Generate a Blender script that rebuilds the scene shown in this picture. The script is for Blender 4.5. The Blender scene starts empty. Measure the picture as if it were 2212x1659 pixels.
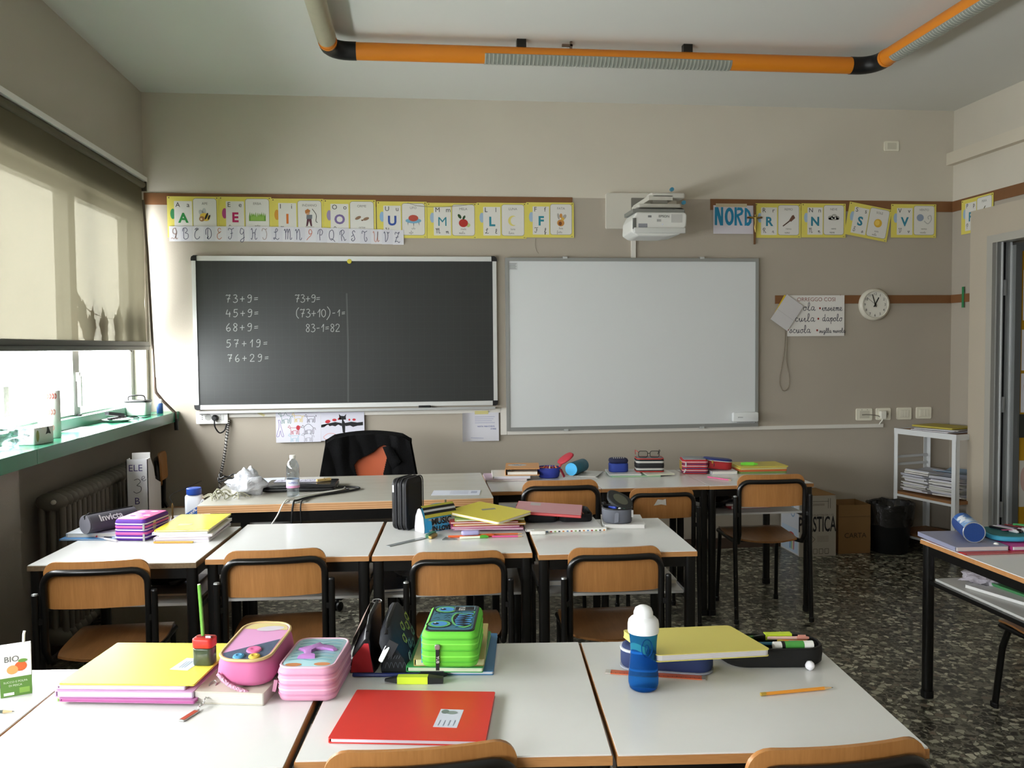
import bpy, math, random
from mathutils import Matrix, Vector, noise as mnoise
PI = math.pi
random.seed(7)
S = bpy.context.scene
C = S.collection

# ------------------------------------------------------------------ camera
cam_d = bpy.data.cameras.new('camera'); cam = bpy.data.objects.new('camera', cam_d); C.objects.link(cam)
cam_d.sensor_fit = 'HORIZONTAL'; cam_d.sensor_width = 36.0; cam_d.lens = 1848.96 / 2212 * 36.0
cam_d.clip_start = 0.02; cam_d.clip_end = 200
def look(yaw, pitch, roll, loc):
    f = Vector((math.sin(yaw)*math.cos(pitch), math.cos(yaw)*math.cos(pitch), math.sin(pitch)))
    r = Vector((math.cos(yaw), -math.sin(yaw), 0)); u = r.cross(f)
    r2 = math.cos(roll)*r + math.sin(roll)*u; u2 = -math.sin(roll)*r + math.cos(roll)*u
    m = Matrix((r2, u2, -f)).transposed().to_4x4(); m.translation = loc
    return m
cam.matrix_world = look(0.1105, -0.0436, -0.0086, Vector((0, 0, 1.48)))
S.camera = cam

# ------------------------------------------------------------------ world: even white overcast sky
w = bpy.data.worlds.new('sky'); S.world = w; w.use_nodes = True
bg = w.node_tree.nodes['Background']; bg.inputs[0].default_value = (0.985, 0.98, 1.0, 1); bg.inputs[1].default_value = 10.0
S.view_settings.view_transform = 'Standard'; S.view_settings.look = 'None'
S.view_settings.gamma = 1.0; S.view_settings.use_curve_mapping = False
S.view_settings.exposure = 1.87
try:
    S.cycles.max_bounces = 6; S.cycles.diffuse_bounces = 4; S.cycles.glossy_bounces = 3; S.cycles.transmission_bounces = 6; S.cycles.transparent_max_bounces = 12; S.cycles.adaptive_threshold = 0.03
    S.cycles.caustics_reflective = False; S.cycles.caustics_refractive = False
    S.cycles.sample_clamp_indirect = 6.0
except Exception:
    pass

# ------------------------------------------------------------------ mesh helpers
def crom(pts, n=6, closed=False):
    P = [Vector(p) for p in pts]; out = []
    k = len(P)
    rng = range(k) if closed else range(k-1)
    for i in rng:
        a = P[(i-1) % k] if (closed or i > 0) else P[i]*2-P[i+1]
        b = P[i]; c = P[(i+1) % k]
        d = P[(i+2) % k] if (closed or i+2 < k) else P[i+1]*2-P[i]
        for j in range(n):
            t = j/n
            out.append(0.5*((2*b) + (c-a)*t + (2*a-5*b+4*c-d)*t*t + (3*b-a-3*c+d)*t**3))
    if not closed: out.append(P[-1])
    return out
def rrect(w, d, r, n=4, cx=0, cy=0):
    r = min(r, w/2-1e-5, d/2-1e-5); o = []
    for (sx, sy, a0) in ((1, 1, 0), (-1, 1, PI/2), (-1, -1, PI), (1, -1, 1.5*PI)):
        for i in range(n+1):
            a = a0 + PI/2*i/n
            o.append((cx+sx*(w/2-r)+r*math.cos(a), cy+sy*(d/2-r)+r*math.sin(a)))
    return o
def ell(cx, cy, rx, ry, rot=0, n=14):
    c, s = math.cos(rot), math.sin(rot)
    return [(cx+c*rx*math.cos(a)-s*ry*math.sin(a), cy+s*rx*math.cos(a)+c*ry*math.sin(a)) for a in [2*PI*i/n for i in range(n)]]
class MB:
    def __init__(s): s.v = []; s.f = []
    def add(s, v, f):
        o = len(s.v); s.v += [tuple(p) for p in v]; s.f += [tuple(i+o for i in q) for q in f]; return s
    def box(s, x0, x1, y0, y1, z0, z1):
        return s.add([(x0,y0,z0),(x1,y0,z0),(x1,y1,z0),(x0,y1,z0),(x0,y0,z1),(x1,y0,z1),(x1,y1,z1),(x0,y1,z1)],
                     [(0,3,2,1),(4,5,6,7),(0,1,5,4),(1,2,6,5),(2,3,7,6),(3,0,4,7)])
    def bar(s, a, b, wx, wz, up=(0, 0, 1)):
        a = Vector(a); b = Vector(b); d = (b-a).normalized(); u = Vector(up)
        if abs(d.dot(u)) > .99: u = Vector((0, 1, 0))
        x = d.cross(u).normalized(); u = x.cross(d)
        v = [p + x*sx*wx/2 + u*sz*wz/2 for p in (a, b) for sx, sz in ((-1,-1),(1,-1),(1,1),(-1,1))]
        return s.add(v, [(0,1,2,3),(7,6,5,4),(0,4,5,1),(1,5,6,2),(2,6,7,3),(3,7,4,0)])
    def loft(s, loops, cap0=True, cap1=True, closed=True):
        n = len(loops[0]); o = len(s.v)
        for l in loops: s.v += [tuple(p) for p in l]
        for i in range(len(loops)-1):
            for j in range(n if closed else n-1):
                a = o+i*n+j; b = o+i*n+(j+1) % n
                s.f.append((a, b, b+n, a+n))
        if cap0: s.f.append(tuple(o+j for j in reversed(range(n))))
        if cap1: s.f.append(tuple(o+(len(loops)-1)*n+j for j in range(n)))
        return s
    def rbox(s, w, d, z0, z1, r=.01, b=.003, cx=0, cy=0, n=4, taper=0):
        b = min(b, (z1-z0)/2-1e-5); L = []
        for z, i, t in ((z0, b, 0), (z0+b*.3, b*.3, 0), (z0+b, 0, 0), (z1-b, 0, 1), (z1-b*.3, b*.3, 1), (z1, b, 1)):
            q = i + taper*t
            L.append([(x, y, z) for x, y in rrect(w-2*q, d-2*q, max(r-i, 1e-4), n, cx, cy)])
        return s.loft(L)
    def tube(s, pts, r, n=8, closed=False):
        P = [Vector(p) for p in pts]; k = len(P); L = []; x = None
        for i in range(k):
            if closed: d = P[(i+1) % k]-P[i-1]
            else: d = P[min(i+1, k-1)]-P[max(i-1, 0)]
            d.normalize()
            if x is None: x = d.orthogonal().normalized()
            else: x = (x-d*x.dot(d)).normalized()
            y = d.cross(x); rr = r[i] if isinstance(r, (list, tuple)) else r
            L.append([P[i]+(x*math.cos(a)+y*math.sin(a))*rr for a in [2*PI*j/n for j in range(n)]])
        if closed:
            L.append(L[0]); return s.loft(L, False, False)
        return s.loft(L)
    def lathe(s, prof, n=16, c=(0, 0, 0), cap0=True, cap1=True):
        L = [[(c[0]+max(r, 1e-5)*math.cos(2*PI*j/n), c[1]+max(r, 1e-5)*math.sin(2*PI*j/n), c[2]+z) for j in range(n)] for r, z in prof]
        return s.loft(L, cap0, cap1)
    def prism(s, pts, z0, z1):
        return s.loft([[(x, y, z0) for x, y in pts], [(x, y, z1) for x, y in pts]])
    def poly(s, pts, z=0):
        return s.add([(x, y, z) for x, y in pts], [tuple(range(len(pts)))])
    def rib(s, pts, w, z=0, closed=False):
        P = [Vector((p[0], p[1])) for p in pts]; k = len(P); L = []; R_ = []
        for i in range(k):
            d = (P[(i+1) % k]-P[i-1]) if closed else (P[min(i+1, k-1)]-P[max(i-1, 0)])
            if d.length < 1e-9: d = Vector((1, 0))
            d.normalize(); q = Vector((-d.y, d.x))*w/2
            L.append(P[i]+q); R_.append(P[i]-q)
        o = len(s.v)
        s.v += [(p.x, p.y, z) for p in L] + [(p.x, p.y, z) for p in R_]
        for i in range(k if closed else k-1):
            j = (i+1) % k; s.f.append((o+k+i, o+k+j, o+j, o+i))
        return s
    def ball(s, c, rx, ry=None, rz=None, n=12, m=8, jit=0, seed=0):
        ry = ry or rx; rz = rz or rx; L = []
        for i in range(m+1):
            t = PI*i/m; q = max(math.sin(t), 1e-3); row = []
            for j in range(n):
                a = 2*PI*j/n; d = Vector((q*math.cos(a), q*math.sin(a), -math.cos(t)))
                k = 1 + (jit*mnoise.noise(d*2.3+Vector((seed, 0, 0)))*2 if jit else 0)
                row.append((c[0]+rx*d.x*k, c[1]+ry*d.y*k, c[2]+rz*d.z*k))
            L.append(row)
        return s.loft(L)
    def xf(s, m):
        s.v = [tuple(m @ Vector(p)) for p in s.v]; return s
    def mesh(s, name, m=None, smooth=None):
        me = bpy.data.meshes.new(name); me.from_pydata(s.v, [], s.f); me.update()
        if m: me.materials.append(m)
        if smooth is not None:
            for p in me.polygons: p.use_smooth = True
            try: me.set_sharp_from_angle(angle=math.radians(smooth))
            except Exception: pass
        return me
    def obj(s, name, m, parent=None, loc=(0, 0, 0), rot=(0, 0, 0), smooth=None, label=None):
        o = bpy.data.objects.new(name, s.mesh(name, m, smooth)); C.objects.link(o)
        o.location = loc; o.rotation_euler = rot
        if parent: o.parent = parent
        if label: o['label'] = label
        return o
def tag(o, label, cat, group=None):
    o['label'] = label; o['category'] = cat
    if group: o['group'] = group
    return o
def thing(name, label, cat, loc=(0, 0, 0), rz=0, group=None, rot=None):
    o = bpy.data.objects.new(name, None); C.objects.link(o); o.empty_display_size = .05
    o.location = loc; o.rotation_euler = rot or (0, 0, rz)
    return tag(o, label, cat, group)
def struct(o): o['kind'] = 'structure'; return o
def dup(o, parent=None):
    c = o.copy(); C.objects.link(c); c.parent = parent
    for ch in list(o.children): dup(ch, c)
    return c
def text(body, size, m, parent, loc=(0, 0, 0), name='lettering', rot=(0, 0, 0), align='LEFT', sx=1.0, bold=0.0):
    cu = bpy.data.curves.new('t', 'FONT'); cu.body = body; cu.size = size; cu.align_x = align; cu.offset = bold
    cu.resolution_u = 3
    t = bpy.data.objects.new('t', cu)
    me = bpy.data.meshes.new_from_object(t); me.name = name
    me.materials.clear(); me.materials.append(m)
    o = bpy.data.objects.new(name, me); C.objects.link(o); o.parent = parent
    o.location = loc; o.rotation_euler = rot; o.scale = (sx, 1, 1)
    bpy.data.objects.remove(t); bpy.data.curves.remove(cu)
    return o
WALL = (PI/2, 0, 0)

# ------------------------------------------------------------------ materials
def lin(c):
    if isinstance(c, str): c = tuple(int(c[i:i+2], 16) for i in (0, 2, 4))
    return tuple(((x/255)/12.92 if x/255 <= .04045 else ((x/255+.055)/1.055)**2.4) for x in c) + (1,)
MATS = {}
def mat(name, col, rough=.5, metal=0, spec=.5, var=0.0, vscale=8, bump=0, bscale=60, trans=0, ior=1.45, coat=0, alpha=1, emit=None):
    m = bpy.data.materials.new(name); m.use_nodes = True; nt = m.node_tree; b = nt.nodes['Principled BSDF']
    b.inputs['Base Color'].default_value = lin(col); b.inputs['Roughness'].default_value = rough
    b.inputs['Metallic'].default_value = metal; b.inputs['Specular IOR Level'].default_value = spec
    b.inputs['Transmission Weight'].default_value = trans; b.inputs['IOR'].default_value = ior
    b.inputs['Coat Weight'].default_value = coat; b.inputs['Alpha'].default_value = alpha
    if var or bump:
        tc = nt.nodes.new('ShaderNodeTexCoord')
    if var:
        nz = nt.nodes.new('ShaderNodeTexNoise'); nz.inputs['Scale'].default_value = vscale; nz.inputs['Detail'].default_value = 5
        nt.links.new(tc.outputs['Object'], nz.inputs['Vector'])
        mx = nt.nodes.new('ShaderNodeMix'); mx.data_type = 'RGBA'
        c = lin(col); mx.inputs[6].default_value = tuple(x*(1-var) for x in c[:3])+(1,); mx.inputs[7].default_value = tuple(min(1, x*(1+var)) for x in c[:3])+(1,)
        nt.links.new(nz.outputs['Fac'], mx.inputs[0]); nt.links.new(mx.outputs[2], b.inputs['Base Color'])
    if bump:
        n2 = nt.nodes.new('ShaderNodeTexNoise'); n2.inputs['Scale'].default_value = bscale; n2.inputs['Detail'].default_value = 3
        nt.links.new(tc.outputs['Object'], n2.inputs['Vector'])
        bp = nt.nodes.new('ShaderNodeBump'); bp.inputs['Strength'].default_value = bump; bp.inputs['Distance'].default_value = .01
        nt.links.new(n2.outputs['Fac'], bp.inputs['Height']); nt.links.new(bp.outputs['Normal'], b.inputs['Normal'])
    return m
def M(col, rough=.5, **k):
    key = (str(col), rough, tuple(sorted(k.items())))
    if key not in MATS: MATS[key] = mat('paint_'+str(col), col, rough, **k)
    return MATS[key]

def wood(name, c1, c2, axis='X', scale=6, rough=.4, ring=14, coat=.2):
    m = bpy.data.materials.new(name); m.use_nodes = True; nt = m.node_tree; b = nt.nodes['Principled BSDF']
    tc = nt.nodes.new('ShaderNodeTexCoord'); mp = nt.nodes.new('ShaderNodeMapping')
    sc = {'X': (.25, 3, 3), 'Y': (3, .25, 3), 'Z': (3, 3, .25)}[axis]; mp.inputs['Scale'].default_value = sc
    n = nt.nodes.new('ShaderNodeTexNoise'); n.inputs['Scale'].default_value = scale; n.inputs['Detail'].default_value = 4; n.inputs['Distortion'].default_value = .6
    mu = nt.nodes.new('ShaderNodeMath'); mu.operation = 'MULTIPLY'; mu.inputs[1].default_value = ring
    fr = nt.nodes.new('ShaderNodeMath'); fr.operation = 'PINGPONG'; fr.inputs[1].default_value = 1
    fine = nt.nodes.new('ShaderNodeTexNoise'); fine.inputs['Scale'].default_value = scale*14; fine.inputs['Detail'].default_value = 3
    ad = nt.nodes.new('ShaderNodeMath'); ad.operation = 'MULTIPLY_ADD'; ad.inputs[1].default_value = .35
    mx = nt.nodes.new('ShaderNodeMix'); mx.data_type = 'RGBA'; mx.inputs[6].default_value = lin(c1); mx.inputs[7].default_value = lin(c2)
    L = nt.links.new
    L(tc.outputs['Object'], mp.inputs['Vector']); L(mp.outputs['Vector'], n.inputs['Vector']); L(mp.outputs['Vector'], fine.inputs['Vector'])
    L(n.outputs['Fac'], mu.inputs[0]); L(mu.outputs[0], fr.inputs[0]); L(fr.outputs[0], ad.inputs[0]); L(fine.outputs['Fac'], ad.inputs[2])
    L(ad.outputs[0], mx.inputs[0]); L(mx.outputs[2], b.inputs['Base Color'])
    b.inputs['Roughness'].default_value = rough; b.inputs['Coat Weight'].default_value = coat; b.inputs['Coat Roughness'].default_value = .25
    return m

def wall_mat(name, low, high, zsplit, dx=0):
    m = bpy.data.materials.new(name); m.use_nodes = True; nt = m.node_tree; b = nt.nodes['Principled BSDF']; L = nt.links.new
    g = nt.nodes.new('ShaderNodeNewGeometry'); sp = nt.nodes.new('ShaderNodeSeparateXYZ'); L(g.outputs['Position'], sp.inputs[0])
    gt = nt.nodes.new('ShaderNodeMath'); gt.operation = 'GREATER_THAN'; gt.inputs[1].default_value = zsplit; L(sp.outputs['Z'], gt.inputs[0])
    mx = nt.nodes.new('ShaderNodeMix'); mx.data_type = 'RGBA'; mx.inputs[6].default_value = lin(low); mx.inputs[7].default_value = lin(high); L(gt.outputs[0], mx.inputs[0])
    nz = nt.nodes.new('ShaderNodeTexNoise'); nz.inputs['Scale'].default_value = 2.3; nz.inputs['Detail'].default_value = 6; L(g.outputs['Position'], nz.inputs['Vector'])
    mr = nt.nodes.new('ShaderNodeMapRange'); mr.inputs['To Min'].default_value = .94; mr.inputs['To Max'].default_value = 1.05; L(nz.outputs['Fac'], mr.inputs['Value'])
    mm = nt.nodes.new('ShaderNodeMix'); mm.data_type = 'RGBA'; mm.blend_type = 'MULTIPLY'; mm.inputs[0].default_value = 1
    L(mx.outputs[2], mm.inputs[6]); L(mr.outputs[0], mm.inputs[7]); L(mm.outputs[2], b.inputs['Base Color'])
    b.inputs['Roughness'].default_value = .75; b.inputs['Specular IOR Level'].default_value = .25
    n2 = nt.nodes.new('ShaderNodeTexNoise'); n2.inputs['Scale'].default_value = 130; L(g.outputs['Position'], n2.inputs['Vector'])
    bp = nt.nodes.new('ShaderNodeBump'); bp.inputs['Strength'].default_value = .12; bp.inputs['Distance'].default_value = .004
    L(n2.outputs['Fac'], bp.inputs['Height']); L(bp.outputs['Normal'], b.inputs['Normal'])
    return m

def terrazzo():
    m = bpy.data.materials.new('terrazzo_floor'); m.use_nodes = True; nt = m.node_tree; b = nt.nodes['Principled BSDF']; L = nt.links.new
    g = nt.nodes.new('ShaderNodeNewGeometry')
    dn = nt.nodes.new('ShaderNodeTexNoise'); dn.inputs['Scale'].default_value = 60; L(g.outputs['Position'], dn.inputs['Vector'])
    ds = nt.nodes.new('ShaderNodeVectorMath'); ds.operation = 'MULTIPLY_ADD'; ds.inputs[1].default_value = (.016,)*3
    L(dn.outputs['Color'], ds.inputs[0]); L(g.outputs['Position'], ds.inputs[2])
    v = nt.nodes.new('ShaderNodeTexVoronoi'); v.inputs['Scale'].default_value = 34; L(ds.outputs[0], v.inputs['Vector'])
    r = nt.nodes.new('ShaderNodeValToRGB'); r.color_ramp.interpolation = 'CONSTANT'
    sp = nt.nodes.new('ShaderNodeSeparateColor'); L(v.outputs['Color'], sp.inputs[0]); L(sp.outputs[0], r.inputs[0])
    el = r.color_ramp.elements
    stops = [(0, '1d1c17'), (.22, '3d3b32'), (.38, '727063'), (.54, 'a4a28f'), (.72, '2e2d26'), (.84, 'bdbaa7'), (.94, '75695a')]
    el[0].position = 0; el[0].color = lin(stops[0][1]); el[1].position = stops[1][0]; el[1].color = lin(stops[1][1])
    for p, c in stops[2:]:
        e = el.new(p); e.color = lin(c)
    v2 = nt.nodes.new('ShaderNodeTexVoronoi'); v2.feature = 'DISTANCE_TO_EDGE'; v2.inputs['Scale'].default_value = 34; L(ds.outputs[0], v2.inputs['Vector'])
    gt = nt.nodes.new('ShaderNodeMath'); gt.operation = 'GREATER_THAN'; gt.inputs[1].default_value = .10; L(v2.outputs['Distance'], gt.inputs[0])
    v3 = nt.nodes.new('ShaderNodeTexVoronoi'); v3.inputs['Scale'].default_value = 110; L(g.outputs['Position'], v3.inputs['Vector'])
    s3 = nt.nodes.new('ShaderNodeSeparateColor'); L(v3.outputs['Color'], s3.inputs[0])
    m3 = nt.nodes.new('ShaderNodeMix'); m3.data_type = 'RGBA'; m3.inputs[6].default_value = lin('302f27'); m3.inputs[7].default_value = lin('7b7969'); L(s3.outputs[1], m3.inputs[0])
    mx = nt.nodes.new('ShaderNodeMix'); mx.data_type = 'RGBA'; L(gt.outputs[0], mx.inputs[0]); L(m3.outputs[2], mx.inputs[6]); L(r.outputs[0], mx.inputs[7])
    L(mx.outputs[2], b.inputs['Base Color']); b.inputs['Roughness'].default_value = .28; b.inputs['Specular IOR Level'].default_value = .45
    return m

def fabric_blind():
    m = bpy.data.materials.new('blind_screen_fabric'); m.use_nodes = True; nt = m.node_tree; nt.nodes.clear(); L = nt.links.new
    o = nt.nodes.new('ShaderNodeOutputMaterial'); a = nt.nodes.new('ShaderNodeMixShader'); b = nt.nodes.new('ShaderNodeMixShader')
    d = nt.nodes.new('ShaderNodeBsdfDiffuse'); t = nt.nodes.new('ShaderNodeBsdfTranslucent'); tr = nt.nodes.new('ShaderNodeBsdfTransparent')
    d.inputs[0].default_value = lin('6f6a58'); t.inputs[0].default_value = lin('7a745f'); tr.inputs[0].default_value = (.29, .275, .22, 1)
    b.inputs[0].default_value = .07; L(d.outputs[0], b.inputs[1]); L(t.outputs[0], b.inputs[2])
    a.inputs[0].default_value = .05; L(b.outputs[0], a.inputs[1]); L(tr.outputs[0], a.inputs[2]); L(a.outputs[0], o.inputs[0])
    return m
def pane_mat(name, tint, refl=.08):
    m = bpy.data.materials.new(name); m.use_nodes = True; nt = m.node_tree; nt.nodes.clear(); L = nt.links.new
    o = nt.nodes.new('ShaderNodeOutputMaterial'); a = nt.nodes.new('ShaderNodeMixShader'); tr = nt.nodes.new('ShaderNodeBsdfTransparent'); gl = nt.nodes.new('ShaderNodeBsdfGlossy')
    tr.inputs[0].default_value = tint; gl.inputs['Roughness'].default_value = .03; a.inputs[0].default_value = refl
    L(tr.outputs[0], a.inputs[1]); L(gl.outputs[0], a.inputs[2]); L(a.outputs[0], o.inputs[0])
    return m

def clear_mat(name, tint, edge=.55, rough=.05):
    m = bpy.data.materials.new(name); m.use_nodes = True; nt = m.node_tree; nt.nodes.clear(); L = nt.links.new
    o = nt.nodes.new('ShaderNodeOutputMaterial'); a = nt.nodes.new('ShaderNodeMixShader'); tr = nt.nodes.new('ShaderNodeBsdfTransparent'); gl = nt.nodes.new('ShaderNodeBsdfGlossy')
    lw = nt.nodes.new('ShaderNodeLayerWeight'); lw.inputs[0].default_value = .35; mu = nt.nodes.new('ShaderNodeMath'); mu.operation = 'MULTIPLY_ADD'; mu.inputs[1].default_value = edge; mu.inputs[2].default_value = .06
    tr.inputs[0].default_value = lin(tint); gl.inputs['Roughness'].default_value = rough; gl.inputs[0].default_value = (.95, .97, 1, 1)
    L(lw.outputs['Facing'], mu.inputs[0]); L(mu.outputs[0], a.inputs[0]); L(tr.outputs[0], a.inputs[1]); L(gl.outputs[0], a.inputs[2]); L(a.outputs[0], o.inputs[0])
    return m
m_wall = wall_mat('wall_paint', 'aea597', 'cfc8b9', 2.52)
m_wallL = wall_mat('wall_paint_shaded_low', '8f877c', 'c4beb2', 1.07)  # same paint as the front wall, lower tone darkened for shade below the sill
m_ceil = M('dcdcd6', .8, spec=.2, var=.02, vscale=3)
m_floor = terrazzo()
m_brown = M('7c5433', .5, var=.12, vscale=9)
m_base = M('4a3a30', .45, var=.1)
m_white = M('ecebe6', .4)
m_plastic = M('e6e4d8', .35)
m_black = M('15140f', .35, var=.1, vscale=30)
m_blackp = M('121213', .45)
m_steel = mat('black_enamel_steel', '100f0e', .28, spec=.5, var=.25, vscale=40)
m_alu = M('c9cbcb', .35, metal=.7)
m_alud = M('8b8d8c', .4, metal=.6)
m_ply = wood('beech_plywood', '9a6533', 'b67f47', 'Z', 5, .38, 9)
m_plyseat = wood('beech_plywood_seat', '7d5430', '9c6c3f', 'Y', 5, .3, 8)
m_edge = wood('beech_edge', '9c6637', 'b98550', 'X', 9, .5, 5, 0)
m_lam = mat('white_laminate', 'dcdcd9', .2, spec=.5, var=.015, vscale=30)
m_lam_raw = M('6d5a41', .8, var=.4, vscale=120)
m_shelf = mat('grey_white_shelf', 'c4c4c0', .35, var=.03)
m_green = mat('green_sill_laminate', '2c7457', .22, var=.05)
m_paper = mat('paper', 'eceaf0', .7, spec=.2)
m_pages = mat('page_block', 'e4e0d6', .8, spec=.1, var=.12, vscale=300)
m_yel = M('e9dd46', .35, var=.04)
m_ink = M('23222c', .6)
# ------------------------------------------------------------------ the room
D, XL, XR, ZC, YB = 5.976, -1.789, 3.951, 3.183, -3.2
struct(MB().box(XL-.16, 6.0, YB-.2, D+.2, -.15, 0).obj('floor', m_floor))
struct(MB().box(XL-.16, 6.0, YB-.2, D+.2, ZC, ZC+.15).obj('ceiling', m_ceil))
struct(MB().box(XL-.16, XR+.2, D, D+.2, 0, ZC).obj('wall_front', m_wall))
struct(MB().box(XL-.16, XR+.2, YB-.2, YB, 0, ZC).obj('wall_back', m_wall))
# left wall: solid below the sills, a lintel above, piers between the windows
WZ0, WZ1 = 1.0, 2.385
lw = MB()
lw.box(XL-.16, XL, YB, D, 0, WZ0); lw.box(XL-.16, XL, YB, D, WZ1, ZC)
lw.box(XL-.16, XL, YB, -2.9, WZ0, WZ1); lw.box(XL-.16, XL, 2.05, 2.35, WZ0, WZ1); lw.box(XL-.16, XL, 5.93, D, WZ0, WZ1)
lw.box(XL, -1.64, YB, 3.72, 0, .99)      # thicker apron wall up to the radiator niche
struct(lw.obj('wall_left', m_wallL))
# right wall with an opening behind the door box
rw = MB()
rw.box(XR, XR+.2, YB, 4.12, 0, ZC); rw.box(XR, XR+.2, 5.27, D, 0, ZC); rw.box(XR, XR+.2, 4.12, 5.27, 2.17, ZC)
struct(rw.obj('wall_right', m_wall))
# boxed-out door surround standing proud of the right wall
VX = 3.70
vs = MB()
vs.box(VX, XR, 5.205, 5.40, 0, 2.357); vs.box(VX, XR, 3.9, 4.18, 0, 2.357); vs.box(VX, XR, 4.18, 5.205, 2.16, 2.357)
struct(vs.obj('wall_door_surround', M('b5aa98', .7, var=.04, vscale=4)))
co = MB(); co.box(XR+.2, 5.8, 5.9, 6.0, 0, ZC); co.box(XR+.2, 5.8, 3.0, 3.1, 0, ZC); co.box(5.7, 5.8, 3.0, 6.0, 0, ZC)
struct(co.obj('wall_corridor', M('9a8f7c', .8)))
# painted and fixed bands
t1 = struct(MB().box(XL, 1.10, D-.006, D, 2.445, 2.522).obj('trim_1', m_brown)); MB().box(2.10, XR, D-.006, D, 2.445, 2.522).obj('band_length', m_brown, t1)
struct(MB().box(2.586, XR, D-.012, D, 1.774, 1.834).obj('trim_2', m_brown))
struct(MB().box(XR-.006, XR, YB, D, 2.445, 2.522).obj('trim_3', m_brown))
struct(MB().box(XR-.012, XR, 5.40, D, 1.774, 1.834).obj('trim_4', m_brown))
struct(MB().box(XR-.055, XR, YB, D, 2.785, 2.872).obj('trim_5', M('d3cab8', .6)))
struct(MB().box(XL, XR, D-.014, D, 0, .075).obj('baseboard_front', m_base))
struct(MB().box(XR-.014, XR, 5.4, D, 0, .075).obj('baseboard_right', m_base))
struct(MB().box(XL, XL+.012, 3.72, D, 0, .075).obj('baseboard_left', m_base))

# door frame and open leaf
df = MB()
df.box(VX-.012, VX+.07, 5.16, 5.215, 0, 2.17); df.box(VX-.012, VX+.07, 4.17, 4.22, 0, 2.17); df.box(VX-.012, VX+.07, 4.22, 5.16, 2.12, 2.17)
d1 = struct(df.obj('door_1', M('b9b6ad', .4, metal=.3)))
MB().box(VX+.02, XR, 5.128, 5.205, 0, 2.12).obj('jamb_lining', M('8e8f8c', .35, metal=.4), d1)
for x0, x1, y, c in ((-.008, .022, 5.118, '9a9b98'), (.022, .030, 5.110, 'e0e2e2'), (.030, .038, 5.120, '77787a'), (.054, .082, 5.116, '8a8c8b'), (.082, .090, 5.108, 'd9dbdb')):
    MB().box(VX+x0, VX+x1, y, 5.130, 0, 2.12).obj('guide_rail', M(c, .35, metal=.4), d1)
MB().box(VX+.038, VX+.054, 5.122, 5.130, 0, 2.12).obj('gap_shade', m_blackp, d1)  # black strip stands in for the shade in the gap between profiles
for z in (.35, 1.03, 1.78):
    MB().box(VX+.040, VX+.052, 5.108, 5.122, z, z+.10).obj('hinge', M('dcdedd', .3, metal=.7), d1)
lf = MB(); lf.box(VX+.090, VX+.132, 5.075, 5.118, .01, 2.10); lf.box(VX+.132, VX+.80, 5.075, 5.118, 2.06, 2.10); lf.box(VX+.132, VX+.80, 5.075, 5.118, .01, .1); lf.box(VX+.80, VX+.88, 5.075, 5.118, .01, 2.10)
leaf = lf.obj('door_leaf', M('7e807f', .35, metal=.4), d1)
MB().box(VX+.132, VX+.80, 5.085, 5.10, .1, 2.06).obj('panel', M('c2931f', .6, var=.05), leaf)
MB().box(VX+.118, VX+.80, 5.060, 5.076, .87, 1.02).obj('lock_rail', M('3a3b36', .5), leaf)
def taped(nm, x0, x1, z0, z1, mt, lab, y=5.085):
    return tag(MB().box(x0, x1, y-.0015, y-.0005, z0, z1).obj(nm, mt), lab, 'paper')
taped('notice_sheet', VX+.150, VX+.36, 1.62, 1.94, m_paper, 'white notice sheet taped highest on the yellow panel of the open door')
taped('notice_sheet', VX+.145, VX+.36, 1.30, 1.56, m_paper, 'white notice sheet taped mid height on the yellow panel of the open door')
o = taped('notice_sheet', VX+.145, VX+.36, 1.03, 1.28, m_paper, 'white sheet with a red cut-out just above the dark rail of the door')
MB().poly(ell(VX+.185, 0, .022, .05), 0).obj('red_cutout', M('a5281f', .7), o, (0, 5.0825, 1.20), WALL)
o = taped('notice_sheet', VX+.142, VX+.36, .42, .72, M('d7d3c8', .7), 'pale drawing taped below the dark rail on the yellow door panel')
MB().poly(ell(VX+.18, 0, .03, .08), 0).obj('pink_blot', M('c8a79b', .8), o, (0, 5.0825, .60), WALL)

# ------------------------------------------------------------------ windows
m_pane = pane_mat('window_glass', (.96, .98, .98, 1))
m_frame = M('a9aaa6', .4, metal=.3)
def window(n, y0, y1, mull):
    f = MB(); x0, x1 = -1.93, -1.87
    f.box(x0, x1, y0, y1, 1.064, 1.13); f.box(x0, x1, y0, y1, 2.33, 2.385); f.box(x0, x1, y0, y0+.06, 1.13, 2.33); f.box(x0, x1, y1-.06, y1, 1.13, 2.33)
    o = struct(f.obj('window_%d' % n, m_frame))
    ys = [y0+.06] + list(mull) + [y1-.06]
    for i, m_ in enumerate(mull):
        MB().box(x0-.005, x1+.012, m_-.045, m_+.045, 1.13, 2.33).obj('mullion', m_frame, o)
        h = MB().rbox(.022, .03, 1.17, 1.34, .008, .003, x1+.028, m_, 3); h.box(x1+.01, x1+.03, m_-.012, m_+.012, 1.31, 1.36)
        h.obj('handle', m_white, o)
        MB().box(x1+.012, x1+.03, m_-.02, m_+.02, 1.085, 1.13).obj('catch', m_blackp, o)
    for i in range(len(ys)-1):
        MB().box(-1.903, -1.899, ys[i]+(.045 if i else 0), ys[i+1]-(.045 if i < len(ys)-2 else 0), 1.13, 2.33).obj('pane', m_pane, o)
    MB().box(x1, x1+.05, y0, y1, 1.064, 1.12).obj('lower_track', M('5f8f79', .4), o)
    return o
window(1, 2.35, 5.93, (3.62, 4.93)); window(2, -2.9, 2.05, (-1.7, -.45, .8))
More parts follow.
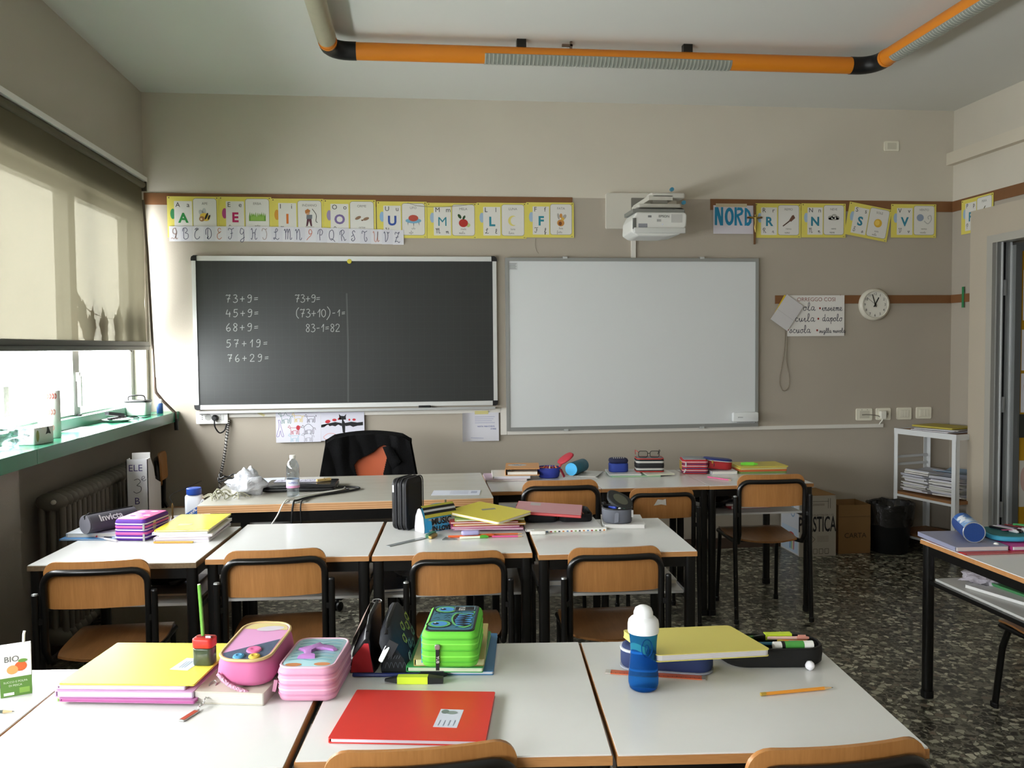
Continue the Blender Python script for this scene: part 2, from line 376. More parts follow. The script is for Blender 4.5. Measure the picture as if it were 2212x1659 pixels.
# green laminate sill in boards
sill = struct(MB().box(-1.93, -1.60, -2.9, -1.2, 1.0, 1.064).obj('window_3_sill', m_green))
for a, b in ((-1.196, 1.3), (1.304, 3.80), (3.804, D-.003)):
    MB().box(-1.93, -1.60, a, b, 1.0, 1.064).obj('sill_board', m_green, sill)

# light portals just outside the glass: they only tell the renderer where daylight enters
for y0, y1 in ((2.35, 5.93), (-2.9, 2.05)):
    ld = bpy.data.lights.new('daylight_portal', 'AREA'); ld.shape = 'RECTANGLE'; ld.size = 1.3; ld.size_y = y1-y0
    ld.energy = 1; ld.cycles.is_portal = True
    lo = bpy.data.objects.new('daylight_portal', ld); C.objects.link(lo)
    lo.location = (-2.02, (y0+y1)/2, 1.72); lo.rotation_euler = (0, -PI/2, 0)

# roller blinds
m_blind = fabric_blind()
def blind(y0, y1, zb, lab):
    t = thing('roller_blind', lab, 'blind', (-1.765, (y0+y1)/2, zb)); h = (y1-y0)/2; zt = 2.545-zb
    g = MB(); n = 24
    g.loft([[(0.004*math.sin(j*.9+i*2), -h+2*h*j/n, .05+(zt-.05)*i/4) for j in range(n+1)] for i in range(5)], False, False, False)
    g.obj('fabric', m_blind, t, smooth=60)
    b = MB(); b.rbox(.026, 2*h+.02, -.005, .05, .006, .003, .004); b.obj('bottom_bar', M('6d6e69', .4, metal=.4), t)
    MB().box(-.016, .024, -h, h, .018, .024).obj('bar_groove', M('3b3c39', .5), t)
    MB().tube([(0, -h-.01, zt+.01), (0, h+.01, zt+.01)], .022, 12).obj('roller', M('57513d', .6), t, smooth=40)
    MB().box(-.022, .03, -h-.015, h+.015, zt+.03, zt+.058).obj('headrail', M('efefec', .4), t)
    for s in (-1, 1): MB().box(-.02, .025, s*(h+.012)-.008, s*(h+.012)+.008, zt-.03, zt+.04).obj('end_bracket', M('3f3a2f', .5), t)
    return t
blind(2.40, 5.86, 1.483, 'olive beige screen roller blind drawn halfway down the window by the blackboard')
blind(-2.85, 2.00, 1.60, 'unseen olive beige roller blind on the window row beside the back of the room')  # out of view, its drop chosen to cut daylight on the nearest desks
# crank rod of the blind
r = thing('blind_crank', 'brown metal crank rod hanging in the corner beside the window blind', 'crank', (-1.70, 5.80, 1.0))
MB().tube([(-.03, -.04, 1.44), (-.015, -.03, 1.1), (0, 0, .27)], .008, 8).obj('rod', M('5d5248', .4, metal=.4), r, smooth=40)
MB().tube([(0, 0, .30), (0, 0, .24), (-.005, .04, .20), (.03, .07, .14), (.10, .085, .06), (.105, .085, .0)], .010, 8).obj('crank_arm', M('5a4a40', .4, metal=.4), r, smooth=40)
MB().tube([(.105, .085, .02), (.106, .085, -.055)], .014, 8).obj('grip', m_blackp, r, smooth=40)

# ceiling light track: orange tube, black elbows, louvred lamp bodies
m_or = mat('orange_lamp_tube', 'd9821f', .4, var=.05, vscale=5)
tz, tr_ = 3.095, .047
lt = thing('ceiling_light_track', 'orange tubular ceiling light track with black elbows and grey louvred lamps', 'ceiling light', (0, 0, tz))
A, B_, Yt = -.445, 2.665, 4.80
MB().tube([(A+.12, Yt, 0), (B_-.12, Yt, 0)], tr_, 20).obj('tube', m_or, lt, smooth=40)
for x in (A, B_):
    MB().tube([(x, Yt-.13, 0), (x, YB+.3, 0)], tr_, 20).obj('tube', m_or, lt, smooth=40)
    s = 1 if x < 1 else -1
    el_ = [(x, Yt-.14, 0)] + [(x+s*(.10-.10*math.cos(a)), Yt-.10+.10*math.sin(a), 0) for a in [PI/2*i/6 for i in range(7)]] + [(x+s*.14, Yt, 0)]
    MB().tube(el_, tr_+.002, 20).obj('elbow', m_blackp, lt, smooth=40)
    MB().tube([(x-s*.0, Yt-.155, 0), (x, Yt-.135, 0)], tr_+.003, 20).obj('collar', m_or, lt, smooth=40)
def louvre(x0, x1, y, dy, along):
    g = MB(); n = int(abs(x1-x0)/.022)
    for i in range(n):
        q = x0+(x1-x0)*i/n
        pts = [(math.cos(a)*(tr_+.004), math.sin(a)*(tr_+.004)) for a in [PI*1.02+dy+(PI*.62)*k/7 for k in range(8)]]
        L1 = []
        for t_, sc in ((0, 1), (.008, 1.0), (.008, .86), (0, .86)):
            L1.append([((q+t_) if along == 'x' else y+a*sc, (y+a*sc) if along == 'x' else q+t_, b*sc) for a, b in pts])
        L1.append(L1[0]); g.loft(L1, False, False, False)
    return g.obj('louvre', M('b9bcb2', .35, metal=.3), lt, smooth=50)
def reflector(x0, x1, y, dy, along):
    g = MB(); pts = [(math.cos(a)*(tr_+.0015), math.sin(a)*(tr_+.0015)) for a in [PI+dy+(PI*.66)*k/7 for k in range(8)]]
    L1 = [[(q if along == 'x' else y+a, (y+a) if along == 'x' else q, b) for a, b in pts] for q in (x0, x1)]
    g.loft(L1, False, False, False).obj('lamp_reflector', M('8f938a', .4), lt, smooth=50)
louvre(.394, 1.80, Yt, .12, 'x'); reflector(.394, 1.80, Yt, .12, 'x')
louvre(4.55, 2.9, B_, .55, 'y'); reflector(4.56, 2.9, B_, .55, 'y')
g = MB().tube([(A, Yt-.20, -.001), (A, 2.6, -.001)], tr_+.0035, 20); g.obj('diffuser_sleeve', M('a9a48c', .45, var=.12, vscale=18), lt, smooth=40)
for x in (.60, 1.55): MB().box(x-.026, x+.026, Yt-.02, Yt+.02, tr_-.01, ZC-tz-.0005).obj('bracket', m_black, lt)
br = MB(); br.box(.86-.03, .86+.03, Yt-.008, Yt+.008, tr_+.012, tr_+.024); br.box(.875, .887, Yt-.008, Yt+.008, tr_-.008, ZC-tz-.0005); br.obj('suspension_clip', M('6c5a4c', .5), lt)
for x in (A, B_):
    for y in (3.6, 1.8, 0): MB().box(x-.02, x+.02, y-.026, y+.026, tr_-.01, ZC-tz-.0005).obj('bracket', m_black, lt)
# ------------------------------------------------------------------ hand strokes
def A_(*p): return list(p)
ST = {
 '0': [[(.3,.98),(.06,.75),(.05,.3),(.28,.02),(.52,.28),(.52,.75),(.3,.98)]],
 '1': [[(.08,.55),(.38,1)],[(.38,1),(.30,0)]],
 '2': [[(.05,.75),(.2,.98),(.5,.9),(.48,.6),(.2,.25),(.03,.03)],[(.03,.03),(.6,.05)]],
 '3': [[(.08,.92),(.35,1),(.5,.8),(.25,.54)],[(.25,.54),(.54,.42),(.5,.12),(.22,0),(.02,.12)]],
 '4': [[(.22,.95),(.04,.42),(.06,.36)],[(.06,.38),(.58,.40)],[(.48,.66),(.44,0)]],
 '5': [[(.58,.98),(.16,.96)],[(.16,.96),(.12,.56)],[(.12,.56),(.42,.6),(.54,.32),(.3,.02),(.02,.06)]],
 '6': [[(.42,1),(.12,.62),(.06,.22),(.28,0),(.52,.22),(.38,.46),(.1,.3)]],
 '7': [[(.02,.86),(.12,.98),(.28,.92),(.55,1)],[(.55,1),(.32,.45),(.24,0)],[(.14,.46),(.54,.5)]],
 '8': [[(.5,.86),(.25,1),(.1,.76),(.46,.36),(.36,.03),(.1,.1),(.12,.38),(.46,.66),(.5,.86)]],
 '9': [[(.5,.72),(.3,.56),(.08,.7),(.26,.98),(.52,.86),(.5,.4),(.36,.06),(.06,.04)]],
 '+': [[(.02,.45),(.58,.47)],[(.32,.78),(.28,.12)]],
 '=': [[(.04,.58),(.5,.64)],[(.02,.36),(.48,.40)]],
 '-': [[(.05,.46),(.45,.50)]],
 '(': [[(.4,1.2),(.12,.8),(.1,.2),(.36,-.15)]],
 ')': [[(.1,1.3),(.42,.8),(.36,.2),(.0,-.35)]],
 ' ': [],
 # cursive capitals
 'A': [[(.0,.02),(.1,.12),(.35,.05),(.6,.5),(.5,.95),(.25,.9),(.2,.6),(.42,.45),(.55,.5)],[(.58,.6),(.5,.2),(.62,.02),(.75,.12)]],
 'B': [[(.18,.95),(.12,.4),(.16,.05)],[(.02,.7),(.08,.95),(.4,1),(.55,.78),(.3,.56)],[(.3,.56),(.62,.46),(.6,.12),(.3,.0),(.1,.14)]],
 'C': [[(.1,.85),(.3,.98),(.5,.92),(.3,.8),(.28,.92)],[(.5,.9),(.2,.7),(.08,.3),(.26,.02),(.55,.08),(.64,.25)]],
 'D': [[(.3,.95),(.26,.4),(.3,.05)],[(.05,.4),(.06,.8),(.3,1),(.62,.8),(.66,.3),(.4,.02),(.2,.1),(.35,.25)]],
 'E': [[(.5,.88),(.3,1),(.14,.82),(.26,.6),(.4,.6)],[(.4,.6),(.1,.45),(.08,.12),(.32,.0),(.56,.16)],[(.3,.6),(.5,.7)]],
 'F': [[(.05,.8),(.1,.98),(.4,.9),(.68,1)],[(.42,.9),(.4,.3),(.25,.02),(.05,.1),(.1,.24)],[(.26,.5),(.56,.56)]],
 'G': [[(.45,.9),(.2,.98),(.1,.6),(.3,.45),(.5,.7)],[(.5,.9),(.5,.6),(.48,-.1),(.25,-.25),(.12,-.1),(.6,.2)]],
 'H': [[(.05,.85),(.16,.98),(.24,.5),(.14,.02),(.02,.1)],[(.66,.98),(.5,.6),(.5,.1),(.6,.0),(.74,.14)],[(.2,.5),(.4,.62),(.54,.42)]],
 'I': [[(.02,.75),(.1,.98),(.4,.92),(.6,.98)],[(.42,.92),(.56,.5),(.45,.08),(.2,.0),(.08,.2)]],
 'L': [[(.1,.7),(.3,.65),(.52,.85),(.4,1),(.28,.8),(.3,.3),(.14,.02),(.04,.14),(.24,.14),(.5,.0),(.68,.14)]],
 'M': [[(.0,.82),(.08,.96),(.16,.6),(.14,.02)],[(.16,.6),(.34,.98),(.42,.6),(.38,.04)],[(.42,.6),(.6,.98),(.68,.5),(.66,.06),(.8,.06),(.86,.2)]],
 'N': [[(.0,.82),(.08,.96),(.16,.6),(.14,.02)],[(.16,.6),(.4,.98),(.5,.5),(.48,.06),(.62,.02),(.72,.2)]],
 'O': [[(.0,.0),(.2,.2),(.5,.45),(.62,.75),(.45,.98),(.26,.8),(.34,.55),(.55,.62)]],
 'P': [[(.28,.95),(.24,.4),(.26,.0)],[(.02,.55),(.1,.9),(.4,1),(.58,.78),(.45,.5),(.28,.5)]],
 'Q': [[(.4,.98),(.1,.8),(.06,.3),(.3,.05),(.55,.3),(.55,.8),(.4,.98)],[(.22,.2),(.5,.1),(.72,-.1)]],
 'R': [[(.22,.95),(.2,.4),(.22,.0)],[(.02,.55),(.06,.85),(.36,1),(.52,.8),(.28,.52)],[(.28,.52),(.46,.3),(.56,.04),(.72,.16)]],
 'S': [[(.5,.82),(.36,.98),(.2,.8),(.36,.5),(.46,.2),(.25,.02),(.06,.14),(.2,.28)],[(.06,.4),(.3,.6)]],
 'T': [[(.02,.72),(.1,.98),(.34,.86),(.64,.98)],[(.34,.86),(.3,.3),(.44,.0),(.62,.2),(.5,.42)]],
 'U': [[(.04,.82),(.12,.97),(.2,.6),(.2,.15),(.38,.02),(.54,.4),(.6,.96)],[(.6,.96),(.56,.3),(.64,.02),(.78,.16)]],
 'V': [[(.04,.82),(.12,.97),(.2,.6),(.22,.05),(.48,.35),(.5,.8),(.4,.96),(.56,.84),(.66,.96)]],
 'Z': [[(.06,.75),(.14,.96),(.36,.86),(.58,.98)],[(.58,.98),(.3,.5),(.06,.04)],[(.06,.04),(.3,.14),(.5,.0),(.64,.1)],[(.12,.46),(.5,.54)]],
 # cursive minuscules
 'a': [[(.42,.42),(.2,.48),(.05,.22),(.18,.02),(.38,.2),(.44,.46)],[(.44,.46),(.4,.1),(.5,.0),(.62,.12)]],
 'c': [[(.4,.38),(.22,.48),(.06,.22),(.2,.02),(.48,.12)]],
 'd': [[(.42,.42),(.2,.48),(.05,.22),(.18,.02),(.4,.2)],[(.46,.98),(.42,.1),(.52,.0),(.62,.12)]],
 'e': [[(.02,.1),(.34,.3),(.3,.48),(.1,.42),(.08,.1),(.3,.0),(.52,.14)]],
 'f': [[(.0,.08),(.3,.6),(.32,.95),(.2,.9),(.18,.1),(.14,-.35),(.24,-.38),(.26,0),(.46,.1)]],
 'i': [[(.0,.1),(.2,.46),(.18,.06),(.3,.0),(.42,.12)],[(.22,.66),(.24,.68)]],
 'g': [[(.42,.42),(.2,.48),(.05,.22),(.18,.02),(.4,.2)],[(.44,.46),(.4,-.2),(.2,-.42),(.1,-.25),(.6,.1)]],
 'l': [[(.0,.08),(.28,.6),(.28,.96),(.14,.88),(.12,.12),(.26,.0),(.42,.12)]],
 'm': [[(.0,.3),(.1,.46),(.12,.0)],[(.12,.3),(.28,.47),(.32,.0)],[(.32,.3),(.48,.47),(.52,.04),(.66,.1)]],
 'n': [[(.0,.3),(.1,.46),(.12,.0)],[(.12,.3),(.32,.47),(.36,.04),(.52,.1)]],
 'o': [[(.28,.46),(.06,.3),(.12,.02),(.36,.06),(.4,.36),(.24,.46),(.52,.42)]],
 'p': [[(.0,.2),(.14,.46),(.12,-.4)],[(.12,.3),(.3,.48),(.44,.26),(.3,.02),(.14,.1)]],
 'r': [[(.0,.1),(.14,.44),(.3,.4),(.28,.06),(.44,.08)]],
 's': [[(.0,.04),(.24,.46),(.34,.16),(.16,.0),(.06,.1)],[(.3,.1),(.46,.12)]],
 't': [[(.0,.1),(.22,.8),(.2,.06),(.36,.08)],[(.06,.56),(.36,.58)]],
 'u': [[(.0,.2),(.08,.44),(.1,.1),(.26,.0),(.4,.4)],[(.4,.46),(.38,.06),(.56,.1)]],
 'v': [[(.0,.3),(.1,.46),(.16,.04),(.38,.3),(.36,.46),(.5,.42)]],
}
def adv(ch): return max([p[0] for s in ST[ch] for p in s] or [.35])
def hand(s, h, wd, m, parent, loc=(0, 0, 0), name='handwriting', gap=.14, rot=(0, 0, 0), sx=1.0):
    g = MB(); x = 0
    for ch in s:
        for st in ST[ch]:
            pts = [((x+p[0])*h*sx, p[1]*h, 0) for p in st]
            pts = crom(pts, 5) if len(pts) > 2 else pts
            g.rib(pts, wd)
        x += adv(ch)+gap
    return g.obj(name, m, parent, loc, rot)
def paint(parent, m, name, shapes, z=.0006, loc=(0, 0, 0), rot=(0, 0, 0)):
    g = MB()
    for s in shapes: g.poly(s, z)
    return g.obj(name, m, parent, loc, rot)
def lines(parent, m, name, pls, wd, z=.0006, smooth=True, loc=(0, 0, 0), rot=(0, 0, 0)):
    g = MB()
    for p in pls: g.rib(crom([(a, b, 0) for a, b in p], 4) if (smooth and len(p) > 2) else p, wd, z)
    return g.obj(name, m, parent, loc, rot)

# ------------------------------------------------------------------ blackboard and whiteboard
FY = D-.03
bb = thing('blackboard', 'black gridded blackboard with chalk sums in an aluminium frame', 'blackboard', (-.465, D, 1.074))
bw, bh = 2.044, 1.03
def slate():
    m = mat('slate_board', '2a2c2b', .42, var=.10, vscale=3); return m
MB().box(-bw/2+.02, bw/2-.02, -.022, -.004, .03, bh-.03).obj('writing_surface', slate(), bb)
fa = M('d5d6d4', .35, metal=.35)
for nm, (x0, x1, z0, z1) in {'frame_rail': (-bw/2+.03, bw/2-.03, bh-.032, bh)}.items(): MB().box(x0, x1, -.032, -.001, z0, z1).obj('frame_rail', fa, bb)
MB().box(-bw/2+.03, bw/2-.03, -.032, -.001, 0, .030).obj('frame_rail', fa, bb)
for s in (-1, 1): MB().box(min(s*bw/2, s*(bw/2-.026)), max(s*bw/2, s*(bw/2-.026)), -.032, -.001, .03, bh-.03).obj('frame_rail', fa, bb)
for sx in (-1, 1):
    for z in (0, bh):
        q = [(0, 0), (.036, 0), (.036, .012), (.012, .036), (0, .036)]
        sg = -1 if z else 1
        p = [(sx*(bw/2+.004)-sx*(.036-a if a else .036)*1 if False else sx*(bw/2-.034+a*1.08), z-sg*.004+sg*(.036-b)) for a, b in ((0, 0), (.0, .036), (.018, .036), (.031, .028), (.035, .014), (.035, 0))]
        g = MB().prism(p, 0, .036).xf(Matrix.Rotation(PI/2, 4, 'X')); g.obj('corner_cap', m_blackp, bb)
tr = MB(); tr.box(-bw/2+.02, bw/2-.02, -.075, -.001, -.024, -.016); tr.box(-bw/2+.02, bw/2-.02, -.078, -.072, -.024, -.008); tr.obj('chalk_tray', M('b7b9b8', .35, metal=.4), bb)
gl = MB(); gs = .0505
for i in range(1, 40):
    x = -bw/2+.026+i*gs
    if x < bw/2-.03: gl.rib([(x, .032), (x, bh-.034)], .0011)
for j in range(1, 20):
    z = .03+j*gs
    if z < bh-.035: gl.rib([(-bw/2+.028, z), (bw/2-.028, z)], .0011)
gl.obj('grid_lines', M('3b3e3d', .7), bb, (0, -.0224, 0), WALL)
chalk = M('9fa19d', .9, spec=.1)
def chalkline(s, x, z, h, wd=.0042, gap=.26, sx=1.0):
    for ch in s:
        if ch != ' ': hand(ch, h, wd, chalk, bb, (x+.465, -.0228, z-1.074), 'chalk_digit', gap, WALL, sx)
        x += (adv(ch)+gap)*h*sx
chalkline('73+9=', -1.271, 1.793, .052, gap=.32, sx=1.02); chalkline('45+9=', -1.273, 1.696, .052, gap=.31, sx=1.02); chalkline('68+9=', -1.274, 1.600, .053, gap=.32, sx=1.02)
chalkline('57+19=', -1.276, 1.492, .052, gap=.40, sx=1.02); chalkline('76+29=', -1.268, 1.394, .050, gap=.40, sx=1.02)
chalkline('73+9=', -.815, 1.793, .052, gap=.14, sx=.98); chalkline('(73+10)', -.812, 1.692, .055, gap=.16, sx=.95); chalkline('-1=', -.570, 1.697, .046, gap=.28); chalkline('83-1=82', -.748, 1.592, .053, gap=.20, sx=.92)
MB().rib([(-.472+.465, .035), (-.466+.465, .45), (-.470+.465, .78)], .011).obj('chalk_smear', M('4f514f', .8), bb, (0, -.0226, 0), WALL)
g = MB().lathe([(.016, 0), (.016, .006), (.013, .009)], 18); tag(g.obj('magnet', M('c9bb3c', .4), None, (-.447, FY+.004, 2.070), WALL, 40), 'round yellow magnet on the top of the blackboard', 'magnet')
tag(MB().rbox(.085, .028, 0, .022, .006, .004).obj('board_eraser', m_blackp, None, (.05, D-.055, 1.0585)), 'small black board eraser lying on the chalk tray', 'eraser')

wbx0, wbx1, wz0, wz1 = .620, 2.449, .888, 2.098
wb = thing('whiteboard', 'blank white interactive whiteboard in a thin grey frame', 'whiteboard', ((wbx0+wbx1)/2, D, wz0)); hw = (wbx1-wbx0)/2; hh = wz1-wz0
MB().box(-hw+.02, hw-.02, -.028, -.002, .02, hh-.02).obj('board_surface', mat('whiteboard_enamel', 'd6d9d9', .25, spec=.5), wb)
gf = M('9a9c99', .4, metal=.4)
for (x0, x1, z0, z1) in ((-hw, hw, 0, .026), (-hw, hw, hh-.024, hh), (-hw, -hw+.022, .026, hh-.024), (hw-.022, hw, .026, hh-.024)):
    MB().box(x0, x1, -.036, -.001, z0, z1).obj('frame_rail', gf, wb)
for x in (-hw+.42, hw-.42):
    for z in (-.006, hh-.006): MB().box(x-.016, x+.016, -.040, -.004, z, z+.014).obj('clip', M('b4b6b3', .4), wb)
lb = MB().box(0, .062, 0, .052, 0, .0006).obj('data_label', M('c3c6c6', .6), wb, (-hw+.024, -.0285, hh-.085), WALL)
lines(lb, M('6d7171', .7), 'small_print', [[(.006, .044-.006*k), (.055-.004*(k % 3), .044-.006*k)] for k in range(7)], .0022, .0008, False)
bx = thing('receiver_box', 'small rounded white receiver box stuck on the lower right of the whiteboard', 'box', (2.343, D-.037, .925))
MB().rbox(.190, .070, 0, .035, .012, .006, 0, .035).obj('housing', M('e2e4e3', .35), bx, (0, 0, 0), WALL, 40)
text('EPSON', .012, M('555a5a', .6), bx, (-.06, -.0356, .03), 'lettering', WALL)
for k in range(9): MB().box(-.06+k*.014, -.054+k*.014, -.030, -.010, -.0025, .0).obj('vent_slot', M('4b4e50', .5), bx)

# trunking
tk = M('ddd9d0', .5)
def trunk(x0, x1, z0, z1, lab): return tag(MB().box(x0, x1, D-.018, D, z0, z1).obj('cable_duct', tk), lab, 'cable duct')
trunk(-1.27, .58, 1.018, 1.052, 'white cable duct running along the wall under the blackboard')
trunk(.578, .622, .862, 1.052, 'short upright white cable duct between blackboard and whiteboard')
trunk(.624, 3.417, .862, .888, 'long thin white cable duct below the whiteboard')
trunk(1.520, 1.551, 2.10, 2.36, 'short upright white cable duct between projector and whiteboard')

# ------------------------------------------------------------------ alphabet cards
yel_c = mat('yellow_card', 'dccf62', .6, var=.04)
white_c = M('dcdad4', .6); ink = M('2c2c2e', .7); grey_i = M('77756f', .7); teal = M('2c7f94', .7)
def card(let, word, col, x0, z0, x1, z1, look_, roll=0, y=D-.0075, rot=None, pos=None, band='9fb7cf', cur=True):
    w_, h_ = x1-x0, z1-z0
    o = MB().box(-w_/2, w_/2, -h_/2, h_/2, 0, .0015).obj('alphabet_card', yel_c)
    o.location = pos or ((x0+x1)/2, y, (z0+z1)/2); o.rotation_euler = rot or (PI/2, -roll, 0)
    tag(o, 'yellow alphabet card with letter %s and %s' % (let, look_), 'card', 'alphabet cards on the wall')
    pw = w_*.345
    MB().prism(rrect(pw, h_*.80, .004, 2, -w_/2+.045+pw/2, -.004), .0015, .0019).obj('letter_panel', white_c, o)
    rp = rrect(w_*.455, h_*.87, .018, 4, w_/2-.015-w_*.2275, .004)
    MB().prism(rp, .0015, .0022).obj('picture_panel', white_c, o)
    MB().rib(rp, .0022, .0024, True).obj('panel_outline', grey_i, o)
    MB().poly(ell(-w_/2+.036, .02, .017, .035), .0017).obj('ribbon_mark', M(band, .7), o)
    lx = -w_/2+.05
    text(let, .045, ink, o, (lx+.004, h_*.24, .0022)); text(let.lower(), .045, ink, o, (lx+pw*.66, h_*.24, .0022))
    text(let, .088, M(col, .7), o, (lx+pw*.46, -.036, .0022), 'letter', align='CENTER', bold=(0 if let == 'M' else .003))
    if cur and let in ST:
        hand(let, .036, .003, ink, o, (lx+.008, -h_*.36, .0022), 'cursive_letter')
        if let.lower() in ST: hand(let.lower(), .032, .003, ink, o, (lx+pw*.66, -h_*.36, .0022), 'cursive_letter')
    for sx in (-1, 1): MB().lathe([(.004, 0), (.003, .003)], 8, (sx*(w_/2-.012), h_/2-.010, .0015)).obj('pin', M('5a4a3a', .5), o)
    MB().box(w_/2-.020, w_/2-.008, -h_/2+.006, -h_/2+.010, .0015, .0018).obj('print_mark', grey_i, o)
    cx = w_/2-.015-w_*.2275
    text(word, .023, grey_i, o, (cx, h_*.30, .0026), 'word', align='CENTER')
    text(word.lower(), .020, grey_i, o, (cx, -h_*.26, .0026), 'word', align='CENTER')
    lw_ = word.lower()
    if all(c in ST for c in lw_): hand(lw_, .018, .0016, grey_i, o, (cx-.03, -h_*.37, .0026), 'word', .02)
    return o, cx
def pic(o, cx, *layers, z0=.0026):
    for i, (c, shapes) in enumerate(layers):
        g = MB()
        for s in shapes: g.poly([(cx+x, y) for x, y in s], z0+i*.00025)
        g.obj('picture', M(c, .7), o)
def star(cx, cy, r, n, r2=.6): return [(cx+(r if k % 2 == 0 else r*r2)*math.cos(PI*k/n), cy+(r if k % 2 == 0 else r*r2)*math.sin(PI*k/n)) for k in range(2*n)]
o, c = card('A', 'APE', '2f8a45', -1.640, 2.228, -1.306, 2.501, 'a striped bee', band='3e8e57', cur=True)
pic(o, c, ('b9bdbb', [ell(-.024, .03, .014, .02, .5), ell(-.004, .04, .012, .02)]), ('d9b648', [ell(0, .0, .034, .026, -.4)]), ('2a2620', [ell(.010, .006, .007, .024, -.4), ell(.026, -.002, .006, .018, -.4)]), ('a3764e', [ell(-.020, -.012, .018, .018)]), ('e5c9a4', [ell(-.024, -.014, .007, .007)]))
o, c = card('E', 'ERBA', 'b3235e', -1.305, 2.239, -.962, 2.502, 'green grass', band='b04a80')
gr = [(-.055, -.03)] + [(-.055+.0065*k, .028*(k % 2)+.004*math.sin(k*2.1)) for k in range(18)] + [(.055, -.03)]
pic(o, c, ('6f9a3e', [gr]), ('8db552', [[(x*.8, y*.75-.004) for x, y in gr]]))
o, c = card('I', 'INDIANO', 'd3742b', -.962, 2.234, -.616, 2.493, 'a small archer figure', band='d2953a')
pic(o, c, ('5a3540', [[(-.024, -.055), (-.014, -.055), (-.004, -.02), (.006, -.055), (.016, -.055), (.012, -.005), (-.018, -.005)]]), ('70757b', [[(-.022, -.006), (.016, -.006), (.018, .022), (-.02, .022)]]), ('c79a77', [ell(-.012, .034, .013, .014)]), ('b5743a', [[(-.028, .03), (-.03, .05), (-.012, .062), (.006, .05), (.0, .04)]]))
lines(o, ink, 'bow', [[(c+.018, .062), (c+.044, .022), (c+.042, -.02), (c+.052, -.03)]], .004, .0034)
o, c = card('O', 'ORME', '7d6b9d', -.615, 2.236, -.265, 2.490, 'brown footprints', band='9a8bb2')
pic(o, c, ('8d6f58', [ell(-.026, .004, .022, .010, .45), ell(.028, -.002, .022, .010, .35)]), ('6f523f', [ell(.002, -.012, .007, .005)]))
o, c = card('U', 'UFO', '3a559e', -.259, 2.232, .082, 2.481, 'a red flying saucer', band='8fb3d6')
pic(o, c, ('6b6a70', [[(-.04, -.018), (-.034, -.018), (-.036, -.04)], [(-.002, -.024), (.004, -.024), (.001, -.05)], [(.034, -.018), (.04, -.018), (.042, -.04)]]), ('78a9c4', [ell(0, -.006, .055, .018)]), ('b44e3f', [ell(0, .012, .034, .022)]))
o, c = card('M', 'MELA', '2c8798', .084, 2.231, .426, 2.475, 'a red apple')
pic(o, c, ('b9cf84', [ell(.034, -.03, .014, .014)]), ('b23327', [ell(.0, -.016, .032, .028)]), ('2e4c2c', [ell(-.026, .03, .010, .018, .6), ell(.004, .022, .008, .016, -.5)]))
o, c = card('L', 'LUNA', '2c8798', .426, 2.232, .772, 2.479, 'a yellow crescent moon')
mo = [(.034*math.cos(a), .036*math.sin(a)) for a in [PI*.3+1.4*PI*k/14 for k in range(15)]] + [(.012+.028*math.cos(a), .03*math.sin(a)) for a in [PI*1.6-1.2*PI*k/14 for k in range(15)]]
pic(o, c, ('dfd27a', [mo]))
o, c = card('F', 'FATA', '2c8798', .772, 2.241, 1.109, 2.485, 'a winged fairy')
pic(o, c, ('a9a39a', [ell(-.018, .026, .008, .022, .2), ell(.024, .022, .012, .02, -.6)]), ('c58a45', [ell(-.002, -.02, .026, .024), ell(0, .03, .01, .016)]), ('7a4a28', [ell(-.006, -.024, .012, .014)]), ('d7b04f', [ell(.012, .008, .012, .012)]))
o, c = card('R', 'REMO', '2f7f96', 2.430, 2.248, 2.775, 2.494, 'a brown oar')
pic(o, c, ('4f3a30', [[(-.045, -.036), (-.04, -.042), (.018, .0), (.012, .008)]]), ('6b4a3a', [[(.004, .004), (.018, -.008), (.05, .02), (.038, .042), (.026, .038)]]))
o, c = card('N', 'NEVE', '2f7f96', 2.779, 2.252, 3.115, 2.497, 'a grey snow cloud')
pic(o, c, ('a5a49c', [ell(-.024, .02, .02, .016), ell(.004, .03, .022, .018), ell(.028, .02, .016, .014), ell(0, .014, .04, .012)]), ('e9e7e2', [ell(-.014, .016, .006, .005), ell(.012, .018, .006, .006), ell(0, .03, .004, .006)]))
o, c = card('S', 'SOLE', '2f7f96', 3.122, 2.248, 3.452, 2.486, 'a yellow sun, hanging crooked', roll=-.178, y=D-.0105)
pic(o, c, ('d9ad3a', [ell(0, .004, .031, .031, 0, 18)]), ('e8c65c', [ell(-.006, .006, .018, .02)]))
o, c = card('V', 'VENTO', '2f7f96', 3.465, 2.255, 3.816, 2.499, 'a blowing blue cloud')
pic(o, c, ('8d9bb0', [ell(-.03, .024, .028, .026)]))
lines(o, M('b3b3b0', .7), 'wind_swirl', [[(c+.0, .0), (c+.03, -.02), (c+.056, .01), (c+.05, .04), (c+.03, .03), (c+.036, .012)]], .007, .003)
o, c = card('P', 'PERA', '2f7f96', 0, 0, .345, .245, 'a pear, on the wall beside the door', rot=(PI/2, 0, -PI/2), pos=(XR-.0085, 5.685, 2.385))
pic(o, c, ('8f8b5a', [ell(0, -.02, .026, .03), ell(0, .014, .014, .02)]), ('4d4a2c', [[(-.003, .03), (.003, .03), (.02, .048), (.004, .042)]]))

